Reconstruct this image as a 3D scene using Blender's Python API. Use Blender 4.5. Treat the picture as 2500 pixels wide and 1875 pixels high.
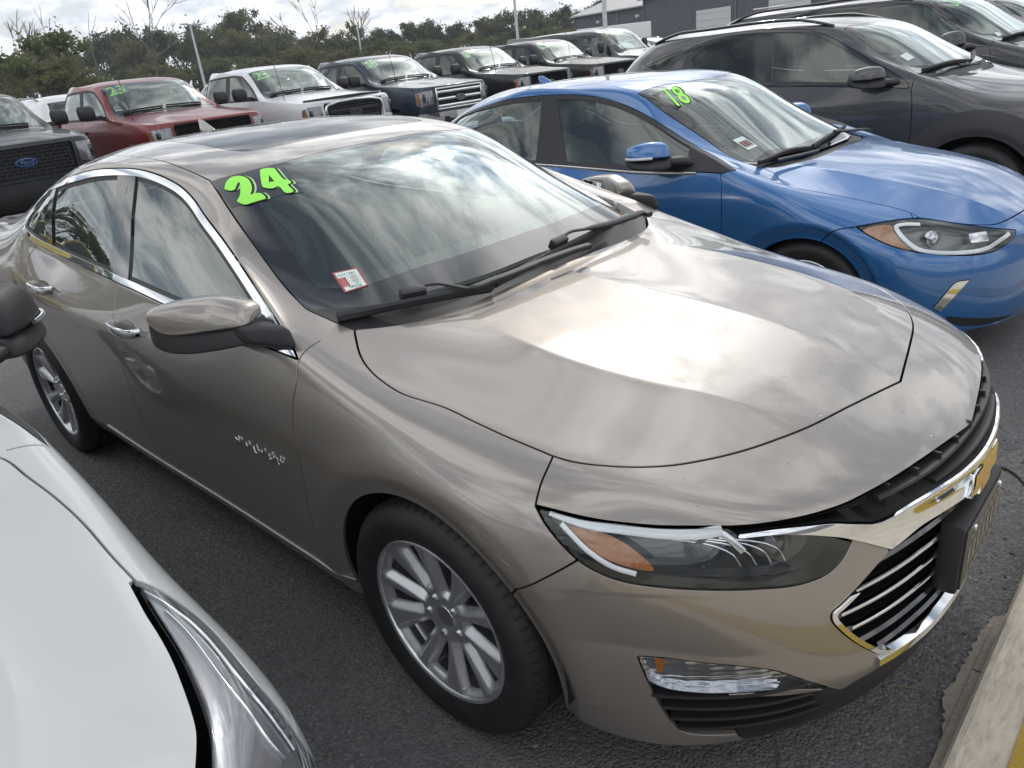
import bpy, bmesh, math, random
import numpy as np
from mathutils import Matrix, Vector
from mathutils.bvhtree import BVHTree
R = math.radians
for o in list(bpy.data.objects):
    bpy.data.objects.remove(o)
S = bpy.context.scene
COL = S.collection
random.seed(7); RNG = np.random.default_rng(7)
PREVIEW = False
# ------------------------------------------------------------------ camera
cam = bpy.data.cameras.new('camera')
co = bpy.data.objects.new('camera', cam); COL.objects.link(co)
cam.sensor_width = 36.0; cam.lens = 26.37; cam.clip_start = 0.05; cam.clip_end = 3000
def cam_matrix(loc, yaw, pitch, roll):
    f = Vector((math.cos(pitch)*math.cos(yaw), math.cos(pitch)*math.sin(yaw), math.sin(pitch)))
    r = Vector((math.sin(yaw), -math.cos(yaw), 0)); u = r.cross(f)
    r2 = math.cos(roll)*r+math.sin(roll)*u; u2 = -math.sin(roll)*r+math.cos(roll)*u
    m = Matrix((r2, u2, -f)).transposed().to_4x4(); m.translation = loc
    return m
co.matrix_world = cam_matrix((1.2517, -1.7789, 1.6243), R(134.921), R(-23.49), R(-6.44))
S.camera = co
# ------------------------------------------------------------------ sky and sun
SUN_EL, SUN_AZ = R(37), R(121)       # azimuth from +X towards +Y
SUN_DIR = Vector((math.cos(SUN_EL)*math.cos(SUN_AZ), math.cos(SUN_EL)*math.sin(SUN_AZ), math.sin(SUN_EL)))
W = bpy.data.worlds.new('World'); S.world = W; W.use_nodes = True
nt = W.node_tree; nt.nodes.clear()
def nd(nt, t, **kw):
    n = nt.nodes.new(t)
    for k, v in kw.items():
        if k.startswith('i_'):
            key = k[2:]; key = int(key) if key.isdigit() else key.replace('_', ' ')
            n.inputs[key].default_value = v
        else: setattr(n, k, v)
    return n
def lk(nt, a, b): nt.links.new(a, b)
def mth(nt, op, a, b=None, c=None, clamp=False):
    n = nt.nodes.new('ShaderNodeMath'); n.operation = op; n.use_clamp = clamp
    for i, v in enumerate((a, b, c)):
        if v is None: continue
        if isinstance(v, (int, float)): n.inputs[i].default_value = v
        else: nt.links.new(v, n.inputs[i])
    return n.outputs[0]
def ramp(nt, fac, stops, interp='LINEAR'):
    n = nt.nodes.new('ShaderNodeValToRGB'); n.color_ramp.interpolation = interp
    e = n.color_ramp.elements
    while len(e) < len(stops): e.new(.5)
    for el, (p, c) in zip(e, stops):
        el.position = p; el.color = (c[0], c[1], c[2], 1) if hasattr(c, '__len__') else (c, c, c, 1)
    nt.links.new(fac, n.inputs[0]); return n.outputs[0]
def mixc(nt, fac, a, b, mode='MIX'):
    n = nt.nodes.new('ShaderNodeMix'); n.data_type = 'RGBA'; n.blend_type = mode
    for s, v in ((0, fac), (6, a), (7, b)):
        if isinstance(v, (int, float)): n.inputs[s].default_value = v
        elif isinstance(v, tuple): n.inputs[s].default_value = (*v[:3], 1)
        else: nt.links.new(v, n.inputs[s])
    return n.outputs[2]
out = nd(nt, 'ShaderNodeOutputWorld'); bg = nd(nt, 'ShaderNodeBackground', i_Strength=.088)
sky = nd(nt, 'ShaderNodeTexSky', sky_type='NISHITA'); sky.sun_disc = False
sky.sun_elevation = SUN_EL; sky.sun_rotation = R(90)-SUN_AZ; sky.dust_density = 2.0
tc = nd(nt, 'ShaderNodeTexCoord'); sp = nd(nt, 'ShaderNodeSeparateXYZ'); lk(nt, tc.outputs['Generated'], sp.inputs[0])
den = mth(nt, 'ADD', mth(nt, 'MAXIMUM', sp.outputs[2], 0.0), .22)
cx = mth(nt, 'DIVIDE', sp.outputs[0], den); cy = mth(nt, 'DIVIDE', sp.outputs[1], den)
cv = nd(nt, 'ShaderNodeCombineXYZ'); lk(nt, cx, cv.inputs[0]); lk(nt, cy, cv.inputs[1])
def cloud(scale, detail, rough, dist, off, rot=0, sx=1.0):
    mp = nd(nt, 'ShaderNodeMapping'); mp.inputs['Location'].default_value = off; mp.inputs['Rotation'].default_value = (0,0,rot); mp.inputs['Scale'].default_value = (sx,1,1)
    lk(nt, cv.outputs[0], mp.inputs[0])
    n = nd(nt, 'ShaderNodeTexNoise', i_Scale=scale, i_Detail=detail, i_Roughness=rough, i_Distortion=dist); lk(nt, mp.outputs[0], n.inputs['Vector'])
    return n.outputs[0]
n1 = cloud(2.3, 9, .58, .35, (3.1,1.7,0), R(35), .9); n2 = cloud(6.0, 7, .6, .4, (0.3,5.2,1), R(35), .8)
nn = mth(nt, 'ADD', mth(nt, 'MULTIPLY', n1, .68), mth(nt, 'MULTIPLY', n2, .32))
shade_c = ramp(nt, nn, [(.40, (2.3,2.7,3.3)), (.46, (4.4,4.9,5.6)), (.52, (9.2,9.5,9.8)), (.58, (14.0,13.9,13.7))])
shade_c = mixc(nt, ramp(nt, sp.outputs[2], [(.02, .30), (.34, 1.0)]), (8.6,9.0,9.7), shade_c)
cover = ramp(nt, n1, [(.33, .25), (.46, 1.0)])
vd = nd(nt, 'ShaderNodeVectorMath', operation='DOT_PRODUCT'); lk(nt, tc.outputs['Generated'], vd.inputs[0]); vd.inputs[1].default_value = SUN_DIR
cs = mth(nt, 'MAXIMUM', vd.outputs['Value'], 0.0)
glow = mth(nt, 'ADD', mth(nt, 'MULTIPLY', mth(nt, 'POWER', cs, 9), .5), mth(nt, 'MULTIPLY', mth(nt, 'POWER', cs, 160), 3.5))
glow = mth(nt, 'MULTIPLY', glow, mth(nt, 'ADD', mth(nt, 'MULTIPLY', nn, 7.0), -2.9))
glow = mth(nt, 'ADD', mth(nt, 'MAXIMUM', glow, 0.0), .92)
gl = nd(nt, 'ShaderNodeVectorMath', operation='SCALE'); lk(nt, shade_c, gl.inputs[0]); lk(nt, glow, gl.inputs['Scale'])
col = mixc(nt, cover, sky.outputs[0], gl.outputs[0])
# below the horizon: dull ground tone
hz = ramp(nt, mth(nt, 'ADD', mth(nt, 'MULTIPLY', sp.outputs[2], 20), .5), [(.3, 0.0), (.5, 1.0)])
col = mixc(nt, hz, (.9,.9,.88), col)
lk(nt, col, bg.inputs[0]); lk(nt, bg.outputs[0], out.inputs[0])
sl = bpy.data.lights.new('sun', 'SUN'); sl.energy = .35; sl.specular_factor = 1.0; sl.angle = R(2); sl.color = (1,.95,.87)
so = bpy.data.objects.new('sun', sl); COL.objects.link(so)
so.rotation_euler = (-SUN_DIR).to_track_quat('-Z', 'Y').to_euler()
S.view_settings.view_transform = 'Standard'; S.view_settings.look = 'None'; S.view_settings.exposure = 0.58; S.view_settings.gamma = 1.0
S.cycles.max_bounces = 8; S.cycles.transparent_max_bounces = 12; S.cycles.glossy_bounces = 4; S.cycles.transmission_bounces = 4; S.cycles.diffuse_bounces = 3
S.cycles.caustics_reflective = False; S.cycles.caustics_refractive = False; S.cycles.sample_clamp_indirect = 6
S.cycles.use_denoising = True
# ------------------------------------------------------------------ mesh library
def link(o): COL.objects.link(o); return o
def mesh_from(name, V, F, N=None, mat=None, parent=None, smooth=True):
    """V (n,3), F (m,k) array or list of faces"""
    me = bpy.data.meshes.new(name)
    V = np.asarray(V, dtype=np.float32)
    if isinstance(F, np.ndarray):
        k = F.shape[1]; nf = len(F)
        me.vertices.add(len(V)); me.vertices.foreach_set('co', V.ravel())
        me.loops.add(nf*k); me.loops.foreach_set('vertex_index', F.astype(np.int32).ravel())
        me.polygons.add(nf); me.polygons.foreach_set('loop_start', np.arange(0, nf*k, k, dtype=np.int32))
        me.polygons.foreach_set('loop_total', np.full(nf, k, dtype=np.int32))
        me.update(calc_edges=True)
    else:
        me.from_pydata([tuple(map(float, v)) for v in V], [], F); me.update()
    me.polygons.foreach_set('use_smooth', np.full(len(me.polygons), smooth))
    if N is not None:
        me.normals_split_custom_set_from_vertices([tuple(n) for n in np.asarray(N, dtype=float)])
    if mat is not None: me.materials.append(mat)
    o = bpy.data.objects.new(name, me); link(o)
    if parent is not None: o.parent = parent
    return o
def empty(name, loc=(0,0,0), rz=0):
    o = bpy.data.objects.new(name, None); o.location = loc; o.rotation_euler = (0,0,rz); o.empty_display_size = .2
    return link(o)
def tag(o, label=None, cat=None, group=None, kind=None):
    for k, v in (('label',label),('category',cat),('group',group),('kind',kind)):
        if v: o[k] = v
    return o
def copy_tree(o, parent=None):
    c = o.copy(); link(c)
    if parent is not None: c.parent = parent; c.matrix_parent_inverse = o.matrix_parent_inverse.copy()
    for ch in list(o.children): copy_tree(ch, c)
    return c
TMP = bpy.data.scenes.new('scratch')
def tmp_eval(o):
    TMP.collection.objects.link(o); vl = TMP.view_layers[0]; vl.update(); return o.evaluated_get(vl.depsgraph)
def subdiv(C, F, creases, level, limit=True):
    me = bpy.data.meshes.new('tmp'); me.from_pydata([tuple(map(float, v)) for v in C], [], [list(f) for f in F]); me.update()
    if creases:
        ed = {tuple(sorted(e.vertices)): e.index for e in me.edges}
        at = me.attributes.new('crease_edge', 'FLOAT', 'EDGE')
        for e, w in creases.items():
            k = tuple(sorted(e))
            if k in ed: at.data[ed[k]].value = w
    o = bpy.data.objects.new('tmp', me)
    m = o.modifiers.new('s', 'SUBSURF'); m.levels = level; m.use_limit_surface = limit; m.boundary_smooth = 'PRESERVE_CORNERS' if False else 'ALL'
    ev = tmp_eval(o); em = ev.to_mesh()
    V = np.empty(len(em.vertices)*3, np.float32); em.vertices.foreach_get('co', V); V = V.reshape(-1,3).astype(float)
    Q = np.empty(len(em.loops), np.int32); em.loops.foreach_get('vertex_index', Q); Q = Q.reshape(-1,4)
    ev.to_mesh_clear(); bpy.data.objects.remove(o); bpy.data.meshes.remove(me)
    return V, Q
def fit_cage(D, F, creases, it=4, damp=.9, sym=None):
    """move the cage so that its limit surface runs through the wanted points D"""
    D = np.asarray(D, float); C = D.copy()
    for _ in range(it):
        V, _q = subdiv(C, F, creases, 1)
        C += damp*(D-V[:len(D)])
        if sym is not None: C[sym,1] = 0
    return C
def vnormals(V, Fq):
    Fq = np.asarray(Fq)
    a, b, c, d = (V[Fq[:,0]], V[Fq[:,1]], V[Fq[:,2]], V[Fq[:,-1]])
    n = np.cross(c-a, d-b) if Fq.shape[1] == 4 else np.cross(b-a, c-a)
    N = np.zeros_like(V)
    for k in range(Fq.shape[1]): np.add.at(N, Fq[:,k], n)
    l = np.linalg.norm(N, axis=1); l[l==0] = 1
    return N/l[:,None]
def quads_to_tris(Q): return np.concatenate([Q[:,[0,1,2]], Q[:,[0,2,3]]])
class Shell:
    def __init__(s, V, N, T):
        s.V, s.N, s.T = V, N, T; s.lab = np.zeros(len(T), np.int32); s.names = ['body']
    def lid(s, n):
        if n not in s.names: s.names.append(n)
        return s.names.index(n)
    def split(s, d, mask):
        T = s.T; pos = d >= 0
        tp = pos[T]; cnt = tp.sum(1)
        x = np.where(mask & (cnt > 0) & (cnt < 3))[0]
        if not len(x): return d
        t = T[x]; tpx = tp[x]; one = np.where(cnt[x] == 1, True, False)
        iso = np.where(one[:,None], tpx, ~tpx).argmax(1)
        r = np.arange(len(x))
        A, B, Cc = t[r,iso], t[r,(iso+1)%3], t[r,(iso+2)%3]
        E = np.concatenate([np.stack([A,B],1), np.stack([A,Cc],1)]); Es = np.sort(E, 1)
        u, inv = np.unique(Es, axis=0, return_inverse=True); inv = inv.ravel()
        da, db = d[u[:,0]], d[u[:,1]]; w = np.clip(da/(da-db+1e-20), .001, .999)[:,None]
        base = len(s.V)
        s.V = np.concatenate([s.V, s.V[u[:,0]]*(1-w)+s.V[u[:,1]]*w])
        nn = s.N[u[:,0]]*(1-w)+s.N[u[:,1]]*w; nn /= np.linalg.norm(nn, axis=1)[:,None]+1e-12
        s.N = np.concatenate([s.N, nn])
        AB, AC = inv[:len(x)]+base, inv[len(x):]+base
        s.T = np.concatenate([np.delete(T, x, 0), np.stack([A,AB,AC],1), np.stack([AB,B,Cc],1), np.stack([AB,Cc,AC],1)])
        l = s.lab[x]; s.lab = np.concatenate([np.delete(s.lab, x), l, l, l])
        return np.concatenate([d, np.zeros(len(u))])
    def region(s, name, fun, within=None, gap=0.0, where=None):
        """fun(V,N)->signed distance (inside<0). splits and labels the inside; a gap removes a band"""
        lids = None if within is None else [s.lid(w) for w in within]
        def cand():
            ix = np.arange(len(s.T)) if lids is None else np.where(np.isin(s.lab, lids))[0]
            if where is not None and len(ix):
                t = s.T[ix]; c = (s.V[t[:,0]]+s.V[t[:,1]]+s.V[t[:,2]])/3; n = (s.N[t[:,0]]+s.N[t[:,1]]+s.N[t[:,2]])/3
                ix = ix[where(c, n)]
            return ix
        ix = cand()
        if not len(ix): return
        vs = np.unique(s.T[ix]); d = np.full(len(s.V), 1.0); d[vs] = fun(s.V[vs], s.N[vs])
        for off in ((-gap/2, gap/2) if gap else (0.0,)):
            m = np.zeros(len(s.T), bool); m[ix] = True
            d = s.split(d-off, m)+off; ix = cand()
        t = s.T[ix]; ok = t.max(1) < len(d); ix = ix[ok]; t = t[ok]
        dm = (d[t[:,0]]+d[t[:,1]]+d[t[:,2]])/3
        s.lab[ix[dm < -gap/2]] = s.lid(name)
        if gap: s.lab[ix[np.abs(dm) <= gap/2]] = s.lid('gap')
    def get(s, *names):
        ids = [s.lid(n) for n in names]; T = s.T[np.isin(s.lab, ids)]
        u, inv = np.unique(T, return_inverse=True)
        return s.V[u], s.N[u], inv.reshape(-1,3)
def fold(V, N, T, depth=.012, skipy0=True):
    """turn the free border of a panel inwards"""
    E = np.concatenate([T[:,[0,1]], T[:,[1,2]], T[:,[2,0]]]); Es = np.sort(E,1)
    u, idx, cnt = np.unique(Es, axis=0, return_index=True, return_counts=True)
    b = E[idx[cnt==1]]
    if skipy0: b = b[~((np.abs(V[b[:,0],1])<1e-5)&(np.abs(V[b[:,1],1])<1e-5))]
    if not len(b): return V, N, T
    vs, inv = np.unique(b, return_inverse=True); inv = inv.reshape(-1,2)
    n = len(V); k = len(vs)
    P0, P1 = V[vs], V[vs]-N[vs]*depth
    ed = V[b[:,1]]-V[b[:,0]]; en = np.cross(ed, N[b[:,0]])
    EN = np.zeros((k,3)); np.add.at(EN, inv[:,0], en); np.add.at(EN, inv[:,1], en)
    l = np.linalg.norm(EN,axis=1); l[l==0]=1; EN /= l[:,None]
    # small round-over: ring a (edge, original normal) ring b (1.5 mm in)  ring c (depth)
    r = min(.0022, depth*.3)
    Pb = V[vs]-N[vs]*r+EN*0; 
    Nb = N[vs]*.5+EN*.8; Nb /= np.linalg.norm(Nb,axis=1)[:,None]
    V2 = np.concatenate([V, Pb, Pb, P1]); N2 = np.concatenate([N, Nb, EN, EN])
    i0, i1 = b[:,0], b[:,1]; q0, q1 = n+inv[:,0], n+inv[:,1]
    T2 = [T, np.stack([i1,i0,q0],1), np.stack([i1,q0,q1],1), np.stack([q1+k,q0+k,q0+2*k],1), np.stack([q1+k,q0+2*k,q1+2*k],1)]
    return V2, N2, np.concatenate(T2)
def mirror(V, N, T):
    m = np.array([1,-1,1]); return V*m, N*m, T[:,::-1]
def both(V, N, T):
    V2, N2, T2 = mirror(V, N, T)
    return np.concatenate([V,V2]), np.concatenate([N,N2]), np.concatenate([T,T2+len(V)])
def catmull(P, n=8, closed=False):
    """P list of points; a point given as (p..., 'c') is a corner"""
    pts = []; corner = []
    for q in P:
        q = list(q); c = False
        if isinstance(q[-1], str): c = True; q = q[:-1]
        pts.append(q); corner.append(c)
    pts = np.asarray(pts, float); m = len(pts); out = []
    seg = m if closed else m-1
    for i in range(seg):
        p1, p2 = pts[i], pts[(i+1)%m]
        p0 = pts[(i-1)%m] if (closed or i > 0) and not corner[i] else p1-(p2-p1)*.0-(p2-p1)*.5
        p3 = pts[(i+2)%m] if (closed or i+2 < m) and not corner[(i+1)%m] else p2+(p2-p1)*.5
        d1 = max(np.linalg.norm(p2-p1)**.5, 1e-6); d0 = max(np.linalg.norm(p1-p0)**.5, 1e-6); d2 = max(np.linalg.norm(p3-p2)**.5, 1e-6)
        m1 = (p1-p0)/d0-(p2-p0)/(d0+d1)+(p2-p1)/d1; m2 = (p2-p1)/d1-(p3-p1)/(d1+d2)+(p3-p2)/d2
        m1 *= d1; m2 *= d1
        for t in np.linspace(0, 1, n, endpoint=False):
            out.append((2*t**3-3*t**2+1)*p1+(t**3-2*t**2+t)*m1+(-2*t**3+3*t**2)*p2+(t**3-t**2)*m2)
    if not closed: out.append(pts[-1])
    return np.array(out)
def poly_sdf(P, poly):
    """signed distance of 2-D points to a closed polygon, negative inside"""
    A = poly; B = np.roll(poly, -1, 0)
    out = np.full(len(P), 1e9); ins = np.zeros(len(P), bool)
    lo, hi = poly.min(0)-.06, poly.max(0)+.06
    near = np.where(((P > lo) & (P < hi)).all(1))[0]
    for c in range(0, len(near), 20000):
        ix = near[c:c+20000]; p = P[ix][:,None,:]
        ab = (B-A)[None]; t = np.clip(((p[...,0]-A[:,0])*ab[...,0]+(p[...,1]-A[:,1])*ab[...,1])/((ab*ab).sum(2)+1e-15), 0, 1)
        q0 = A[:,0]+t*ab[...,0]-p[...,0]; q1 = A[:,1]+t*ab[...,1]-p[...,1]; d = np.sqrt((q0*q0+q1*q1).min(1))
        y = p[:,:,1]; x = p[:,:,0]
        cr = ((A[:,1] > y) != (B[:,1] > y)) & (x < (B[:,0]-A[:,0])*(y-A[:,1])/(B[:,1]-A[:,1]+1e-15)+A[:,0])
        i = cr.sum(1)%2 == 1
        out[ix] = np.where(i, -d, d)
    return np.minimum(out, 1.0) if True else out
def line_dist(P, L):
    """unsigned distance and along-fraction of points to an open polyline (2-D or 3-D)"""
    A, B = L[:-1], L[1:]; out = np.empty(len(P)); al = np.empty(len(P))
    cum = np.concatenate([[0], np.cumsum(np.linalg.norm(B-A, axis=1))])
    for c in range(0, len(P), 20000):
        p = P[c:c+20000][:,None,:]; ab = (B-A)[None]
        t = np.clip(((p-A)*ab).sum(2)/((ab*ab).sum(2)+1e-15), 0, 1)
        d = np.sqrt((((A+t[...,None]*ab)-p)**2).sum(2)); j = d.argmin(1)
        r = np.arange(len(j)); out[c:c+20000] = d[r,j]
        al[c:c+20000] = (cum[j]+t[r,j]*np.linalg.norm(B-A,axis=1)[j])/cum[-1]
    return out, al
def sweep(name, path, prof, mat, parent=None, up=(0,0,1), closed=False, scale=None, caps=True, twist=None):
    """sweep a 2-D profile (a,b) along a 3-D path; a along side, b along up. up may be one vector or one per point"""
    P = np.asarray(path, float); n = len(P); pr = np.asarray(prof, float); k = len(pr)
    T = np.gradient(P, axis=0) if not closed else np.roll(P,-1,0)-np.roll(P,1,0)
    T /= np.linalg.norm(T, axis=1)[:,None]+1e-12
    U = np.broadcast_to(np.asarray(up, float), (n,3)).copy()
    U -= (U*T).sum(1)[:,None]*T; U /= np.linalg.norm(U, axis=1)[:,None]+1e-12
    Sd = np.cross(T, U)
    sc = np.ones((n,2)) if scale is None else np.asarray(scale, float).reshape(n,-1)*np.ones((1,2))
    V = (P[:,None,:]+Sd[:,None,:]*(pr[None,:,0]*sc[:,0:1])[...,None]+U[:,None,:]*(pr[None,:,1]*sc[:,1:2])[...,None]).reshape(-1,3)
    F = []
    for i in range(n if closed else n-1):
        j = (i+1)%n
        for a in range(k):
            b = (a+1)%k; F.append([i*k+a, i*k+b, j*k+b, j*k+a])
    if caps and not closed: F += [list(range(k))[::-1], list(range((n-1)*k, n*k))]
    o = mesh_from(name, V, F, mat=mat, parent=parent); 
    shade(o, 35); return o
def shade(o, ang=35):
    me = o.data; bm = bmesh.new(); bm.from_mesh(me); bm.normal_update(); bmesh.ops.recalc_face_normals(bm, faces=bm.faces)
    for e in bm.edges: e.smooth = len(e.link_faces) == 2 and e.calc_face_angle(3) < R(ang)
    for f in bm.faces: f.smooth = True
    bm.to_mesh(me); bm.free(); return o
def circle(r, n=10, ry=None): 
    a = np.linspace(0, 2*math.pi, n, endpoint=False); return np.stack([r*np.cos(a), (ry or r)*np.sin(a)], 1)
def rrect(w, h, r=.25, n=3):
    r = min(w, h)*r; out = []
    for cx, cy, a0 in ((w/2-r,h/2-r,0),(-w/2+r,h/2-r,90),(-w/2+r,-h/2+r,180),(w/2-r,-h/2+r,270)):
        for t in np.linspace(0, 90, n): out.append((cx+r*math.cos(R(a0+t)), cy+r*math.sin(R(a0+t))))
    return np.array(out)
def tube(name, path, r, mat, parent=None, n=8, up=(0,0,1), scale=None): return sweep(name, path, circle(r, n), mat, parent, up=up, scale=scale)
def lathe_arrays(prof, n=48):
    """prof: list of (radius, y); axis along y"""
    pr = np.asarray(prof, float); k = len(pr); a = np.linspace(0, 2*math.pi, n, endpoint=False)
    V = np.stack([np.outer(np.cos(a), pr[:,0]), np.broadcast_to(pr[:,1], (n,k)), np.outer(np.sin(a), pr[:,0])], 2).reshape(-1,3)
    F = [[i*k+j, i*k+j+1, ((i+1)%n)*k+j+1, ((i+1)%n)*k+j] for i in range(n) for j in range(k-1)]
    return V, F
def lathe(name, prof, mat, parent=None, n=48, ang=30):
    V, F = lathe_arrays(prof, n); o = mesh_from(name, V, F, mat=mat, parent=parent); return shade(o, ang)
def box(name, c, s, mat, parent=None, bevel=.0, rz=0, seg=2):
    bm = bmesh.new(); bmesh.ops.create_cube(bm, size=1)
    for v in bm.verts: v.co = Vector((v.co.x*s[0], v.co.y*s[1], v.co.z*s[2]))
    if bevel: bmesh.ops.bevel(bm, geom=list(bm.edges), offset=bevel, segments=seg, profile=.6, affect='EDGES')
    M = Matrix.Translation(c) @ Matrix.Rotation(rz, 4, 'Z'); bm.transform(M)
    me = bpy.data.meshes.new(name); bm.to_mesh(me); bm.free()
    if mat: me.materials.append(mat)
    o = bpy.data.objects.new(name, me); link(o)
    if parent is not None: o.parent = parent
    return shade(o, 40) if bevel else o
def prism(name, poly, mat, parent=None, thick=.01, frame=None, bevel=0):
    """closed 2-D outline -> thin solid; frame = 4x4 taking (u,v,w) to space"""
    bm = bmesh.new(); M = frame or Matrix.Identity(4)
    vs = [bm.verts.new((p[0],p[1],0)) for p in poly]; f = bm.faces.new(vs)
    r = bmesh.ops.extrude_face_region(bm, geom=[f]); 
    for g in r['geom']:
        if isinstance(g, bmesh.types.BMVert): g.co.z += thick
    bmesh.ops.recalc_face_normals(bm, faces=bm.faces)
    if bevel: bmesh.ops.bevel(bm, geom=[e for e in bm.edges], offset=bevel, segments=1, affect='EDGES')
    bm.transform(M); me = bpy.data.meshes.new(name); bm.to_mesh(me); bm.free()
    if mat: me.materials.append(mat)
    o = bpy.data.objects.new(name, me); link(o)
    if parent is not None: o.parent = parent
    return o
# ------------------------------------------------------------------ materials
MATS = {}
def pm(name, col, rough=.5, metal=0, coat=0, coat_r=.03, spec=.5, noise=None, bump=None, emis=None, alpha=None):
    """principled material; noise=(scale, amount) varies colour, bump=(scale, strength, dist)"""
    if name in MATS: return MATS[name]
    m = bpy.data.materials.new(name); m.use_nodes = True; t = m.node_tree; b = t.nodes['Principled BSDF']
    b.inputs['Base Color'].default_value = (*col, 1); b.inputs['Roughness'].default_value = rough; b.inputs['Metallic'].default_value = metal
    b.inputs['Coat Weight'].default_value = coat; b.inputs['Coat Roughness'].default_value = coat_r; b.inputs['Specular IOR Level'].default_value = spec
    if noise or bump: tcn = nd(t, 'ShaderNodeTexCoord')
    if noise:
        n = nd(t, 'ShaderNodeTexNoise', i_Scale=noise[0], i_Detail=6.0, i_Roughness=.6); lk(t, tcn.outputs['Object'], n.inputs['Vector'])
        f = ramp(t, n.outputs[0], [(.3, 0.0), (.7, 1.0)])
        a = noise[1]; c = mixc(t, f, tuple(x*(1-a) for x in col), tuple(min(1, x*(1+a)) for x in col)); lk(t, c, b.inputs['Base Color'])
    if bump:
        n = nd(t, 'ShaderNodeTexNoise', i_Scale=bump[0], i_Detail=4.0); lk(t, tcn.outputs['Object'], n.inputs['Vector'])
        bp = nd(t, 'ShaderNodeBump', i_Strength=bump[1], i_Distance=bump[2]); lk(t, n.outputs[0], bp.inputs['Height']); lk(t, bp.outputs[0], b.inputs['Normal'])
    if emis: b.inputs['Emission Color'].default_value = (*emis[0], 1); b.inputs['Emission Strength'].default_value = emis[1]
    MATS[name] = m; return m
def paint(name, col, metal=.55, rough=.34, dust=.06, ior=1.65, coat=1.0):
    """metallic clear-coated paint with fine flake, slight orange peel and road dust towards the sills"""
    if name in MATS: return MATS[name]
    m = bpy.data.materials.new(name); m.use_nodes = True; t = m.node_tree; b = t.nodes['Principled BSDF']
    tcn = nd(t, 'ShaderNodeTexCoord')
    fl = nd(t, 'ShaderNodeTexNoise', i_Scale=900.0, i_Detail=1.0); lk(t, tcn.outputs['Object'], fl.inputs['Vector'])
    c = mixc(t, fl.outputs[0], tuple(x*.92 for x in col), tuple(min(1, x*1.08) for x in col))
    du = nd(t, 'ShaderNodeTexNoise', i_Scale=5.0, i_Detail=8.0, i_Roughness=.7); lk(t, tcn.outputs['Object'], du.inputs['Vector'])
    df = mth(t, 'MULTIPLY', ramp(t, du.outputs[0], [(.45, 0.0), (.75, 1.0)]), dust)
    c = mixc(t, df, c, (.32,.30,.27)); lk(t, c, b.inputs['Base Color'])
    b.inputs['Metallic'].default_value = metal; b.inputs['Roughness'].default_value = rough
    b.inputs['Coat Weight'].default_value = coat; b.inputs['Coat IOR'].default_value = ior
    lk(t, mth(t, 'ADD', mth(t, 'MULTIPLY', df, .9), .025), b.inputs['Coat Roughness'])
    op = nd(t, 'ShaderNodeTexNoise', i_Scale=55.0, i_Detail=1.0); lk(t, tcn.outputs['Object'], op.inputs['Vector'])
    bp = nd(t, 'ShaderNodeBump', i_Strength=.02, i_Distance=.004); lk(t, op.outputs[0], bp.inputs['Height']); lk(t, bp.outputs[0], b.inputs['Coat Normal'])
    MATS[name] = m; return m
def glass(name, tint, rough=.0, ior=1.5, haze=0.0, k=1.75):
    """thin glazing: fresnel mirror over a tinted see-through layer with a faint pale layer for dust and veiling reflections"""
    if name in MATS: return MATS[name]
    m = bpy.data.materials.new(name); m.use_nodes = True; t = m.node_tree; t.nodes.clear()
    o = nd(t, 'ShaderNodeOutputMaterial'); tr = nd(t, 'ShaderNodeBsdfTransparent'); tr.inputs[0].default_value = (*tint, 1)
    g = nd(t, 'ShaderNodeBsdfGlossy'); g.inputs['Roughness'].default_value = rough; g.inputs[0].default_value = (.93,1,.97,1)
    fr = nd(t, 'ShaderNodeFresnel', i_IOR=ior); mx = nd(t, 'ShaderNodeMixShader')
    geo = nd(t, 'ShaderNodeNewGeometry')
    f2 = mth(t, 'MULTIPLY', mth(t, 'MULTIPLY', fr.outputs[0], k), mth(t, 'SUBTRACT', 1.0, geo.outputs['Backfacing']), clamp=True)
    lk(t, f2, mx.inputs[0]); lk(t, tr.outputs[0], mx.inputs[1]); lk(t, g.outputs[0], mx.inputs[2])
    if haze:
        df = nd(t, 'ShaderNodeBsdfDiffuse'); df.inputs[0].default_value = (.6,.62,.6,1); m2 = nd(t, 'ShaderNodeMixShader'); m2.inputs[0].default_value = haze
        lk(t, mx.outputs[0], m2.inputs[1]); lk(t, df.outputs[0], m2.inputs[2]); lk(t, m2.outputs[0], o.inputs[0])
    else: lk(t, mx.outputs[0], o.inputs[0])
    MATS[name] = m; return m
def tyre_mat():
    if 'tyre' in MATS: return MATS['tyre']
    m = pm('tyre', (.016,.016,.017), .62, noise=(14, .35), bump=(90, .12, .003)); return m
M_black = pm('black_plastic', (.022,.022,.024), .5, bump=(420, .25, .0006))
M_gloss = pm('gloss_black', (.012,.012,.014), .08, coat=1)
M_sunroof = pm('sunroof_glass', (.010,.012,.013), .06, spec=.35)
M_dark = pm('deep_black', (.006,.006,.007), .7)
M_rub = pm('window_rubber', (.012,.012,.013), .45)
M_chrome = pm('chrome', (.86,.87,.88), .045, 1)
M_satin = pm('satin_chrome', (.7,.71,.72), .18, 1)
M_alloy = pm('alloy_silver', (.66,.67,.70), .27, .85, coat=.6, coat_r=.12, noise=(3, .08))
M_disc = pm('brake_disc', (.20,.19,.18), .4, .9, noise=(30, .3))
M_tyre = tyre_mat()
M_cabin = pm('cabin_trim', (.055,.054,.053), .75)
M_cabin_l = pm('cabin_cloth', (.16,.155,.15), .85, noise=(60, .2))
M_roofl = pm('roof_lining', (.28,.27,.25), .9)
G_ws = glass('windscreen_glass', (.66,.73,.71), haze=.018, k=2.5)
G_side = glass('side_glass', (.52,.60,.57), haze=.025, k=2.2)  # haze also lightens the panes in place of veiling reflections
G_priv = glass('privacy_glass', (.10,.11,.11), haze=.012)
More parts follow.
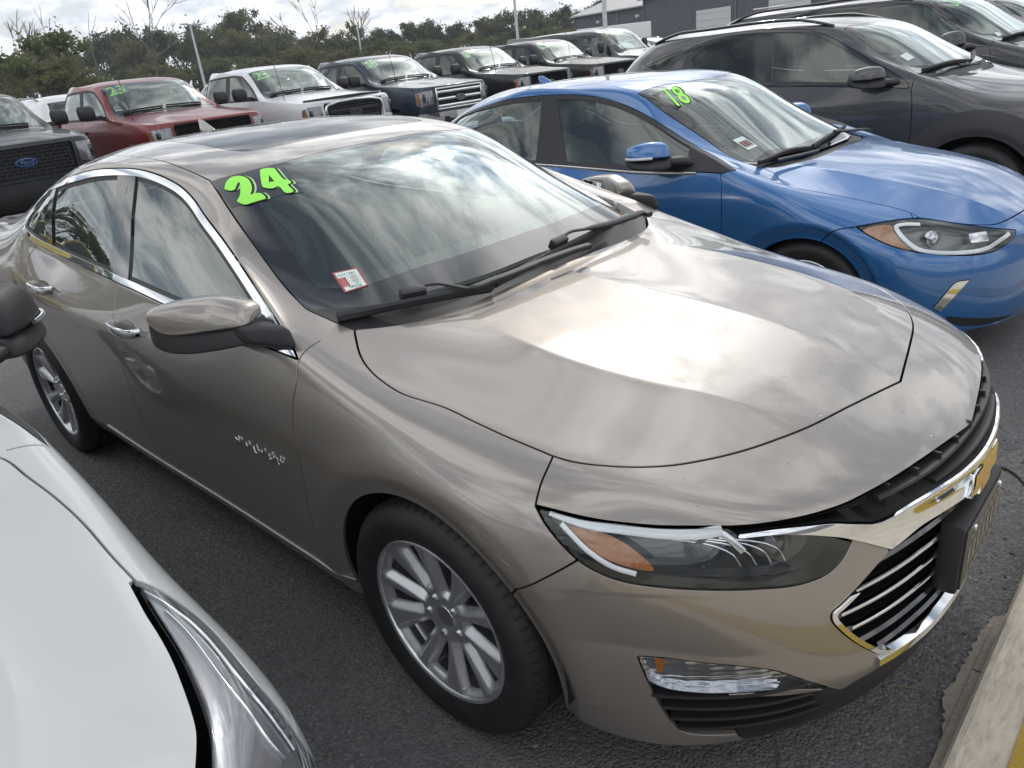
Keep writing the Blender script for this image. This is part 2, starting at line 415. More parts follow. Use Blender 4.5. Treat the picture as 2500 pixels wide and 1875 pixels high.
G_lens = glass('lamp_lens', (.93,.94,.95), ior=1.45)
M_amber = pm('amber_lens', (.33,.105,.012), .16, coat=1, noise=(140, .25))
M_refl = pm('lamp_reflector', (.62,.63,.66), .14, 1, noise=(40, .2))
M_drl = pm('daylight_strip', (.80,.82,.84), .22, .2)
M_green = pm('sticker_green', (.36,.95,.11), .45)
M_greenl = pm('sticker_pale_green', (.50,.80,.40), .5)
M_ink = pm('sticker_ink', (.012,.02,.014), .6)
M_stblack = pm('sticker_black', (.028,.03,.036), .28, coat=.5)
M_paper = pm('paper', (.72,.80,.77), .7)
M_red = pm('sticker_red', (.42,.09,.10), .6)
M_white = pm('plastic_white', (.78,.78,.77), .4)
# ------------------------------------------------------------------ car body cage (shared topology)
ST = ['F0','F1','F2','F3','F4','S0','S1','S2','S3','S4','S5','S6','S7','S8','R4','R3','R2','R0']
def car_cage(T, crz=None):
    """T[station] = 7 points L0..L6 (x,|y|,z); T['h1'..'b2','d1'] rows of 4 (+e2) -> full symmetric cage"""
    pts = {}; order = []
    def add(k, p): pts[k] = p; order.append(k)
    for s in ST:
        for l, p in enumerate(T[s]): add((s,l), p)
    for r in ('h1','h2','h3','w1','w2','r1','r2','b1','b2','d1'):
        for i, p in enumerate(T[r]): add((r,i), p)
    F = []
    for a, b in zip(ST[:-1], ST[1:]):
        for l in range(6): F.append([(a,l),(b,l),(b,l+1),(a,l+1)])
    front = [(s,6) for s in ('F0','F1','F2','F3','F4')]
    row = lambda r, edge=None: [(r,i) for i in range(4)]+([edge] if edge else [])
    g = [front, row('h1',('S0',6)), row('h2',('S1',6)), row('h3',('S2',6))]
    for A, B in zip(g[:-1], g[1:]):
        for i in range(4): F.append([A[i],A[i+1],B[i+1],B[i]])
    g = [row('h3'), row('w1'), row('w2'), row('r1'), row('r2'), row('b1'), row('b2')]
    for A, B in zip(g[:-1], g[1:]):
        for i in range(3): F.append([A[i],A[i+1],B[i+1],B[i]])
    F += [[('h3',3),('S2',6),('w1',4),('w1',3)]]
    for a, b in (('w1','w2'),('w2','r1'),('r1','r2')): F.append([(a,3),(a,4),(b,4),(b,3)])
    F += [[('r2',3),('r2',4),('S6',6),('b1',3)], [('b1',3),('S6',6),('S7',6),('b2',3)]]
    F += [[('S2',6),('S3',6),('w2',4),('w1',4)], [('S3',6),('S4',6),('r1',4),('w2',4)], [('S4',6),('S5',6),('r2',4),('r1',4)], [('S5',6),('S6',6),('r2',4)]]
    g = [row('b2',('S7',6)), row('d1',('S8',6)), [(s,6) for s in ('R0','R2','R3','R4')]]
    for i in range(4): F.append([g[0][i],g[0][i+1],g[1][i+1],g[1][i]])
    for i in range(3): F.append([g[1][i],g[1][i+1],g[2][i+1],g[2][i]])
    F.append([g[1][3],g[1][4],g[2][3]])
    V = []; ix = {}
    for k in order:
        x, y, z = pts[k]; ix[(k,0)] = len(V); V.append((x,-y,z))
        if y > 1e-6: ix[(k,1)] = len(V); V.append((x,y,z))
        else: ix[(k,1)] = ix[(k,0)]
    FF = [[ix[(k,sd)] for k in f][::(1 if sd else -1)] for f in F for sd in (0,1)]
    FF = [list(dict.fromkeys(f)) for f in FF]
    cr = {}
    for a, b, w in (crz or []):
        for sd in (0,1): cr[(ix[(a,sd)], ix[(b,sd)])] = w
    sym = np.array([i for i, v in enumerate(V) if abs(v[1]) < 1e-6])
    return V, FF, cr, sym
def chain(keys, w): return [(a,b,w) for a, b in zip(keys[:-1], keys[1:])]
def car_half(T, crz, level, it=4):
    V, F, cr, sym = car_cage(T, crz)
    C = fit_cage(V, F, cr, it=it, sym=sym)
    V, Q = subdiv(C, F, cr, level)
    keep = V[Q].mean(1)[:,1] < 0
    Q = Q[keep]; u, inv = np.unique(Q, return_inverse=True); V = V[u]; Q = inv.reshape(-1,4)
    V[np.abs(V[:,1]) < 1e-4, 1] = 0
    N = vnormals(V, Q)
    if N[V[:,2].argmax(),2] < 0: Q = Q[:,::-1]; N = -N
    return V, Q, N
# ------------------------------------------------------------------ wheels
def disc_grid(r0, r1, nr=26, na=180):
    r = np.linspace(r0, r1, nr); a = np.linspace(0, 2*math.pi, na, endpoint=False)
    V = np.stack([np.outer(np.cos(a), r), np.zeros((na,nr)), np.outer(np.sin(a), r)], 2).reshape(-1,3)
    i, j = np.meshgrid(np.arange(na), np.arange(nr-1), indexing='ij')
    q = np.stack([i*nr+j, i*nr+j+1, ((i+1)%na)*nr+j+1, ((i+1)%na)*nr+j], 2).reshape(-1,4)
    return V, q
def make_wheel(parent, name='wheel', R_t=.334, R_r=.234, w=.215, style='ten', rim_mat=None, detail=True, label=None, hubcol=None):
    """axis along y, outside face towards -y at y=0; returns Empty"""
    rim_mat = rim_mat or M_alloy
    e = empty(name); e.parent = parent
    k = R_t-R_r
    # tyre: sidewall, shoulder, tread with grooves
    pr = [(R_r-.004, .012), (R_r+.002, .0), (R_r+.008, -.006), (R_r+k*.3, -.016), (R_r+k*.52, -.019), (R_r+k*.62, -.0175), (R_r+k*.8, -.008), (R_r+k*.9, .004), (R_r+k*.975, .018)]
    y = .018; step = (w-.036)/5
    for g in range(5):
        pr += [(R_t, y+.004), (R_t, y+step-.006)]
        if g < 4: pr += [(R_t-.008, y+step-.004), (R_t-.008, y+step+.002)]
        y += step
    pr += [(R_t-k*.03, w-.018), (R_r+k*.6, w+.015), (R_r, w-.005)]
    ty = lathe('tyre', pr, M_tyre, e, n=96 if detail else 40, ang=40)
    if detail:                                       # shoulder blocks round the tyre
        bl = []
        for i in range(72):
            a = 2*math.pi*i/72; ca, sa = math.cos(a), math.sin(a); t = (-sa, ca)
            b = []
            for (rr, yy) in ((R_t+.0005,.030),(R_t-.0025,.012),(R_t-.019,-.0035),(R_t-.032,-.0085)):
                for s in (-.0035, .0035): b.append((ca*rr+t[0]*s, yy, sa*rr+t[1]*s))
            bl.append(b)
        V = np.array(bl).reshape(-1,3); F = [[i*8+a*2, i*8+a*2+1, i*8+a*2+3, i*8+a*2+2] for i in range(72) for a in range(3)]
        V = V+np.array([0,-.0012,0])
        tr = mesh_from('tread_cut', V, F, mat=M_dark, parent=ty); tag(tr, kind='stuff')
    rim = empty('rim'); rim.parent = e
    n = 96 if detail else 40
    lathe('rim_barrel', [(R_r, -.002), (R_r+.001, .003), (R_r-.004, .010), (R_r-.012, .016), (R_r-.022, .03), (R_r-.03, .06), (R_r-.035, w*.85)], rim_mat, rim, n)
    lathe('rim_lip', [(R_r-.013, .0125), (R_r-.009, -.001), (R_r-.003, -.0045), (R_r+.001, -.002), (R_r+.001, .004)], rim_mat, rim, n)
    V, q = disc_grid(.0, R_r-.008, 34 if detail else 16, 240 if detail else 90)
    r = np.hypot(V[:,0], V[:,2]); a = np.arctan2(V[:,2], V[:,0]); s = R_r/.234
    def wins(P):
        rr = np.hypot(P[:,0], P[:,2])/s; aa = np.arctan2(P[:,2], P[:,0]); d = np.full(len(P), 1.0)
        if style == 'ten':
            specs = [(0, .078, .212, .037, .010, .020), (36, .092, .208, .027, .008, -.022)]; m = 5
        elif style == 'five':
            specs = [(0, .085, .205, .062, .012, .0)]; m = 5
        else:
            specs = [(0, .10, .205, .030, .008, .0)]; m = 8
        for off, ra, rb, wo, wi, sk in specs:
            for i in range(m):
                c0 = R(off+360/m*i+90); c = c0+sk*(rr-ra)*40*.35
                da = (aa-c+math.pi)%(2*math.pi)-math.pi
                t = np.clip((rr-ra)/(rb-ra), 0, 1); hw = wi*.7+(wo-wi*.7)*t**.85
                lat = np.abs(da)*rr-hw; rad = np.maximum(ra-rr, rr-rb)
                dd = np.where((lat > 0) & (rad > 0), np.hypot(lat, rad), np.maximum(lat, rad))+.004
                d = np.minimum(d, dd)
        return d*s
    d = wins(V)
    prof = np.interp(r/s, [0, .03, .045, .08, .15, .205, .22, .235], [.030, .030, .026, .022, .012, .004, .003, .004])
    ridge = np.clip(d/.020, 0, 1)
    pocket = np.zeros(len(V))
    V[:,1] = prof+.024*(1-ridge)*np.clip((r/s-.05)/.025,0,1)*np.clip((.226-r/s)/.012,0,1)+pocket
    N = vnormals(V, q); N[N[:,1] > 0] *= -1
    sh = Shell(V, N, quads_to_tris(q)); sh.region('win', lambda P, n_: wins(P), gap=0)
    VV, NN, TT = sh.get('body')
    sp = mesh_from('spokes', *[x for x in fold2(VV, NN, TT, np.array([0,.030,0]))], rim_mat, rim)
    lathe('centre_cap', [(.0, .0275), (.018, .0275), (.0295, .0285), (.031, .031)], hubcol or M_satin, rim, 32)
    if detail:
        for i in range(5):
            aa = R(36+72*i+90); lathe_o = lathe('lug_nut', [(0,.006),(.007,.006),(.0095,.008),(.0095,.02),(.015,.0215)], M_satin, rim, 6, 20)
            lathe_o.location = (math.cos(aa)*.057, .012, math.sin(aa)*.057)
        tube('valve', [(.055,.035,-.187),(.056,.018,-.178),(.056,.008,-.172)], .0045, M_dark, rim, 8)
    lathe('brake_disc', [(.04,.075),(.145,.075),(.146,.082),(.146,.1)], M_disc, e, 40)
    box('brake_caliper', (.10,.085,.06), (.06,.05,.14), pm('caliper',(.10,.10,.10),.5,.5), e, .012)
    return e
def fold2(V, N, T, off):
    """border walls along a fixed direction"""
    E = np.concatenate([T[:,[0,1]], T[:,[1,2]], T[:,[2,0]]]); Es = np.sort(E,1)
    u, idx, cnt = np.unique(Es, axis=0, return_index=True, return_counts=True); b = E[idx[cnt==1]]
    vs, inv = np.unique(b, return_inverse=True); inv = inv.reshape(-1,2); n = len(V); k = len(vs)
    ed = V[b[:,1]]-V[b[:,0]]; en = np.cross(ed, N[b[:,0]]); EN = np.zeros((k,3)); np.add.at(EN, inv[:,0], en); np.add.at(EN, inv[:,1], en)
    EN /= np.linalg.norm(EN,axis=1)[:,None]+1e-9
    V2 = np.concatenate([V, V[vs], V[vs]+off]); N2 = np.concatenate([N, EN, EN])
    T2 = np.concatenate([T, np.stack([n+inv[:,1], n+inv[:,0], n+k+inv[:,0]],1), np.stack([n+inv[:,1], n+k+inv[:,0], n+k+inv[:,1]],1)])
    return V2, T2, N2
# ------------------------------------------------------------------ tan sedan: shape
def SB(x, ys, zs):   # station at one x
    return [(x if not hasattr(x,'__len__') else x[i], ys[i], zs[i]) for i in range(7)]
TA = {
 'F0': SB((.82,.925,.957,.962,.962,.952,.93), (0,)*7, (.16,.195,.28,.42,.58,.68,.755)),
 'F1': SB((.80,.90,.932,.938,.933,.92,.895), (.24,.25,.26,.26,.26,.255,.25), (.16,.195,.29,.43,.585,.69,.765)),
 'F2': SB((.74,.835,.865,.87,.862,.842,.81), (.42,.45,.47,.475,.475,.47,.46), (.16,.195,.29,.43,.59,.70,.775)),
 'F3': SB((.60,.71,.745,.752,.752,.72,.68), (.58,.645,.655,.66,.66,.65,.63), (.16,.195,.29,.43,.59,.705,.785)),
 'F4': SB((.46,.55,.565,.575,.57,.545,.50), (.70,.775,.79,.795,.79,.77,.735), (.16,.195,.29,.43,.59,.715,.805)),
 'S0': SB((.30,.34,.345,.345,.34,.335,.32), (.76,.825,.86,.885,.895,.875,.80), (.16,.195,.29,.43,.59,.735,.828)),
 'S1': SB(0, (.80,.84,.90,.918,.922,.905,.84), (.16,.20,.30,.45,.62,.785,.878)),
 'S2': SB(-.42, (.80,.86,.893,.912,.92,.915,.878), (.17,.215,.30,.47,.65,.82,.972)),
 'S3': SB(-1.2, (.80,.86,.895,.915,.925,.918,.858), (.18,.235,.31,.48,.68,.845,1.008)),
 'S4': SB(-1.75, (.80,.86,.895,.917,.927,.92,.845), (.18,.235,.31,.48,.69,.865,1.025)),
 'S5': SB(-2.25, (.80,.855,.887,.906,.92,.92,.83), (.18,.235,.31,.49,.70,.88,1.058)),
 'S6': SB(-2.72, (.80,.85,.88,.90,.918,.915,.82), (.18,.22,.31,.49,.71,.90,1.13)),
 'S7': SB(-3.3, (.76,.82,.86,.885,.90,.88,.74), (.20,.24,.33,.50,.73,.93,1.11)),
 'S8': SB(-3.62, (.70,.76,.80,.83,.845,.82,.69), (.22,.26,.34,.51,.74,.94,1.095)),
 'R4': SB((-3.7,-3.82,-3.85,-3.86,-3.85,-3.83,-3.80), (.60,.64,.68,.70,.71,.69,.60), (.25,.28,.36,.52,.75,.95,1.08)),
 'R3': SB((-3.78,-3.90,-3.93,-3.94,-3.93,-3.90,-3.87), (.42,.45,.47,.48,.49,.47,.44), (.25,.28,.36,.52,.75,.95,1.075)),
 'R2': SB((-3.80,-3.92,-3.95,-3.96,-3.95,-3.92,-3.89), (.22,)*7, (.25,.28,.36,.52,.75,.95,1.07)),
 'R0': SB((-3.80,-3.925,-3.955,-3.965,-3.955,-3.925,-3.895), (0,)*7, (.25,.28,.36,.52,.75,.95,1.07)),
 'h1': [(.53,0,.90),(.52,.25,.896),(.47,.46,.885),(.36,.66,.862)],
 'h2': [(.10,0,.957),(.10,.25,.953),(.08,.48,.94),(.02,.70,.905)],
 'h3': [(-.27,0,1.0),(-.275,.3,.999),(-.32,.56,.998),(-.48,.735,1.022)],
 'w1': [(-.70,0,1.225),(-.71,.3,1.22),(-.75,.52,1.203),(-.85,.68,1.165),(-.83,.75,1.142)],
 'w2': [(-1.12,0,1.40),(-1.125,.25,1.397),(-1.145,.46,1.384),(-1.19,.61,1.353),(-1.215,.665,1.30)],
 'r1': [(-1.72,0,1.462),(-1.72,.25,1.458),(-1.72,.45,1.447),(-1.72,.60,1.424),(-1.72,.675,1.398)],
 'r2': [(-2.25,0,1.452),(-2.25,.25,1.448),(-2.25,.43,1.436),(-2.25,.585,1.405),(-2.24,.745,1.333)],
 'b1': [(-2.78,0,1.35),(-2.78,.25,1.345),(-2.76,.43,1.328),(-2.74,.645,1.27)],
 'b2': [(-3.28,0,1.15),(-3.28,.25,1.148),(-3.27,.44,1.14),(-3.22,.63,1.13)],
 'd1': [(-3.6,0,1.11),(-3.6,.25,1.11),(-3.6,.44,1.105),(-3.6,.58,1.10)],
}
CA = chain([(s,6) for s in ('S2','S3','S4','S5','S6')], .6)+chain([(s,1) for s in ST], .5)+chain([(s,5) for s in ('S2','S3','S4','S5','S6')], .3)
CA += chain([('h3',i) for i in range(4)], .75)+chain([('S2',6)]+[(r,4) for r in ('w1','w2','r1','r2')], .5)
# feature lines of the tan sedan in metres (x forward, y left, z up)
LA = {
 'dlo_top': [(-2.643,-0.8147,1.1532),(-2.6522,-0.7916,1.1892),(-2.7792,-0.7241,1.2188),(-2.6137,-0.7238,1.2642),(-2.4046,-0.7268,1.3166),(-2.1965,-0.7292,1.3542),(-2.0337,-0.7212,1.3804),(-1.9154,-0.7055,1.3933),(-1.81,-0.69,1.3979),(-1.6977,-0.6736,1.3977),(-1.5956,-0.661,1.3923),(-1.4928,-0.6537,1.3785),(-1.3958,-0.6513,1.3592),(-1.3109,-0.6537,1.3362),(-1.2275,-0.6634,1.3038),(-1.137,-0.6831,1.2602),(-0.9967,-0.7126,1.2044),(-0.8567,-0.7471,1.1512),(-0.7357,-0.7796,1.1063),(-0.6326,-0.8083,1.0683),(-0.5224,-0.8403,1.0262),(-0.4431,-0.8625,0.9901),(-0.4113,-0.874,0.9704,'c')],
 'dlo_bot': [(-2.651,-0.8236,1.1321),(-2.5533,-0.8312,1.1126),(-2.4703,-0.833,1.0943),(-2.2494,-0.8285,1.0675),(-1.9759,-0.8325,1.0455),(-1.7541,-0.8397,1.0344),(-1.6198,-0.845,1.0259),(-1.4576,-0.8502,1.0183),(-1.1967,-0.8604,1.0046),(-0.642,-0.8774,0.9843),(-0.4113,-0.874,0.9704,'c')],
 'hood_side': [(-0.3836,-0.7092,0.9983,'c'),(-0.2864,-0.7691,0.9675),(-0.222,-0.7916,0.9483),(-0.1581,-0.7996,0.9308),(-0.0968,-0.7981,0.9157),(0.0159,-0.7697,0.8954),(0.1094,-0.7643,0.8789),(0.2074,-0.7591,0.864),(0.3223,-0.7496,0.8477)],
 'hood_front': [(0.3223,-0.7496,0.8477),(0.3681,-0.7387,0.8426),(0.4221,-0.7141,0.8384),(0.4787,-0.6779,0.8342),(0.5343,-0.6292,0.8313),(0.5822,-0.5726,0.8317),(0.6251,-0.5101,0.8336),(0.6632,-0.4369,0.8363),(0.6996,-0.342,0.8374),(0.7376,-0.1806,0.8346),(0.7789,0.0419,0.8219)],
 'hood_rear': [(-0.3864,-0.7028,0.9995),(-0.3135,-0.5998,0.9932),(-0.2783,-0.4956,0.9918),(-0.2646,-0.3433,0.9951),(-0.2667,-0.1584,0.9985),(-0.2649,-0.0045,0.9984)],
 'fender_bumper': [(0.3223,-0.7496,0.8477),(0.3365,-0.8093,0.8171),(0.3428,-0.8352,0.7912),(0.3449,-0.8421,0.7819)],
 'fender_bumper_low': [(0.4461,-0.8424,0.6902),(0.4048,-0.8688,0.6573),(0.3175,-0.8988,0.5959)],
 'headlight': [(0.3456,-0.8416,0.7823,'c'),(0.3928,-0.8253,0.7762),(0.4768,-0.7865,0.7629),(0.5585,-0.7395,0.7557),(0.6287,-0.6963,0.756),(0.6735,-0.6662,0.7559),(0.7237,-0.6318,0.747),(0.7702,-0.5898,0.7351),(0.8118,-0.5341,0.715),(0.8462,-0.47,0.6761,'c'),(0.8399,-0.4965,0.6472),(0.8269,-0.5324,0.629),(0.7971,-0.5871,0.6247),(0.7444,-0.6538,0.6329),(0.6747,-0.714,0.6376),(0.5981,-0.7646,0.6413),(0.538,-0.8003,0.6488),(0.4961,-0.8224,0.6623),(0.452,-0.8405,0.6865),(0.4125,-0.849,0.7191),(0.3719,-0.849,0.7557)],
 'bar_top': [(0.6947,-0.6575,0.7441),(0.745,-0.6107,0.7477),(0.7924,-0.5568,0.7434),(0.8223,-0.5153,0.7367),(0.8506,-0.466,0.7222),(0.8713,-0.4169,0.7078),(0.8897,-0.3759,0.7112),(0.9152,-0.3154,0.7224),(0.938,-0.2363,0.726),(0.9565,-0.1467,0.7218),(0.9627,-0.0979,0.7212)],
 'bar_low': [(0.6963,-0.6603,0.7359),(0.7471,-0.6145,0.7372),(0.7948,-0.5602,0.7255),(0.826,-0.5078,0.7031),(0.8461,-0.4692,0.6795),(0.8911,-0.3828,0.6229,'c'),(0.8998,-0.3541,0.6264),(0.9165,-0.2891,0.6349),(0.9376,-0.1935,0.6273),(0.9551,-0.0646,0.6063),(0.9595,0.06,0.5701)],
 'grille_up': [(0.6732,-0.6656,0.7573),(0.7087,-0.6374,0.7576),(0.7572,-0.5867,0.7583),(0.7956,-0.5329,0.7586),(0.8278,-0.4733,0.7597),(0.8517,-0.412,0.7626),(0.8735,-0.3409,0.7645),(0.8931,-0.2553,0.7648),(0.9114,-0.1528,0.7617),(0.9238,-0.0718,0.7572),(0.9326,-0.0057,0.7527)],
 'grille_low': [(0.8923,-0.3841,0.6145,'c'),(0.8819,-0.4207,0.5995),(0.8649,-0.4731,0.5714),(0.8486,-0.514,0.549),(0.8399,-0.5329,0.5397),(0.8396,-0.5353,0.5229),(0.8477,-0.521,0.4949),(0.8682,-0.4799,0.4403),(0.8892,-0.4309,0.3885),(0.9005,-0.3995,0.3608),(0.9135,-0.3553,0.3341),(0.9251,-0.3086,0.3217),(0.9466,-0.1861,0.306),(0.9539,-0.003,0.2663)],
 'fog': [(0.5547,-0.8073,0.4676,'c'),(0.607,-0.7766,0.467),(0.6624,-0.7397,0.4603),(0.7184,-0.6944,0.4506),(0.7701,-0.6398,0.4278),(0.8027,-0.5953,0.3919),(0.8279,-0.5542,0.3567),(0.846,-0.5184,0.326,'c'),(0.7904,-0.6106,0.3636),(0.7362,-0.6738,0.3732),(0.6612,-0.738,0.3767),(0.6006,-0.7789,0.3863),(0.5715,-0.7965,0.403,'c')],
 'chin': [(0.5715,-0.7965,0.403),(0.5889,-0.7829,0.3413),(0.6133,-0.7597,0.2716),(0.63,-0.7445,0.251),(0.7106,-0.6716,0.2366),(0.7311,-0.6258,0.1997)],
 'chin_up': [(0.8457,-0.519,0.3256),(0.8573,-0.492,0.3068),(0.8743,-0.4572,0.312),(0.894,-0.4084,0.3126),(0.9112,-0.3568,0.3126),(0.9401,-0.2195,0.2951),(0.9528,-0.0243,0.2626)],
 'front_door': [(-0.4082,-0.8753,0.9681),(-0.4043,-0.8974,0.9177),(-0.4253,-0.9123,0.8499),(-0.4449,-0.9195,0.7495),(-0.4396,-0.9199,0.7313),(-0.4566,-0.918,0.5805),(-0.4765,-0.9076,0.4137),(-0.4894,-0.8952,0.311),(-0.4877,-0.8902,0.2877)],
 'door_b': [(-1.6198,-0.845,1.0259),(-1.6141,-0.8745,0.966),(-1.6039,-0.9027,0.9063),(-1.5998,-0.9228,0.8433),(-1.5969,-0.9276,0.7731),(-1.5905,-0.9271,0.6711)],
 'door_c': [(-2.4748,-0.8331,1.0949),(-2.5657,-0.8718,1.0182),(-2.5623,-0.8916,0.9738),(-2.5346,-0.9238,0.8758),(-2.5848,-0.9238,0.765),(-2.5616,-0.92,0.7145)],
 'rocker': [(-2.2184,-0.8886,0.3169),(-1.0672,-0.8968,0.323),(-0.3413,-0.8928,0.2909)],
 'arch_f': [(-0.3459,-0.9147,0.4925),(-0.2595,-0.9206,0.6249),(-0.1566,-0.9203,0.6966),(-0.0637,-0.9183,0.7168),(0.0181,-0.9161,0.7195),(0.1238,-0.9145,0.6941),(0.2166,-0.911,0.6537),(0.3096,-0.9004,0.5879)],
 'arch_r': [(-2.5349,-0.9197,0.709),(-2.5009,-0.9154,0.6542),(-2.4753,-0.9107,0.5925),(-2.4651,-0.9039,0.5043),(-2.4383,-0.8962,0.4062),(-2.4325,-0.8878,0.3306),(-2.4702,-0.8687,0.2549)],
 'sunroof': [(-1.9434,-0.3579,1.4581),(-1.6121,-0.4148,1.4458),(-1.3487,-0.4303,1.4227),(-1.2557,-0.3766,1.4144),(-1.2637,-0.2185,1.4228),(-1.2726,0.0164,1.4268),(-1.2697,0.2432,1.423),(-1.3353,0.4368,1.4204),(-1.4807,0.5491,1.4196),(-1.7707,0.4649,1.4473),(-2.0576,0.2008,1.4618),(-2.1232,-0.0462,1.4614),(-1.9962,-0.3029,1.4601)],
 'ditch': [(-2.2172,-0.5928,1.4097),(-1.7197,-0.6035,1.4248),(-1.5505,-0.5937,1.416),(-1.3596,-0.606,1.3887),(-1.1935,-0.6083,1.3516)],
 'ws_r': [(-1.1939,-0.6084,1.3517),(-1.0259,-0.648,1.266),(-0.8452,-0.6819,1.1647),(-0.6628,-0.7202,1.0831),(-0.5517,-0.7381,1.0442)],
 'ws_top': [(-1.1939,-0.6084,1.3517),(-1.1542,-0.56,1.3604),(-1.124,-0.5002,1.3689),(-1.1032,-0.4421,1.3746),(-1.0897,-0.3786,1.379),(-1.092,-0.1936,1.3896),(-1.0947,0.0078,1.3928),(-1.1034,0.2342,1.3912),(-1.1556,0.584,1.3517)],
 'bpil': [(-1.7372,-0.689,1.3777),(-1.704,-0.8289,1.0583),(-1.6197,-0.9147,0.8763),(-1.6322,-0.6759,1.3746),(-1.6067,-0.7377,1.2398),(-1.4916,-0.8385,1.039)],
 'ridge_n': [(-0.1406,-0.4554,0.9733),(0.1174,-0.4797,0.9345),(0.3661,-0.4512,0.9052),(0.5991,-0.3738,0.8648)],
 'ridge_f': [(0.183,0.0762,0.9499),(0.4891,0.01,0.9078),(0.7687,0.0689,0.8255)],
 'sun': [(0.2225,-0.2596,0.9413),(-0.6941,0.109,1.2215)],
 'handles': [(-2.3452,-0.8983,0.9418),(-1.4732,-0.9061,0.894)],
 'malibu': [(-0.8005,-0.9214,0.6573),(-0.5403,-0.92,0.6458)],
 'two': [(-1.1169,-0.6039,1.3295),(-1.1246,-0.5962,1.336),(-1.1337,-0.5834,1.345),(-1.1384,-0.5677,1.3528),(-1.134,-0.5542,1.3563),(-1.1217,-0.5423,1.3564),(-1.1044,-0.5361,1.3529),(-1.0826,-0.5353,1.3458),(-1.0607,-0.5411,1.3359),(-1.0415,-0.5503,1.325),(-1.0288,-0.56,1.3159),(-1.0195,-0.5725,1.3064),(-1.0111,-0.5602,1.3084),(-0.9973,-0.55,1.3069),(-0.9833,-0.5486,1.3014),(-0.9697,-0.5511,1.2943),(-0.9671,-0.5553,1.2912),(-0.9754,-0.5675,1.2893),(-0.9868,-0.5837,1.2864),(-0.9959,-0.5976,1.2831),(-1.0039,-0.6061,1.282),(-1.0186,-0.6113,1.2857),(-1.0388,-0.6124,1.2939),(-1.0411,-0.6042,1.2995),(-1.0494,-0.5914,1.3097),(-1.0658,-0.5778,1.3229),(-1.0815,-0.5671,1.3335),(-1.0945,-0.5617,1.3404),(-1.0939,-0.5684,1.3375),(-1.087,-0.5787,1.3306),(-1.0807,-0.5886,1.3236),(-1.084,-0.5966,1.321),(-1.0975,-0.6035,1.3226),(-1.1125,-0.6061,1.3268)],
 'four': [(-1.0936,-0.4794,1.3648),(-1.0892,-0.4611,1.3672),(-1.0703,-0.4439,1.3646),(-1.0615,-0.4441,1.3617),(-0.9923,-0.4608,1.3337),(-0.9832,-0.4534,1.3318),(-0.9676,-0.4532,1.3256),(-0.9606,-0.4577,1.3217),(-0.9627,-0.4684,1.32),(-0.9248,-0.4758,1.3017),(-0.923,-0.4825,1.299),(-0.9335,-0.4967,1.2992),(-0.9416,-0.4985,1.3022),(-0.9767,-0.4945,1.3185),(-0.9796,-0.5016,1.3175),(-0.984,-0.5147,1.3149),(-1.0093,-0.5282,1.3206),(-1.0206,-0.5257,1.326),(-1.0489,-0.5096,1.342),(-1.0874,-0.4847,1.3616)],
 'four_hole': [(-1.0474,-0.4789,1.3498),(-1.0051,-0.4881,1.3318),(-1.0157,-0.5026,1.3317)],
 'backing': [(-1.1925,-0.6096,1.3507),(-1.1262,-0.5331,1.3607),(-1.0957,-0.4768,1.366),(-1.0608,-0.4097,1.3668),(-0.9017,-0.4564,1.2963),(-0.9368,-0.5316,1.2878),(-0.9946,-0.6115,1.2747),(-1.038,-0.6368,1.2786)],
 'sticker': [(-0.6042,-0.6012,1.1033),(-0.5615,-0.5407,1.1079),(-0.4903,-0.5619,1.0691),(-0.5218,-0.6243,1.0605)],
 'w1_blade': [(-0.4453,-0.715,1.0134),(-0.404,-0.62,1.0143),(-0.3649,-0.5501,1.0165),(-0.3309,-0.4745,1.0142),(-0.3019,-0.3856,1.0079),(-0.2737,-0.2915,0.9991)],
 'w1_arm': [(-0.3667,-0.5119,1.0253),(-0.3617,-0.4803,1.0282),(-0.3438,-0.4428,1.0241),(-0.3212,-0.4223,1.0149),(-0.2966,-0.4039,1.0046),(-0.2724,-0.3849,0.996),(-0.2649,-0.367,0.9945),(-0.2605,-0.3325,0.9942),(-0.2507,-0.2417,0.9938),(-0.2478,-0.1378,0.994),(-0.2414,-0.0318,0.9933),(-0.2303,0.0747,0.9918),(-0.221,0.1127,0.9906)],
 'w2_blade': [(-0.2819,-0.2688,1.0026),(-0.2907,-0.1602,1.0078),(-0.3002,-0.0518,1.0129),(-0.31,0.0553,1.0179),(-0.3206,0.1954,1.0223),(-0.3392,0.385,1.0263)],
 'w2_arm': [(-0.3297,0.0807,1.0282),(-0.3385,0.1251,1.0325),(-0.3405,0.1616,1.0331),(-0.3308,0.2092,1.0274),(-0.3214,0.2674,1.0214),(-0.3126,0.3658,1.0139),(-0.3173,0.4698,1.0085),(-0.3234,0.5703,0.9971),(-0.2894,0.5706,0.9904)],
 'minis': [(-0.4002,0.5512,1.0321),(-0.4372,0.6458,1.0201),(-0.4181,0.6547,1.0119),(-0.3766,0.542,1.0236)],
 'oil': [(-0.4982,0.5842,1.065),(-0.5413,0.6899,1.0478),(-0.5173,0.6771,1.0422),(-0.4674,0.5615,1.0591)],
 'slat1': [(0.8485,-0.5138,0.5519),(0.8798,-0.4425,0.549),(0.9087,-0.3598,0.5542),(0.9356,-0.2576,0.5485)],
 'slat2': [(0.8526,-0.5103,0.5084),(0.8834,-0.441,0.4999),(0.9156,-0.3486,0.4964),(0.9443,-0.2254,0.4735)],
 'slat3': [(0.8785,-0.4562,0.4476),(0.9074,-0.3799,0.4331),(0.933,-0.2859,0.4224),(0.9524,-0.1694,0.3961)],
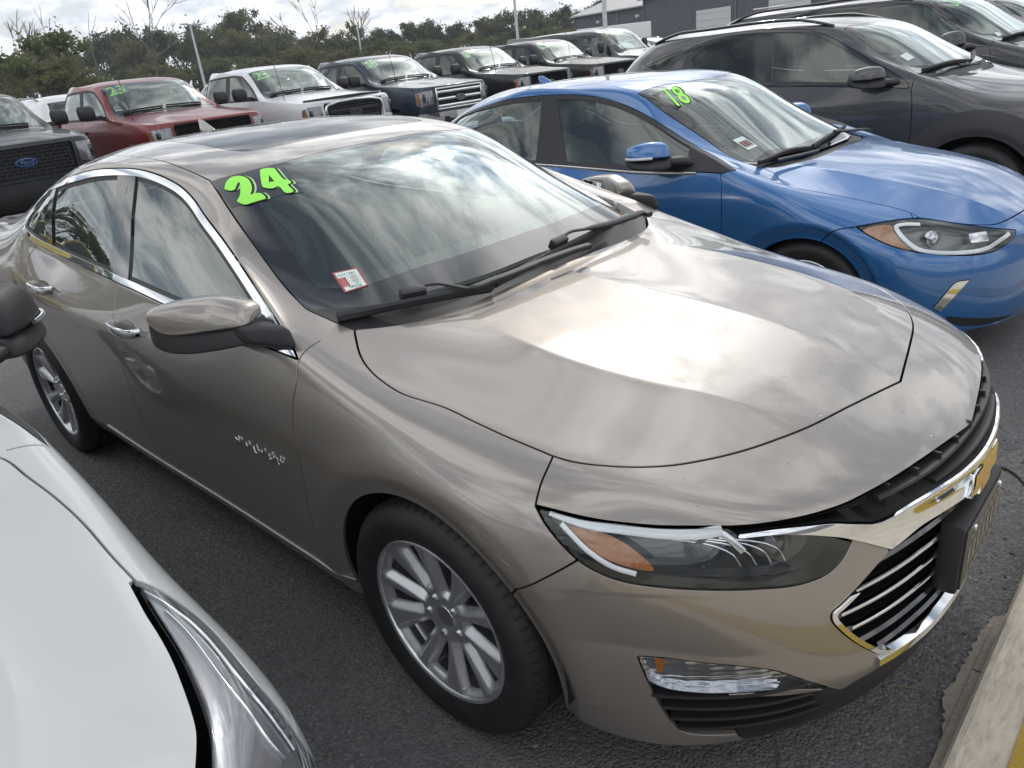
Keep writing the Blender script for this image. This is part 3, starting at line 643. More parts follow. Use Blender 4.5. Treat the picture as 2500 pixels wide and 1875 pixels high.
 'uslat': [(0.8389,-0.4475,0.7607),(0.8784,-0.3951,0.7446),(0.9066,-0.3389,0.7295),(0.9188,-0.297,0.7343),(0.9324,-0.2462,0.7338),(0.9516,-0.1196,0.7349)],
 'uslat2': [(0.8777,-0.3371,0.7626),(0.9098,-0.2814,0.7498),(0.9123,-0.2425,0.7541),(0.9418,-0.0852,0.7453)],
 'amber': [(0.4186,-0.8295,0.7508),(0.4834,-0.7973,0.7402),(0.5374,-0.7783,0.7105),(0.5773,-0.7692,0.6699),(0.5517,-0.7855,0.6701),(0.5061,-0.8095,0.6846),(0.4617,-0.8271,0.7087)],
 'drl_top': [(0.3737,-0.837,0.7727),(0.4378,-0.8141,0.758),(0.5008,-0.7801,0.7495),(0.5816,-0.7337,0.7416),(0.6393,-0.6969,0.7429),(0.6713,-0.6712,0.7505)],
 'drl_side': [(0.4018,-0.835,0.7561),(0.4293,-0.8334,0.7341),(0.4621,-0.8279,0.7064),(0.507,-0.8114,0.6774),(0.5486,-0.7896,0.6632)],
 'proj': [(0.6704,-0.688,0.7165),(0.6073,-0.7328,0.7119),(0.7935,-0.5728,0.669)],
 'fogamber': [(0.5879,-0.7881,0.4424)],
 'rail_a': [(-0.5574,-0.7367,1.0461)],
}
# ------------------------------------------------------------------ panel cutting kit
def XZ(P): return P[:,[0,2]]
def XY(P): return P[:,[0,1]]
def TIL(P): return np.stack([P[:,0], .8*P[:,2]+.6*P[:,1]], 1)
def CYL(P): return np.stack([np.arctan2(-P[:,1], P[:,0]+.1)*.9, P[:,2]], 1)
def line(L, n=6, closed=False): return catmull(L, n, closed)
def poly(proj, *parts, n=6):
    """join 3-D feature lines into a closed 2-D outline"""
    out = []
    for p in parts:
        if isinstance(p, np.ndarray): q = p
        else: q = catmull(p, n) if len(p) > 2 else np.array([[c for c in t if not isinstance(c, str)] for t in p], float)
        out.append(proj(q))
    P = np.concatenate(out); keep = [0]
    for i in range(1, len(P)):
        if np.linalg.norm(P[i]-P[keep[-1]]) > 1e-4: keep.append(i)
    return P[keep]
def reg(proj, pl, shift=0.0): return lambda P, N: poly_sdf(proj(P), pl)+shift
def panel(name, sh, labels, mat, parent, depth=.012, off=None, sym=False, mirr=None, dofold=True):
    """make an object (or a right/left pair) out of labelled faces of a half shell"""
    V, N, T = sh.get(*labels)
    if not len(T): print('EMPTY', name); return []
    if off is not None: V = V+N*(off(V, N)[:,None] if callable(off) else off)
    if dofold: V, N, T = fold(V, N, T, depth)
    if sym:
        V, N, T = both(V, N, T); return [mesh_from(name, V, T, N, mat, parent)]
    a = mesh_from(name, V, T, N, mat, parent); V2, N2, T2 = mirror(V, N, T)
    return [a, mesh_from(name, V2, T2, N2, mat, mirr or parent)]
def recess(name, sh, labels, depth, mat, parent, sym=True):
    V, N, T = sh.get(*labels); V2, N2, T2 = fold(V, N, T, depth); n = len(V)
    V2[:n] = V-N*depth
    if sym: V2, N2, T2 = both(V2, N2, T2)
    return mesh_from(name, V2, T2, None, mat, parent)
def on_surface(bvh, P, off=0.0):
    out = []; nn = []
    for p in P:
        s = -1 if p[1] > 0 else 1; h = bvh.find_nearest(Vector((p[0], p[1]*s, p[2]))); m = np.array([1,s,1]); n = np.array(h[1])*m; out.append(np.array(h[0])*m+n*off); nn.append(n)
    return np.array(out), np.array(nn)
def decal(name, outline, mat, parent, off, hole=None, nrm=None):
    """flat sticker following 3-D outline points that lie on a gently curved pane"""
    bm = bmesh.new(); es = []
    for ring in [outline]+([hole] if hole is not None else []):
        vs = [bm.verts.new(tuple(np.asarray(p, float)+np.asarray(nrm)*off)) for p in ring]
        es += [bm.edges.new((vs[i], vs[(i+1)%len(vs)])) for i in range(len(vs))]
    bmesh.ops.triangle_fill(bm, edges=es, use_beauty=True, use_dissolve=False)
    for f in bm.faces:
        if f.normal.dot(Vector(nrm)) < 0: f.normal_flip()
    me = bpy.data.meshes.new(name); bm.to_mesh(me); bm.free(); me.materials.append(mat)
    o = bpy.data.objects.new(name, me); link(o); o.parent = parent; return o
def text_obj(name, s, mat, parent, frame, size=.05, extrude=.0, shear=0, bold=0, align='CENTER', sx=1.0):
    cu = bpy.data.curves.new(name, 'FONT'); cu.body = s; cu.size = size; cu.extrude = extrude; cu.shear = shear; cu.offset = bold
    cu.align_x = align; cu.align_y = 'CENTER'; cu.resolution_u = 3
    o = bpy.data.objects.new(name, cu)
    me = bpy.data.meshes.new_from_object(tmp_eval(o))
    bpy.data.objects.remove(o); bpy.data.curves.remove(cu)
    me.transform(frame @ Matrix.Diagonal((sx,1,1,1))); me.materials.clear(); me.materials.append(mat)
    o = bpy.data.objects.new(name, me); link(o)
    if parent is not None: o.parent = parent
    return o
def frame(o, u, n):
    """matrix with x along u, z along n"""
    u = Vector(u).normalized(); n = Vector(n); n = (n-u*n.dot(u)).normalized(); v = n.cross(u)
    m = Matrix((u, v, n)).transposed().to_4x4(); m.translation = Vector(o); return m
def blob(name, rings, mat, parent, level=3, cap=True, creases=None, smooth=True):
    """subdivision solid lofted from rings of equal point count"""
    k = len(rings[0]); V = [p for r in rings for p in r]; F = []
    for i in range(len(rings)-1):
        for j in range(k): F.append([i*k+j, i*k+(j+1)%k, (i+1)*k+(j+1)%k, (i+1)*k+j])
    if cap: F += [list(range(k))[::-1], [(len(rings)-1)*k+j for j in range(k)]]
    V, Q = subdiv(V, F, creases or {}, level, limit=True)
    o = mesh_from(name, V, Q, None, mat, parent); bm = bmesh.new(); bm.from_mesh(o.data); bmesh.ops.recalc_face_normals(bm, faces=bm.faces); bm.to_mesh(o.data); bm.free()
    return o
def seat(parent, x, y, z, mat, name='seat', h=.62, hr=True):
    t = empty(name); t.parent = parent
    def ring(c, w, d, tilt=0): return [(c[0]+sx*d, c[1]+sy*w, c[2]+sx*tilt) for sx, sy in ((1,1),(1,-1),(-1,-1),(-1,1))]
    blob('cushion', [ring((x,y,z-.12),.25,.26), ring((x,y,z),.26,.27), ring((x+.0,y,z+.06),.23,.24)], mat, t, 2)
    blob('seat_back', [ring((x-.20,y,z-.02),.22,.08), ring((x-.25,y,z+.15),.25,.09), ring((x-.33,y,z+.40),.25,.075), ring((x-.39,y,z+h),.19,.055)], mat, t, 2)
    if hr: blob('headrest', [ring((x-.42,y,z+h+.05),.11,.05), ring((x-.42,y,z+h+.11),.14,.06), ring((x-.43,y,z+h+.20),.13,.05), ring((x-.43,y,z+h+.24),.08,.035)], mat, t, 2)
    return t
def cabin(parent, xd, xs, xr, zb, wy, mat_seat, zc=.50, dash=True, rear=True):
    """dashboard, wheel, front and rear seats"""
    if dash:
        V = [(xd,-wy,zb),(xd,wy,zb),(xd-.42,wy,zb+.02),(xd-.42,-wy,zb+.02),(xd-.52,-wy,zb-.16),(xd-.52,wy,zb-.16),(xd-.45,wy,zb-.5),(xd-.45,-wy,zb-.5)]
        mesh_from('dashboard', V, [[0,1,2,3],[3,2,5,4],[4,5,6,7]], mat=M_cabin, parent=parent, smooth=False)
        a = np.linspace(0, 2*math.pi, 25); st = [(xd-.72+.07*math.sin(t), .37+.185*math.cos(t), zb-.06+.17*math.sin(t)) for t in a]
        tube('steering_wheel', st, .016, M_cabin, parent, 6)
    for y in (-.37, .37): seat(parent, xs, y, zc, mat_seat)
    if rear:
        for y in (-.36, .36): seat(parent, xr, y, zc+.02, mat_seat, 'rear_seat', h=.54)
    box('cabin_floor', ((xd+xr)/2-.2, 0, .24), (abs(xd-xr)+.9, 1.5, .04), M_dark, parent)
def under(parent, x0, x1, wy, z=.21, zt=.55):
    """black box added in place of the underbody, blocks light beneath and in gaps"""
    V = [(x0,-wy,z),(x1,-wy,z),(x1,wy,z),(x0,wy,z),(x0,-wy*.9,zt),(x1,-wy*.9,zt),(x1,wy*.9,zt),(x0,wy*.9,zt)]
    mesh_from('underbody_block', V, [[0,1,2,3],[4,7,6,5],[0,4,5,1],[1,5,6,2],[2,6,7,3],[3,7,4,0]], mat=M_dark, parent=parent, smooth=False)  # plain dark box, added to keep light out from below
def wheel_well(parent, x, z, r, yo, yi=.52):
    a = np.linspace(-.12, math.pi+.12, 30); 
    for s in (-1, 1):
        V = []; 
        for t in a: V += [(x+r*math.cos(t), s*yo, z+r*math.sin(t)), (x+r*math.cos(t), s*yi, z+r*math.sin(t))]
        F = [[2*i, 2*i+1, 2*i+3, 2*i+2] for i in range(len(a)-1)]; V.append((x, s*yi, z)); c = len(V)-1
        F += [[2*i+1, c, 2*i+3] for i in range(len(a)-1)]
        mesh_from('wheel_arch_liner', V, F, mat=M_dark, parent=parent)
# ------------------------------------------------------------------ ground
def asphalt():
    m = bpy.data.materials.new('asphalt'); m.use_nodes = True; t = m.node_tree; b = t.nodes['Principled BSDF']
    tcn = nd(t, 'ShaderNodeTexCoord')
    v = nd(t, 'ShaderNodeTexVoronoi', i_Scale=130.0); lk(t, tcn.outputs['Object'], v.inputs['Vector'])
    v2 = nd(t, 'ShaderNodeTexNoise', i_Scale=.55, i_Detail=9.0, i_Roughness=.62); lk(t, tcn.outputs['Object'], v2.inputs['Vector'])
    n3 = nd(t, 'ShaderNodeTexNoise', i_Scale=45.0, i_Detail=8.0, i_Roughness=.7); lk(t, tcn.outputs['Object'], n3.inputs['Vector'])
    c = ramp(t, v.outputs['Color'], [(.0, (.070,.069,.072)), (.5, (.160,.157,.158)), (.85, (.28,.274,.27)), (1, (.48,.47,.45))])
    c = mixc(t, ramp(t, v2.outputs[0], [(.35, 0.0), (.7, 1.0)]), c, (.12,.118,.122))
    c = mixc(t, ramp(t, n3.outputs[0], [(.4, 0.0), (.75, .7)]), c, (.20,.196,.194)); lk(t, c, b.inputs['Base Color'])
    b.inputs['Roughness'].default_value = .82; b.inputs['Specular IOR Level'].default_value = .3
    h = mth(t, 'ADD', mth(t, 'MULTIPLY', v.outputs['Distance'], -1.0), mth(t, 'MULTIPLY', n3.outputs[0], .5))
    bp = nd(t, 'ShaderNodeBump', i_Strength=.9, i_Distance=.006); lk(t, h, bp.inputs['Height']); lk(t, bp.outputs[0], b.inputs['Normal'])
    return m
M_asph = asphalt()
g = mesh_from('ground', [(-400,-400,0),(400,-400,0),(400,400,0),(-400,400,0)], [[0,1,2,3]], mat=M_asph, smooth=False); tag(g, kind='structure')
# ------------------------------------------------------------------ tan sedan in the middle
def build_tan():
    P_tan = paint('tan_metallic', (.295,.262,.232), .55, .36, ior=1.85)
    car = tag(empty('sedan'), 'metallic tan sedan with a green 24 on its windshield, in the middle of the picture', 'car')
    V, Q, N = car_half(TA, CA, 5)
    # rolled arch lips, bonnet ridges, sill tuck
    for cx, r0 in ((0,.372),(-2.829,.385)):
        r = np.hypot(V[:,0]-cx, V[:,2]-.335); m = (V[:,1] < -.6) & (V[:,2] < .95)
        k = np.clip(1-(r-r0)/.055, 0, 1)*m; k = k*k*(3-2*k); V[:,1] += .016*k
        k2 = np.exp(-((r-r0-.075)/.05)**2)*m*(V[:,2] > .3); V[:,1] -= .006*k2
    for L, h, wd in ((LA['ridge_n'], .009, .055), ([(-.25,0,1),(.2,0,.95),(.78,0,.83)], .007, .07)):
        d, al = line_dist(V[:,:2], catmull([p[:2] for p in L], 8)); m = N[:,2] > .6
        V[:,2] += h*np.exp(-d/wd)*m*np.clip(al/.25,0,1)*np.clip((1-al)/.2+.15,0,1)*(V[:,0] > -.27)
    # fold across the bumper below the lamp
    c = CYL(V); kz = (V[:,2]-(.505+.03*np.clip((c[:,0]-.5)/.4,0,1)))/.05
    V -= N*(.010*np.exp(-np.abs(kz+.8)*.9)*np.clip((c[:,0]-.55)/.2,0,1)*np.clip((V[:,0]-.36)/.15,0,1)*(V[:,2] < .62))[:,None]
    N = vnormals(V, Q); 
    if N[V[:,2].argmax(),2] < 0: N = -N
    sh = Shell(V, N, quads_to_tris(Q))
    for cx, r0 in ((0,.372),(-2.829,.385)):
        sh.region('hole', lambda P, n, cx=cx, r0=r0: np.hypot(P[:,0]-cx, P[:,2]-.335)-r0, where=lambda c, n: (c[:,1] < -.5) & (c[:,2] < .8))
    L = {k: v for k, v in LA.items()}
    L['dlo_top'] = [(-2.655,-.815,1.16),(-2.63,-.80,1.20),(-2.555,-.775,1.25),(-2.41,-.735,1.316)]+L['dlo_top'][5:]
    hood = poly(XY, L['hood_rear'][::-1], L['hood_side'], L['hood_front'][:-1], np.array([[.775,0,.84],[.76,.2,.83],[-.27,.2,1]]))
    sh.region('hood', reg(XY, hood), ['body'], .006, lambda c, n: (n[:,2] > .35) & (c[:,0] > -.6) & (c[:,2] > .75))
    wst = [(-1.185,-.609,1.352)]+[p for p in L['ws_top'][1:6]]+[(-1.085,.0,1.393),(-1.09,.2,1.39)]
    gl = poly(XY, [(-.384,-.706,1)], L['ws_r'][::-1], wst, np.array([[-.27,.2,1]]), L['hood_rear'][::-1])
    sh.region('screen', reg(XY, gl), ['body'], .005, lambda c, n: (c[:,2] > .93) & (n[:,2] > .2))
    cow = poly(XY, [(-.60,-.80,1),(-.52,-.70,1),(-.40,-.55,1),(-.345,-.30,1),(-.34,0,1),(-.34,.2,1)], np.array([[.2,.2,1],[.2,-.8,1]]))
    sh.region('cowl', reg(XY, cow), ['screen'])
    frit = poly(XY, [(-.60,-.66,1,'c'),(-.50,-.57,1),(-.445,-.30,1),(-.435,0,1),(-.435,.2,1,'c')], np.array([[-1.055,.2,1.3],[-1.055,0,1.3],[-1.055,-.2,1.3],[-1.065,-.40,1.3],[-1.13,-.545,1.3]]))
    sh.region('glass', reg(XY, frit), ['screen'])
    # front end
    fr = lambda c, n: (c[:,0] > .28) & (c[:,2] < .9)
    mid = lambda z, x=.95: np.array([[x,.25,z]])
    bt = [(p[0],p[1],p[2]-.013*min(1,max(0,(.50-abs(p[1]))/.12))) for p in L['bar_top']]; L['bar_top'] = bt
    gu = poly(CYL, L['grille_up'], mid(.75), mid(.70), L['bar_top'][::-1]); 
    bar = poly(CYL, L['bar_top'], mid(.70), mid(.60), L['bar_low'][-2::-1])
    glw = poly(CYL, [(.892,-.384,.6145,'c')]+L['grille_low'][1:-3], np.array([[.94,-.19,.312],[.95,-.1,.30],[.95,.25,.298],[.95,.25,.60]]), L['bar_low'][5:-1][::-1])
    hl = poly(CYL, L['headlight']); fog = poly(CYL, L['fog'])
    sh.region('bar', reg(CYL, bar), ['body'], .002, fr)
    sh.region('grille_u', reg(CYL, gu), ['body'], .003, fr)
    sh.region('grille_l', reg(CYL, glw), ['body'], .003, fr)
    sh.region('lamp', reg(CYL, hl), ['body'], .006, fr)
    sh.region('fog', reg(CYL, fog), ['body'], .004, fr)
    chin = poly(CYL, L['chin'][:-1], [(.722,-.64,.19),(.70,-.62,.10)], np.array([[.9,.3,.1],[.95,.3,.293]]), np.array([[.95,0,.29],[.945,-.19,.30]]), L['chin_up'][4::-1])
    sh.region('chin', reg(CYL, chin), ['body'], .004, lambda c, n: (c[:,0] > .28) & (c[:,2] < .5))
    cut = poly(CYL, L['fender_bumper'], L['fender_bumper_low'], np.array([[.28,-.95,.5],[.3,-.9,.0],[.8,.2,0],[.8,.2,1.2],[.322,-.62,1.2]]))
    sh.region('bumper', reg(CYL, cut), ['body'], .005, fr)
    # windows
    dlo = poly(TIL, L['dlo_top'], L['dlo_bot'][:0:-1]+[(-2.66,-.82,1.135)])
    side = lambda c, n: (c[:,1] < -.5) & (c[:,2] > .9)
    sh.region('dlo', reg(TIL, dlo), ['body'], .006, side)
    sh.region('dlo_in', reg(TIL, dlo, .025), ['dlo'], 0, side)
    sh.region('dlo_gl', reg(TIL, dlo, .040), ['dlo_in'], 0, side)
    bp = np.array([[-1.745,1.5],[-1.705,1.06],[-1.695,.9],[-1.52,.9],[-1.53,1.04],[-1.60,1.24],[-1.63,1.5]])
    sh.region('pillar', reg(XZ, bp), ['dlo_in','dlo_gl'], 0, side)
    sh.region('pillar_gap', lambda P, n: np.abs(P[:,0]-(-1.655+.10*(P[:,2]-1.2)*-.4))-.003, ['pillar','dlo'], 0, side)
    qb = np.array([[-2.30,1.5],[-2.36,1.0],[-2.31,1.0],[-2.25,1.5]])
    sh.region('qbar', reg(XZ, qb), ['dlo_in','dlo_gl'], 0, side)
    sail = np.array([[-.79,1.5],[-.69,.9],[-.3,.9],[-.3,1.5]])
    sh.region('sail', reg(XZ, sail), ['dlo_in','dlo_gl'], 0, side)
    sh.region('glass_q', lambda P, n: P[:,0]+2.33, ['dlo_gl'], 0, side)
    sh.region('glass_r', lambda P, n: P[:,0]+1.65, ['dlo_gl'], 0, side)
    # doors, roof, rear
    dr = lambda c, n: (c[:,1] < -.80) & (c[:,2] < 1.01-.045*(c[:,0]+.4))
    fd = poly(XZ, L['front_door'], np.array([[-.52,-.9,.268],[-1.585,-.9,.272]]), [(-1.59,-.92,.40)]+L['door_b'][::-1], np.array([[-1.62,-.8,1.2],[-.41,-.8,1.2]]))
    sh.region('door_f', reg(XZ, fd), ['body'], .005, dr)
    rd = poly(XZ, L['door_b'], [(-1.59,-.92,.40),(-1.59,-.92,.272)], np.array([[-2.38,-.9,.272]]), [(-2.36,-.9,.36),(-2.42,-.9,.60),(-2.52,-.9,.745),(-2.55,-.93,.86),(-2.575,-.9,.96),(-2.56,-.87,1.02),(-2.49,-.83,1.09)], np.array([[-2.45,-.8,1.2],[-1.62,-.8,1.2]]))
    sh.region('door_r', reg(XZ, rd), ['body'], .005, dr)
    rf = poly(XY, [(-1.185,-.607,1.35),(-1.36,-.606,1.39),(-1.55,-.60,1.41),(-1.72,-.602,1.42),(-2.2,-.585,1.41),(-2.55,-.555,1.36)], np.array([[-2.60,-.3,1],[-2.6,.2,1],[-1.085,.2,1],[-1.085,0,1.393]]), wst[::-1][2:])
    sh.region('roof', reg(XY, rf), ['body'], .005, lambda c, n: (c[:,2] > 1.2))
    sr = np.array([[-1.255,.2],[-1.25,0],[-1.25,-.25]]+list(catmull([(-1.255,-.34),(-1.285,-.405),(-1.35,-.43),(-1.6,-.425),(-1.95,-.405),(-2.3,-.38),(-2.36,-.34)],4))+[[-2.37,-.2],[-2.37,.2]])
    sh.region('sunroof', reg(XY, sr), ['roof'], .006, lambda c, n: (c[:,2] > 1.2))
    rg = np.array([[-2.62,.2],[-2.62,-.5],[-2.7,-.55],[-3.2,-.57],[-3.27,-.4],[-3.28,.2]])
    sh.region('backlight', reg(XY, rg), ['body'], .006, lambda c, n: (c[:,2] > 1.05))
    # objects
    panel('hood', sh, ['hood'], P_tan, car, sym=True)
    panel('body_shell', sh, ['body'], P_tan, car, sym=True)
    panel('front_bumper', sh, ['bumper'], P_tan, car, sym=True)
    rp = panel('roof', sh, ['roof'], P_tan, car, sym=True)[0]
    panel('sunroof', sh, ['sunroof'], M_sunroof, rp, sym=True, off=-.001)
    for lab, nm in (('door_f','front_door'),('door_r','rear_door')):
        ds = panel(nm, sh, [lab], P_tan, car)
        if lab == 'door_f': fdoors = ds
        else: rdoors = ds
    ws = panel('windshield', sh, ['glass'], G_ws, car, sym=True, dofold=False)[0]
    panel('windshield_border', sh, ['screen'], M_gloss, ws, sym=True, dofold=False)
    panel('cowl', sh, ['cowl'], M_black, car, sym=True, off=lambda V, N: -.022*np.clip((V[:,0]+.42)/.10, 0, 1))
    panel('rear_glass', sh, ['backlight'], G_priv, car, sym=True, dofold=False)
    panel('window_trim', sh, ['dlo'], M_chrome, car, off=.0035)
    panel('window_seal', sh, ['dlo_in'], M_rub, car, off=-.004, dofold=False)
    panel('door_pillar', sh, ['pillar'], M_gloss, car, off=.001)
    panel('quarter_bar', sh, ['qbar'], M_gloss, car, off=.001)
    panel('mirror_sail', sh, ['sail'], M_black, car, off=.0)
    panel('front_window', sh, ['dlo_gl'], G_side, car, off=-.006, dofold=False)
    panel('rear_window', sh, ['glass_r'], G_side, car, off=-.006, dofold=False)
    panel('quarter_window', sh, ['glass_q'], G_side, car, off=-.006, dofold=False)
    # grilles
    def bulge(V, N):
        d = poly_sdf(CYL(V), bar); return .003+.015*np.sqrt(np.clip(-d/.022, 0, 1))
    panel('chrome_wing', sh, ['bar'], M_chrome, car, depth=.035, off=bulge, sym=True)
    g1 = recess('upper_grille', sh, ['grille_u'], .055, M_dark, car)
    g2 = recess('lower_grille', sh, ['grille_l'], .060, M_dark, car)
    # chrome frame round the lower grille
    sh.region('gl_in', reg(CYL, glw, .011), ['grille_l'], 0, fr)
    sh.region('gl_top', lambda P, n: -(P[:,2]-(.56+.0*P[:,0])), ['grille_l'], 0, fr)
    Vb, Nb, Tb = sh.get('grille_l')
    fo = panel('grille_frame', sh, ['grille_l'], M_chrome, g2, depth=.02, off=.005, sym=True)
    bvh = BVHTree.FromPolygons([tuple(v) for v in V], [tuple(q) for q in Q])
    yy = np.linspace(-.40, .40, 41); lo = []
    for y in yy:
        h = bvh.ray_cast(Vector((1.4,-abs(y),.318+.10*max(0,abs(y)-.2))), Vector((-1,0,0)))[0]; lo.append((h.x-.004, y, h.z))
    sweep('lower_trim', lo, [(-.006,.017),(.010,.010),(.012,-.006),(.004,-.020),(-.02,-.018),(-.02,.014)], M_chrome, g2, up=(0,0,1))
    def slat(nm, zf, y0, prof, mat, par, back=.022, n=36):
        path = []
        for y in np.linspace(-y0, y0, n):
            h = bvh.ray_cast(Vector((1.4,-abs(y)-1e-4,zf(abs(y)))), Vector((-1,0,0)))[0]
            if h is None: continue
            path.append((h.x-back, y, h.z))
        return sweep(nm, path, prof, mat, par)
    blade = [(-.03,.006),(.004,.012),(.010,.004),(.004,-.010),(-.03,-.012)]
    for k, (zb, ye) in enumerate(((.590,.43),(.545,.50),(.50,.505),(.452,.475),(.405,.435),(.360,.38))):
        s_ = slat('grille_slat', lambda y, zb=zb: zb-.10*max(0, .26-y)*.6+.0, ye, blade, M_gloss, g2)
        if k in (1,2,3):
            for sg in (-1, 1):
                pth = []
                for y in np.linspace(.19, ye-.008, 14):
                    h = bvh.ray_cast(Vector((1.4,-y,zb-.10*max(0,.26-y)*.6+.010)), Vector((-1,0,0)))[0]; pth.append((h.x-.017, sg*y, h.z))
                sweep('slat_trim', pth, rrect(.016,.008,.4), M_chrome, s_)
    for zb, ye in ((.743,.40),(.722,.24)):
        slat('grille_slat', lambda y, zb=zb: zb, ye, [(-.03,.003),(.006,.006),(.008,.0),(-.03,-.010)], M_black, g1, .016)
    for y in np.linspace(-.36,.36,9):
        h = bvh.ray_cast(Vector((1.4,-abs(y)-1e-4,.735)), Vector((-1,0,0)))[0]; box('grille_rib', (h.x-.04,y,.735), (.03,.006,.05), M_black, g1)
    # emblem: two crossed bars, chrome edge and gold face
    gold = pm('emblem_gold', (.62,.42,.10), .25, .9)
    bow = [(-.112,-.026),(-.094,.026),(-.038,.026),(-.030,.048),(.046,.048),(.038,.026),(.112,.026),(.094,-.026),(.038,-.026),(.030,-.048),(-.046,-.048),(-.038,-.026)]
    em = prism('emblem', bow, M_chrome, car, .014, frame((.960,0,.648),(0,1,0),(1,0,.10)), .003)
    prism('emblem_face', [(x*.86,y*.78) for x, y in bow], gold, em, .002, frame((.9755,0,.650),(0,1,0),(1,0,.10)))
    # plate on a black holder
    ph = box('plate_holder', (.958,0,.487), (.052,.33,.185), M_black, car, .012)
    pl = box('number_plate', (.9865,0,.487), (.004,.308,.156), pm('plate_metal',(.10,.10,.105),.4,.5), ph, .0015)
    fm = frame((.990,0,.487),(0,1,0),(1,0,0))
    for txt, dz, sz in (('DEALER',.052,.026),('8AK  4172',0,.075),('NEW & USED',-.055,.024)): pass
    for dz, hh in ((.05,.012),(.0,.05),(-.052,.012)):
        for i in range(7): box('embossing', (.9892,-.12+i*.04,.487+dz), (.0015,.026,hh), pm('plate_relief',(.20,.20,.20),.4,.6), pl)
    for y in (-.11,.11):
        o = lathe('plate_bolt', [(0,0),(.006,0),(.008,.003),(.008,.006)], M_chrome, pl, 10); o.rotation_euler = (0,0,R(-90)); o.rotation_euler = (0,0,R(90)); o.location = (.994,y,.557)
    # headlamps
    for sgn, mir in ((-1, 1), (1, -1)):
        pass
    V0, N0, T0 = sh.get('lamp')
    def fan(name, V, N, T, mat, par): 
        a = mesh_from(name, V, T, N, mat, par[0]); V2, N2, T2 = mirror(V, N, T); return [a, mesh_from(name, V2, T2, N2, mat, par[1])]
    hls = []
    for s in (-1, 1): e = empty('headlight'); e.parent = car; hls.append(e)
    Vf, Nf, Tf = fold(V0, N0, T0, .05); n0 = len(V0)
    Vb = Vf.copy(); Vb[:n0] = V0-N0*.052
    fan('lamp_bowl', Vb, None if False else vnormals(Vb, Tf), Tf, M_gloss, hls)
    fan('lamp_lens', *fold(V0+N0*.001, N0, T0, .006), G_lens, hls)
    def inner(line_, off, n=8):
        P = catmull(line_, n); Q_, n_ = on_surface(bvh, P, -off); return Q_, n_
    def pair(fn):
        for i, s in enumerate((1, -1)):
            fn(np.array([1, s, 1]), hls[i])
    drt, drn = inner(L['drl_top'], .010); drs, dsn = inner(L['drl_side'], .010)
    pair(lambda f, p: sweep('daylight_bar', drt*f, rrect(.016,.006,.4), M_drl, p, up=drn*f, scale=np.stack([np.interp(np.linspace(0,1,len(drt)),[0,.3,1],[.6,1.2,1.5])]*2,1)))
    pair(lambda f, p: sweep('daylight_hook', drs*f, rrect(.011,.006,.4), M_drl, p, up=dsn*f))
    am, an = on_surface(bvh, catmull(L['amber'], 5, True), -.016); nmean = an.mean(0)
    pair(lambda f, p: decal('side_marker', am*f, M_amber, p, .0, nrm=nmean*f))
    for (c, rr) in (((.655,-.672,.690), .034), ((.745,-.585,.685), .036)):
        h = bvh.find_nearest(Vector(c)); cc = np.array(h[0])-np.array(h[1])*.040
        def prj(f, p):
            o = lathe('projector', [(0,-.010),(.018,-.007),(.028,.002),(rr,.006),(rr+.006,.0),(rr+.010,.012),(rr+.010,.04)], pm('projector_glass',(.03,.035,.04),.05,.0,coat=1), p, 28)
            o.location = cc*f; o.rotation_euler = (0,0,R(90-22)*1 if f[1] > 0 else R(90+22))
        pair(prj)
    q, qn = inner([(.60,-.745,.735),(.66,-.69,.715),(.69,-.66,.69),(.70,-.65,.665)], .022)
    for k in range(4):
        qq = q+np.array([.022,-.0,.0])*k*1.1+np.array([0,.02,0])*k
        q2, _ = on_surface(bvh, qq, -.026); pair(lambda f, p: tube('reflector_fin', q2*f, .0022, M_satin, p, 6))
    q, qn = inner([(.655,-.69,.752),(.675,-.665,.735),(.69,-.65,.712),(.70,-.645,.70)], .012)
    pair(lambda f, p: sweep('reflector_blade', q*f, rrect(.014,.003,.4), M_satin, p, up=qn*f))
    # daytime lamps in the bumper
    V0, N0, T0 = sh.get('fog'); fgs = []
    for s in (-1, 1): e = empty('bumper_lamp'); e.parent = car; fgs.append(e)
    Vf, Nf, Tf = fold(V0, N0, T0, .022); Vb = Vf.copy(); n0 = len(V0); cz = CYL(V0)
    Vb[:n0] = V0-N0*(.016+.0022*np.abs(np.sin(cz[:,0]*70))+.0025*np.abs(np.sin(cz[:,1]*420)))[:,None]
    fan('lamp_bowl', Vb, vnormals(Vb, Tf), Tf, M_refl, fgs)
    fan('lamp_lens', *fold(V0, N0, T0, .006), G_lens, fgs)
    a0, an = on_surface(bvh, np.array([(.585,-.79,.462),(.605,-.778,.458),(.60,-.785,.425),(.588,-.79,.425)]), -.008)
    for i, f in enumerate((np.array([1,1,1]), np.array([1,-1,1]))): decal('side_marker', a0*f, M_amber, fgs[i], 0, nrm=an.mean(0)*f)
    # black chin with louvres
    ch = panel('chin', sh, ['chin'], M_black, car, sym=True, depth=.03, off=lambda V, N: -.030*np.clip((-V[:,1]-.52)/.06, 0, 1)*np.clip((V[:,2]-.225)/.03, 0, 1))[0]
    for k in range(4):
        z = .258+k*.034; y1 = .755-.0*k+.012*k; pth = []
        for y in np.linspace(.53-.03*(k<1)+.015*k, y1, 12):
            h = bvh.ray_cast(Vector((1.4,-y,z)), Vector((-1,0,0)))
            if h[0] is None: continue
            pth.append(np.array(h[0])-np.array(h[1])*.018)
        for f in (1,-1): sweep('louvre', np.array(pth)*np.array([1,f,1]), [(-.02,.010),(.010,.006),(.012,-.002),(-.02,.002)], M_black, ch)
    # wheels, arches, underside, cabin
    w0 = make_wheel(car)
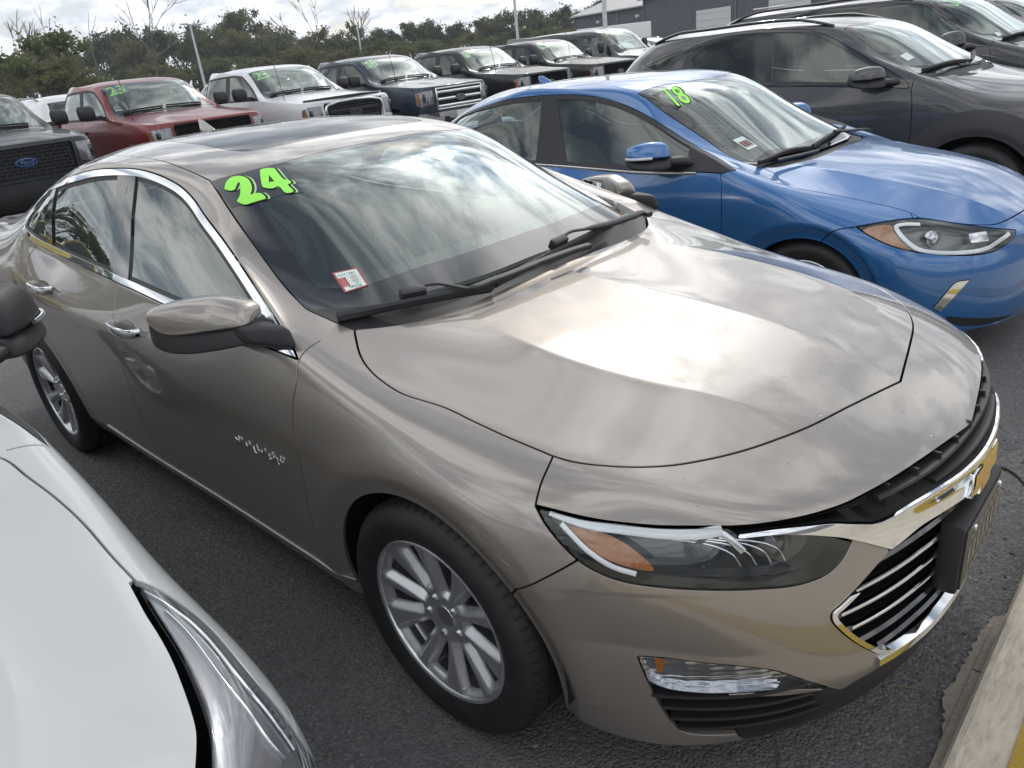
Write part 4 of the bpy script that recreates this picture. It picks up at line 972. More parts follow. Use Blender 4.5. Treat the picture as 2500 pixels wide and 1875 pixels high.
    for i, (x, s) in enumerate(((0,-1),(-2.829,-1),(0,1),(-2.829,1))):
        w = w0 if i == 0 else copy_tree(w0, car); w.location = (x, s*.888, .333)
        if s > 0: w.rotation_euler = (0,0,math.pi)
        for ch_ in w.children:
            if ch_.name.startswith(('rim','tyre')): ch_.rotation_euler = (0, R(12+38*i), 0)
    wheel_well(car, 0, .335, .405, .865); wheel_well(car, -2.829, .335, .415, .86)
    under(car, .45, -3.6, .74)
    mesh_from('engine_bay', [(.72,-.55,.30),(.72,.55,.30),(.72,.55,.72),(.72,-.55,.72),(-.25,-.62,.30),(-.25,.62,.30),(-.25,.62,.92),(-.25,-.62,.92)], [[0,1,2,3],[3,2,6,7],[0,3,7,4],[1,5,6,2]], mat=M_dark, parent=car, smooth=False)
    cabin(car, -.40, -1.45, -2.25, .985, .70, M_cabin_l, .50)
    box('rear_shelf', (-2.95,0,1.06), (.55,1.2,.03), M_cabin, car)
    # mirror housings
    def mirror_side(f, p):
        m = empty('door_mirror'); m.parent = p; c = lambda q: tuple(np.array(q)*f)
        tv = np.array([-.888,-.46,0]); nv = np.array([.46,-.888,0])
        def sec(sv, b, t, n1, n0):
            o = np.array([-.596,-.868,0])+tv*sv*.335
            pt = lambda n, z: c(o+nv*n+np.array([0,0,z])); h = t-b
            return [pt(n1*.97,b),pt(n1,b+h*.10),pt(n1*.90,b+h*.45),pt(n1*.62,b+h*.84),pt(n1*.40,t-h*.04),pt(n1*.1,t),pt(n0*.7,t-.003),pt(n0,t-h*.12),pt(n0,b+h*.5),pt(n0,b+h*.06),pt(n0*.9,b),pt(0,b)]
        blob('mirror_cap', [sec(-.03,1.052,1.076,.036,-.02), sec(-.01,1.048,1.090,.050,-.03), sec(.05,1.045,1.102,.058,-.035), sec(.28,1.036,1.118,.062,-.045), sec(.36,1.033,1.119,.062,-.046), sec(.62,1.020,1.112,.058,-.05), sec(.80,1.018,1.101,.050,-.05), sec(.90,1.036,1.094,.044,-.05), sec(.985,1.056,1.084,.032,-.046), sec(1.0,1.060,1.078,.024,-.042)], P_tan, m, 2)
        blob('mirror_base', [sec(-.06,1.004,1.060,.030,-.02), sec(-.03,.998,1.062,.048,-.03), sec(.05,.993,1.062,.058,-.04), sec(.25,.980,1.058,.060,-.048), sec(.60,.963,1.046,.056,-.052), sec(.82,.965,1.048,.049,-.053), sec(.95,.976,1.068,.038,-.05), sec(1.01,.990,1.070,.024,-.046), sec(1.02,1.0,1.064,.016,-.04)], M_black, m, 2)
        se = lambda x0, x1, y, z0, z1: [c((x1,y,z0+.006)),c((x1+.004,y,z0+.02)),c((x1-.01,y,z1-.006)),c((x1-.03,y,z1)),c(((x0+x1)/2,y,z1)),c((x0+.01,y,z1-.008)),c((x0,y,(z0+z1)/2)),c((x0+.01,y,z0+.006)),c(((x0+x1)/2,y,z0))]
        blob('mirror_arm', [se(-.68,-.555,-.93,1.0,1.05), se(-.68,-.53,-.912,.996,1.05), se(-.68,-.48,-.89,.99,1.052), se(-.68,-.435,-.872,.984,1.05), se(-.68,-.42,-.85,.98,1.05)], M_black, m, 2)
        g_ = box('mirror_glass', (0,0,0), (.006,.16,.085), M_chrome, m, .002); g_.data.transform(frame(c(np.array([-.596,-.868,1.045])+tv*.20-nv*.051), c(nv), (0,0,1)))
    mirror_side(np.array([1,1,1]), car); mirror_side(np.array([1,-1,1]), car)
    # door handles
    for f in (np.array([1,1,1]), np.array([1,-1,1])):
        for dl, (x, z, y) in ((fdoors, (-1.485,.895,-.906)), (rdoors, (-2.345,.94,-.90))):
            d = dl[0 if f[1] > 0 else 1]
            pth = [(x-.115,y+.004,z-.004),(x-.095,y-.026,z),(x-.04,y-.040,z+.003),(x+.04,y-.042,z+.003),(x+.09,y-.030,z),(x+.108,y+.004,z-.002)]
            sweep('door_handle', catmull(pth,5)*f, rrect(.013,.032,.45), M_chrome, d, up=(0,0,1))
            a = np.linspace(0, 2*math.pi, 20, endpoint=False)
            pk = np.array([(x+.075*np.cos(t), y-.0, z-.006+.034*np.sin(t)) for t in a])
            pk, pn = on_surface(bvh, pk, .0015); decal('handle_cup_shade', pk*f, pm('handle_cup_shade_tan',(.13,.115,.10),.3,.4,coat=1), d, 0, nrm=pn.mean(0)*f)  # flat oval in darkened tan paints the shade of the handle hollow
    # name letters on the front door
    fm = frame((-.67,-.9225,.650),(1,0,.0),(0,-1,.0))
    text_obj('name_letters', 'M   A   L   I   B   U', M_chrome, fdoors[0], Matrix.Translation((0,-.0035,0)) @ fm, .034, .0015, sx=1.0)
    # pale strip added as the glint of light along the sill flange
    sp_l = [(-.36,-.9,.292),(-.7,-.9,.302),(-1.1,-.9,.315),(-1.6,-.9,.322),(-2.15,-.9,.328)]
    P_, n_ = on_surface(bvh, catmull(sp_l, 8), .002)
    for f in (1,-1): sweep('sill_trim', P_*np.array([1,f,1]), rrect(.006,.007,.4), pm('painted_sill_glint',(.50,.46,.42),.25,.6,coat=1), car)
    # wipers
    for bl, ar in (('w1_blade','w1_arm'),('w2_blade','w2_arm')):
        P, n_ = on_surface(bvh, catmull(L[bl], 5), .016); w = sweep('wiper', P, [(-.012,-.004),(-.008,.010),(0,.016),(.008,.010),(.012,-.004),(.003,-.008),(0,-.018),(-.003,-.008)], M_black, car, up=n_)
        P, n_ = on_surface(bvh, catmull(L[ar], 5), .040); P[:,2] += np.linspace(0, .012, len(P))
        sweep('wiper_arm', P, rrect(.020,.012,.4), M_black, w, up=n_, scale=np.interp(np.linspace(0,1,len(P)), [0,.4,.48,1], [.55,.6,1.15,1.5]))
        k = on_surface(bvh, np.array([L[ar][0][:3]]), .028); tng = Vector(np.array(L[bl][-1][:3])-np.array(L[bl][0][:3]))
        o = box('wiper_joint', (0,0,0), (.075,.030,.034), M_black, w, .007); o.data.transform(frame(k[0][0], tng, k[1][0]))
    # price sticker and year digits
    wn = Vector((.50,-.10,.86)); 
    _, wn_ = on_surface(bvh, np.array([p[:3] for p in L['two']])); wn = wn_.mean(0); wn /= np.linalg.norm(wn)
    st = empty('year_sticker'); st.parent = car
    dv = (np.array(L['two'][16])-np.array(L['two'][0])); ex = dv/np.linalg.norm(dv)
    A3 = lambda k: np.array([p[:3] for p in L[k]])
    sft = np.array([.0085,.011,-.001]); sft -= wn*np.dot(sft, wn)
    dens = lambda P: catmull(list(P)+[], 3, True)
    bk = []
    B = A3('backing')
    for i in range(len(B)):
        for t in np.linspace(0,1,6,endpoint=False): bk.append(B[i]*(1-t)+B[(i+1)%len(B)]*t)
    bk, _ = on_surface(bvh, np.array(bk), .0006)
    ctr = bk.mean(0)
    # backing laid on the glass as a small grid
    nx = 12; quad = [B[0], B[3], B[4], B[6]]
    G = np.array([(np.array(B[0])*(1-u)+np.array(B[3])*u)*(1-v)+(np.array(B[7])*(1-u)+np.array(B[4])*u)*v for v in np.linspace(0,1,nx) for u in np.linspace(0,1,nx)])
    G, _ = on_surface(bvh, G, .0008)
    mesh_from('sticker_backing', G, [[j*nx+i, j*nx+i+1, (j+1)*nx+i+1, (j+1)*nx+i] for j in range(nx-1) for i in range(nx-1)], mat=M_stblack, parent=st)
    def grow(P, k):
        c = P; T = np.roll(c,-1,0)-np.roll(c,1,0); nn = np.cross(T, wn); nn /= np.linalg.norm(nn,axis=1)[:,None]+1e-9
        s = np.sign(np.dot(np.cross(c[1]-c[0], c[2]-c[1]), wn)); area = 0
        o = c.mean(0); area = sum(np.dot(np.cross(c[i]-o, c[(i+1)%len(c)]-o), wn) for i in range(len(c)))
        return c+nn*k*(1 if area > 0 else -1)
    for key, hole in (('two',None),('four','four_hole')):
        P = dens(A3(key)); H = A3(hole) if hole else None
        Ps, _ = on_surface(bvh, P+sft, .002); decal('digit_shadow', grow(Ps,.0005), M_greenl, st, 0, nrm=wn)
        Pi, _ = on_surface(bvh, P+sft*.45, .003); decal('digit_outline', grow(Pi,.0022), M_ink, st, 0, nrm=wn)
        Pg, _ = on_surface(bvh, P, .004)
        if hole: H, _ = on_surface(bvh, H, .004)
        decal('digit', Pg, M_green, st, 0, hole=H, nrm=wn)
    stc = A3('sticker'); _, sn = on_surface(bvh, stc); sn = sn.mean(0); sn /= np.linalg.norm(sn)
    def sp_(u, v, off=0): return (stc[0]*(1-u)+stc[1]*u)*(1-v)+(stc[3]*(1-u)+stc[2]*u)*v+sn*off
    tk = empty('stock_sticker'); tk.parent = car
    def card(nm, u0, v0, u1, v1, mat, off): mesh_from(nm, [sp_(u0,v0,off),sp_(u1,v0,off),sp_(u1,v1,off),sp_(u0,v1,off)], [[0,3,2,1]], mat=mat, parent=tk, smooth=False)
    card('card', 0,0,1,1, M_red, .002); card('card_field', .08,.06,.93,.33, M_paper, .0026); card('card_field', .08,.77,.93,.95, M_paper, .0026)
    for k in range(4): card('card_field', .36,.34+.108*k,.93,.34+.108*k+.096, M_paper, .0026)
    ux = Vector(stc[1]-stc[0]); L_ = ux.length
    def wr(s, u, v, size, mat=M_ink, sx=1): 
        text_obj('handwriting', s, mat, tk, frame(sp_(u,v,.0032), ux, sn), size*L_, sx=sx)
    wr('LU11361', .48,.21,.19); wr('2024', .66,.385,.11); wr('Chevy', .66,.495,.10); wr('Malibu', .66,.605,.10); wr('Tan', .66,.71,.11); wr('T80236', .50,.86,.17)
    for k, s in enumerate(('YEAR','MAKE','MODEL','COLOR')): wr(s, .20,.40+.105*k,.062, M_paper)
    mn = A3('minis'); _, n_ = on_surface(bvh, mn); n_ = n_.mean(0)
    w2 = empty('service_label'); w2.parent = car
    for u, v, mt in ((0,0,pm('label_orange',(.75,.22,.05),.6)),(.52,0,pm('label_green',(.10,.50,.14),.6)),(0,.52,pm('label_orange',(.75,.22,.05),.6))):
        q = lambda a, b: (mn[0]*(1-a)+mn[1]*a)*(1-b)+(mn[3]*(1-a)+mn[2]*a)*b+n_*.003
        mesh_from('label_square', [q(u,v),q(u+.46,v),q(u+.46,v+.46),q(u,v+.46)], [[0,3,2,1]], mat=mt, parent=w2, smooth=False)
    # roof fin aerial
    fin = [(0,0),(.14,0),(.135,.012),(.06,.045),(.02,.062),(.008,.058),(.002,.03)]
    blob('aerial_fin', [[(-2.40-.16*0+x0, y, 1.438+z) for x0, y, z in r] for r in (
        [(.16,0,0),(.10,-.028,0),(0,-.03,0),(-.02,0,0),(0,.03,0),(.10,.028,0)],
        [(.10,0,.024),(.06,-.018,.024),(-.005,-.02,.024),(-.03,0,.024),(-.005,.02,.024),(.06,.018,.024)],
        [(.04,0,.052),(.02,-.007,.052),(-.02,-.008,.052),(-.035,0,.052),(-.02,.008,.052),(.02,.007,.052)],
        [(.005,0,.066),(-.005,-.003,.066),(-.025,-.003,.066),(-.035,0,.066),(-.025,.003,.066),(-.005,.003,.066)])], P_tan, car, 2)
    # rain drops left on bonnet, nose and windscreen
    rg2 = np.random.default_rng(5); V_ = []; F_ = []
    for _ in range(420):
        k_ = rg2.random()
        if k_ < .25: x_, y_ = rg2.uniform(-1.0,-.45), rg2.uniform(-.55,.55)
        else: x_, y_ = rg2.uniform(-.2,.9), rg2.uniform(-.8,.6)
        if k_ > .6: x_ = rg2.uniform(.55,.92)
        h_ = bvh.ray_cast(Vector((x_,-abs(y_),2)), Vector((0,0,-1)))
        if h_[0] is None: continue
        p_ = np.array(h_[0]); n_ = np.array(h_[1]); s_ = np.array([1,-1 if y_ > 0 else 1,1]); p_ = p_*s_; n_ = n_*s_; r_ = rg2.uniform(.0009,.0022)
        u_ = np.cross(n_, (0,1,0)); u_ /= np.linalg.norm(u_); v_ = np.cross(n_, u_); k0 = len(V_)
        V_ += [tuple(p_+n_*(.0045 if k_ < .25 else 0)+r_*(math.cos(a)*u_*1.25+math.sin(a)*v_)*q_+n_*r_*z_) for z_, q_ in ((.0,1),(.38,.72)) for a in np.arange(6)*1.0472]+[tuple(p_+n_*(.0045 if k_ < .25 else 0)+n_*r_*.5)]
        F_ += [[k0+i, k0+(i+1)%6, k0+6+(i+1)%6, k0+6+i] for i in range(6)]+[[k0+6+i, k0+6+(i+1)%6, k0+12] for i in range(6)]
    tag(mesh_from('rain_drops', V_, F_, mat=glass('water_drop', (.8,.8,.8), ior=1.33), parent=car), kind='stuff')
    # inside mirror and sensor pod behind the glass
    mesh_from('sensor_pod', [(-.98,-.16,1.335),(-.98,.10,1.335),(-.86,.05,1.255),(-.86,-.11,1.255),(-1.1,-.16,1.30),(-1.1,.10,1.30)], [[0,1,2,3],[0,3,4],[1,5,2],[3,2,5,4]], mat=M_cabin, parent=car, smooth=False)
    return car, bvh
tan_car, tan_bvh = build_tan()
# ------------------------------------------------------------------ body shapes of the neighbours, re-proportioned from the first cage
def warp(T, xm, ys, zf, zr=None, over=None, yadd=None):
    xm = np.array(xm, float); zf = np.array(zf, float); zr = zf if zr is None else np.array(zr, float)
    xo = np.argsort(xm[:,0]); xm = xm[xo]; out = {}
    for k, row in T.items():
        r = []
        for x, y, z in row:
            t = min(1, max(0, (x+.45)/.75)); z2 = np.interp(z, zf[:,0], zf[:,1])*t+np.interp(z, zr[:,0], zr[:,1])*(1-t)
            r.append((float(np.interp(x, xm[:,0], xm[:,1])), y*ys, float(z2)))
        out[k] = r
    for k, v in (over or {}).items():
        if isinstance(k, tuple): out[k[0]][k[1]] = v
        else: out[k] = v
    return out
TB = warp(TA, [(.97,.93),(.75,.735),(.5,.52),(.32,.36),(0,0),(-.42,-.40),(-.85,-.83),(-1.19,-1.13),(-1.72,-1.70),(-2.25,-2.2),(-2.72,-2.62),(-3.3,-3.12),(-3.965,-3.70)], .965,
    [(0,0),(.2,.19),(.43,.38),(.59,.50),(.70,.595),(.76,.645),(.80,.69),(.835,.735),(.90,.825),(.957,.90),(1.0,.95),(1.2,1.16),(1.46,1.43)],
    [(0,0),(.2,.19),(.65,.62),(.82,.80),(.972,.955),(1.03,.985),(1.13,1.10),(1.165,1.145),(1.30,1.30),(1.353,1.355),(1.40,1.395),(1.462,1.435)])
TC = warp(TA, [(.97,.90),(.75,.74),(.5,.50),(0,0),(-.27,-.22),(-.48,-.43),(-.85,-.78),(-1.19,-1.10),(-1.72,-1.72),(-2.25,-2.3),(-2.72,-2.80),(-3.3,-3.25),(-3.965,-3.58)], .985,
    [(0,0),(.16,.20),(.2,.23),(.43,.45),(.59,.64),(.70,.80),(.76,.90),(.80,.945),(.835,.98),(.90,1.045),(.957,1.085),(1.0,1.125),(1.2,1.37),(1.46,1.6)],
    [(0,0),(.16,.20),(.2,.23),(.65,.68),(.82,.92),(.972,1.14),(1.03,1.195),(1.13,1.29),(1.165,1.335),(1.30,1.49),(1.353,1.552),(1.40,1.585),(1.462,1.615)],
    over={'r1':[(-1.72,0,1.662),(-1.72,.25,1.657),(-1.72,.45,1.646),(-1.72,.60,1.625),(-1.72,.672,1.588)],
          'r2':[(-2.35,0,1.655),(-2.35,.25,1.65),(-2.35,.45,1.638),(-2.35,.60,1.612),(-2.35,.70,1.545)],
          'b1':[(-2.98,0,1.595),(-2.98,.25,1.59),(-2.98,.44,1.578),(-2.95,.60,1.545)],
          'b2':[(-3.42,0,1.20),(-3.42,.25,1.20),(-3.40,.44,1.20),(-3.33,.62,1.21)], ('S6',6):(-2.80,.80,1.42), ('S7',6):(-3.22,.76,1.22)})
TD = warp(TC, [(1,1.02),(0,0),(-.45,-.47),(-1.10,-1.17),(-2.35,-2.7),(-2.95,-3.55),(-3.6,-4.15)], 1.04,
    [(0,0),(.23,.24),(.64,.66),(.90,.98),(1.0,1.08),(1.14,1.215),(1.29,1.36),(1.335,1.42),(1.49,1.63),(1.55,1.69),(1.588,1.735),(1.66,1.80)],
    over=None)
for k in ('w2','r1','r2'):
    TD[k] = [(x, y*(1.0 if i < 2 else 1.06), z) for i, (x, y, z) in enumerate(TD[k])]
TW = {k: list(v) for k, v in TA.items()}
def quad_rows(T, key, dx=0, dy=0, dz=0): T[key] = [(x+dx, y+dy*(y > .01), z+dz) for x, y, z in T[key]]
for k in ('F3','F4','S0'): quad_rows(TW, k, .03, .02, 0)
LB = {
 'ws_r': [(-1.126,-0.591,1.347),(-0.963,-0.615,1.259),(-0.815,-0.612,1.170),(-0.662,-0.625,1.087),(-0.530,-0.653,1.018),(-0.435,-0.659,0.979),(-0.347,-0.657,0.954)],
 'ws_top': [(-1.127,-0.589,1.349),(-1.016,-0.289,1.375),(-1.083,0.390,1.384)],
 'hood_rear': [(-0.330,-0.649,0.951),(-0.266,-0.601,0.944),(-0.211,-0.485,0.948),(-0.173,-0.322,0.947),(-0.169,-0.118,0.949),(-0.195,0.211,0.951),(-0.277,0.668,0.934)],
 'dlo_top': [(-2.571,-0.638,1.278),(-2.236,-0.697,1.343),(-1.968,-0.696,1.374),(-1.747,-0.667,1.376),(-1.533,-0.645,1.367),(-1.321,-0.639,1.334),(-1.108,-0.653,1.268),(-0.900,-0.678,1.175),(-0.707,-0.693,1.076),(-0.520,-0.735,1.003),(-0.388,-0.818,0.961)],
 'dlo_bot': [(-1.489,-0.824,0.969),(-1.204,-0.835,0.957),(-0.948,-0.846,0.947),(-0.594,-0.851,0.956),(-0.447,-0.851,0.951),(-0.386,-0.821,0.960)],
 'glass_f_left': [(-1.669,-0.670,1.345),(-1.610,-0.736,1.169),(-1.509,-0.817,0.984)],
 'glass_r_right': [(-1.788,-0.683,1.348),(-1.782,-0.736,1.196),(-1.769,-0.776,1.083)],
 'sail': [(-0.776,-0.669,1.115),(-0.651,-0.844,0.967)],
 'door_f': [(-0.467,-0.830,0.982),(-0.442,-0.873,0.875),(-0.433,-0.887,0.726)],
 'hood_side': [(-0.288,-0.622,0.945),(-0.240,-0.680,0.922),(-0.175,-0.742,0.897),(-0.122,-0.773,0.878),(-0.024,-0.734,0.854),(0.077,-0.708,0.832),(0.246,-0.681,0.797),(0.380,-0.667,0.767),(0.434,-0.667,0.751),(0.467,-0.679,0.736)],
 'hood_front': [(0.467,-0.679,0.736),(0.623,-0.603,0.701),(0.763,-0.486,0.666),(0.790,-0.365,0.681),(0.808,-0.233,0.689)],
 'headlight': [(0.238,-0.831,0.712,'c'),(0.350,-0.771,0.730),(0.466,-0.685,0.734),(0.624,-0.606,0.700),(0.730,-0.528,0.672),(0.820,-0.426,0.643,'c'),(0.815,-0.463,0.600),(0.781,-0.537,0.574),(0.733,-0.613,0.568),(0.607,-0.722,0.580),(0.487,-0.798,0.606),(0.379,-0.833,0.641),(0.297,-0.837,0.678)],
 'cut': [(0.238,-0.831,0.712),(0.146,-0.862,0.691),(0.096,-0.880,0.640)],
 'amber': [(0.272,-0.828,0.702),(0.377,-0.770,0.721),(0.398,-0.788,0.695),(0.432,-0.800,0.658),(0.484,-0.798,0.609),(0.404,-0.827,0.634),(0.331,-0.835,0.666)],
 'drl': [(0.486,-0.705,0.719),(0.421,-0.744,0.723),(0.400,-0.766,0.715),(0.415,-0.780,0.694),(0.461,-0.789,0.651),(0.512,-0.777,0.614),(0.578,-0.737,0.593),(0.682,-0.660,0.584),(0.752,-0.578,0.588),(0.789,-0.515,0.611),(0.808,-0.457,0.640)],
 'proj': [(0.565,-0.712,0.654),(0.644,-0.660,0.648),(0.714,-0.599,0.646)],
 'fog': [(0.595,-0.759,0.331,'c'),(0.662,-0.710,0.449),(0.677,-0.698,0.455),(0.711,-0.666,0.458,'c'),(0.673,-0.702,0.393),(0.623,-0.737,0.310,'c')],
 'fogrecess': [(0.595,-0.759,0.331,'c'),(0.662,-0.710,0.452),(0.711,-0.666,0.460),(0.824,-0.495,0.457,'c'),(0.877,-0.357,0.378),(0.875,-0.218,0.188),(0.832,-0.452,0.243),(0.656,-0.708,0.283)],
 'lowtrim': [(0.645,-0.717,0.284,'c'),(0.743,-0.613,0.255),(0.823,-0.456,0.224),(0.875,-0.218,0.188,'c'),(0.867,-0.248,0.185),(0.820,-0.407,0.184),(0.742,-0.584,0.204),(0.664,-0.691,0.234,'c')],
 'sunroof': [(-2.177,0.089,1.430),(-2.058,0.204,1.433),(-1.900,0.319,1.432),(-1.481,0.392,1.424),(-1.447,0.412,1.422),(-1.347,-0.382,1.419)],
 'ditch': [(-1.127,-0.589,1.349),(-1.224,-0.576,1.377),(-1.347,-0.558,1.398),(-1.534,-0.541,1.412),(-1.755,-0.535,1.418)],
 'backing': [(-1.052,-0.563,1.336),(-0.986,-0.427,1.351),(-0.823,-0.413,1.275),(-0.887,-0.561,1.250)],
 'sticker': [(-0.550,-0.549,1.075),(-0.525,-0.485,1.086),(-0.429,-0.492,1.035),(-0.452,-0.561,1.023)],
 'w1': [(-0.353,-0.641,0.959),(-0.325,-0.546,0.970),(-0.306,-0.419,0.982),(-0.289,-0.308,0.978),(-0.264,-0.197,0.967)],
 'w2': [(-0.272,-0.153,0.971),(-0.293,0.079,0.982),(-0.315,0.341,0.991),(-0.392,0.777,0.963)],
 'arch': [(-0.151,-0.887,0.672),(0.026,-0.871,0.710),(0.181,-0.860,0.682),(0.324,-0.860,0.607),(0.422,-0.850,0.514),(0.464,-0.835,0.435)],
 'archin': [(-0.038,-0.887,0.635),(0.035,-0.883,0.644),(0.136,-0.879,0.629),(0.237,-0.877,0.582),(0.323,-0.872,0.517)],
 'ridge': [(-0.272,-0.621,0.942),(0.024,-0.484,0.900),(0.410,-0.457,0.824),(0.630,-0.405,0.759),(0.807,-0.354,0.673)],
 'emb': [(0.652,-0.005,0.780),(0.712,0.223,0.744)],
}
LC = {
 'ws_r': [(-1.098,-0.595,1.550),(-0.884,-0.641,1.417),(-0.669,-0.686,1.282),(-0.406,-0.851,1.159)],
 'ws_top': [(-1.098,-0.595,1.550),(-1.016,-0.391,1.568),(-1.035,0.132,1.584)],
 'hood_rear': [(-0.398,-0.852,1.156),(-0.336,-0.764,1.152),(-0.275,-0.567,1.156),(-0.264,-0.155,1.179),(-0.274,0.201,1.185)],
 'dlo_top': [(-2.867,-0.778,1.423),(-2.762,-0.775,1.458),(-2.464,-0.707,1.547),(-2.114,-0.656,1.608),(-1.749,-0.658,1.608),(-1.487,-0.644,1.590),(-1.255,-0.647,1.536),(-1.013,-0.688,1.416),(-0.804,-0.753,1.304),(-0.621,-0.817,1.214),(-0.508,-0.869,1.145),(-0.468,-0.880,1.099)],
 'dlo_bot': [(-0.467,-0.881,1.092),(-0.607,-0.877,1.111),(-0.910,-0.866,1.130),(-1.164,-0.856,1.146),(-1.432,-0.848,1.159)],
 'glass_l': [(-1.675,-0.673,1.577),(-1.611,-0.755,1.372),(-1.557,-0.837,1.185)],
 'rear_r': [(-1.813,-0.682,1.574),(-1.756,-0.767,1.350)],
 'sail': [(-0.778,-0.776,1.274),(-0.750,-0.869,1.136)],
 'door_f': [(-0.466,-0.883,1.085),(-0.449,-0.895,1.003),(-0.435,-0.906,0.823)],
 'hood_side': [(-0.281,-0.801,1.130),(-0.246,-0.843,1.106),(-0.202,-0.864,1.070),(-0.160,-0.860,1.057),(0.026,-0.779,1.029),(0.232,-0.740,1.004)],
 'clad': [(-0.400,-0.905,0.837),(-0.368,-0.904,0.881),(-0.316,-0.901,0.927),(-0.264,-0.897,0.959),(-0.141,-0.891,0.961),(0.267,-0.857,0.912)],
 'archin': [(-0.189,-0.906,0.758),(-0.116,-0.905,0.787),(0.019,-0.904,0.791),(0.153,-0.900,0.767),(0.302,-0.886,0.706)],
 'crease': [(-1.393,-0.885,1.049),(-0.892,-0.891,1.021),(-0.440,-0.897,0.993),(-0.007,-0.881,0.951),(0.264,-0.851,0.925)],
 'ditch': [(-1.128,-0.585,1.563),(-1.358,-0.448,1.624),(-1.825,-0.013,1.662),(-2.210,-0.068,1.658),(-2.614,-0.133,1.662),(-2.869,-0.470,1.607)],
 'backing': [(-1.071,-0.514,1.567),(-1.050,-0.482,1.566),(-1.004,-0.513,1.544),(-1.023,-0.551,1.540)],
}
LD = {
 'ws_r': [(-1.241,-0.644,1.715),(-0.996,-0.696,1.558),(-0.766,-0.680,1.404),(-0.531,-0.805,1.280),(-0.371,-0.900,1.200)],
 'ws_top': [(-1.241,-0.644,1.715),(-1.220,0.285,1.749)],
 'dlo_top': [(-3.616,-0.552,1.673),(-3.047,-0.547,1.785),(-2.456,-0.707,1.760),(-1.962,-0.743,1.734),(-1.529,-0.708,1.730),(-1.241,-0.676,1.699),(-1.100,-0.706,1.610),(-0.878,-0.720,1.447),(-0.656,-0.844,1.303),(-0.531,-0.899,1.227)],
 'dlo_bot': [(-0.527,-0.906,1.213),(-0.713,-0.892,1.242),(-0.815,-0.881,1.260)],
 'glass_l': [(-1.661,-0.739,1.694),(-1.613,-0.790,1.513)],
 'sail': [(-0.852,-0.769,1.417),(-0.805,-0.882,1.259)],
 'hood_rear': [(-0.371,-0.900,1.200),(-0.275,-0.652,1.219)],
 'door_f': [(-0.518,-0.906,1.212),(-0.483,-0.930,1.098)],
 'hood_side': [(-0.482,-0.927,1.117),(-0.369,-0.929,1.099),(-0.202,-0.926,1.077)],
 'digits': [(-1.083,-0.609,1.675),(-1.072,-0.085,1.723),(-0.898,-0.453,1.630),(-0.964,-0.613,1.606)],
 'rail': [(-3.530,-0.522,1.722),(-3.163,-0.300,1.805),(-2.743,-0.035,1.802),(-2.261,-0.279,1.793)],
 'sticker': [(-0.556,-0.637,1.332),(-0.527,-0.599,1.337),(-0.480,-0.625,1.305),(-0.505,-0.675,1.296)],
}
LW = {
 'hood_cut': [(-0.392,0.783,0.995),(-0.305,0.800,0.969),(-0.218,0.815,0.943),(-0.123,0.824,0.916),(-0.014,0.825,0.889),(0.075,0.824,0.871)],
 'hl_in': [(0.071,0.824,0.872),(0.118,0.815,0.866),(0.170,0.809,0.860),(0.220,0.803,0.854),(0.267,0.797,0.849),(0.310,0.790,0.845),(0.345,0.783,0.842),(0.378,0.776,0.839),(0.409,0.767,0.836),(0.439,0.755,0.833),(0.466,0.743,0.831),(0.492,0.730,0.829)],
 'hl_out': [(0.071,0.824,0.872),(0.089,0.837,0.863),(0.115,0.849,0.852),(0.149,0.860,0.838),(0.184,0.869,0.825),(0.229,0.872,0.813),(0.281,0.871,0.804),(0.332,0.869,0.793),(0.373,0.869,0.776),(0.399,0.873,0.755),(0.423,0.876,0.729),(0.444,0.880,0.691),(0.444,0.890,0.635)],
 'edge': [(-0.488,0.816,1.020),(-0.405,0.836,0.990),(-0.345,0.855,0.966),(-0.278,0.881,0.925),(-0.147,0.899,0.848),(0.037,0.899,0.802),(0.231,0.896,0.777),(0.378,0.887,0.742),(0.423,0.898,0.627)],
 'mirror': [(-0.755,0.795,1.091),(-0.687,0.807,1.073),(-0.674,0.826,1.050),(-0.877,0.865,1.002)],
}
# ------------------------------------------------------------------ neighbouring cars
def arr(L): return [tuple(p) for p in L]
def std_shell(T, arches, level=4, lip=.012, lw=.055, ridge=()):
    V, Q, N = car_half(T, CA, level)
    for L_, h_, w_ in ridge:
        d, al = line_dist(V[:,:2], catmull(L_, 8)); V[:,2] += h_*np.exp(-d/w_)*(N[:,2] > .6)*np.clip(al/.2,0,1)*np.clip((1-al)/.2,0,1)*(V[:,0] > -.27)
    for cx, cz, r0 in arches:
        r = np.hypot(V[:,0]-cx, V[:,2]-cz); m = (V[:,1] < -.6) & (V[:,2] < cz+.62)
        k = np.clip(1-(r-r0)/lw, 0, 1)*m; k = k*k*(3-2*k); V[:,1] += lip*k
    N = vnormals(V, Q)
    if N[V[:,2].argmax(),2] < 0: N = -N
    bvh = BVHTree.FromPolygons([tuple(v) for v in V], [tuple(q) for q in Q])
    sh = Shell(V, N, quads_to_tris(Q))
    for cx, cz, r0 in arches:
        sh.region('hole', lambda P, n, cx=cx, cz=cz, r0=r0: np.hypot(P[:,0]-cx, P[:,2]-cz)-r0, where=lambda c, n: (c[:,1] < -.5) & (c[:,2] < cz+.55))
    return sh, bvh
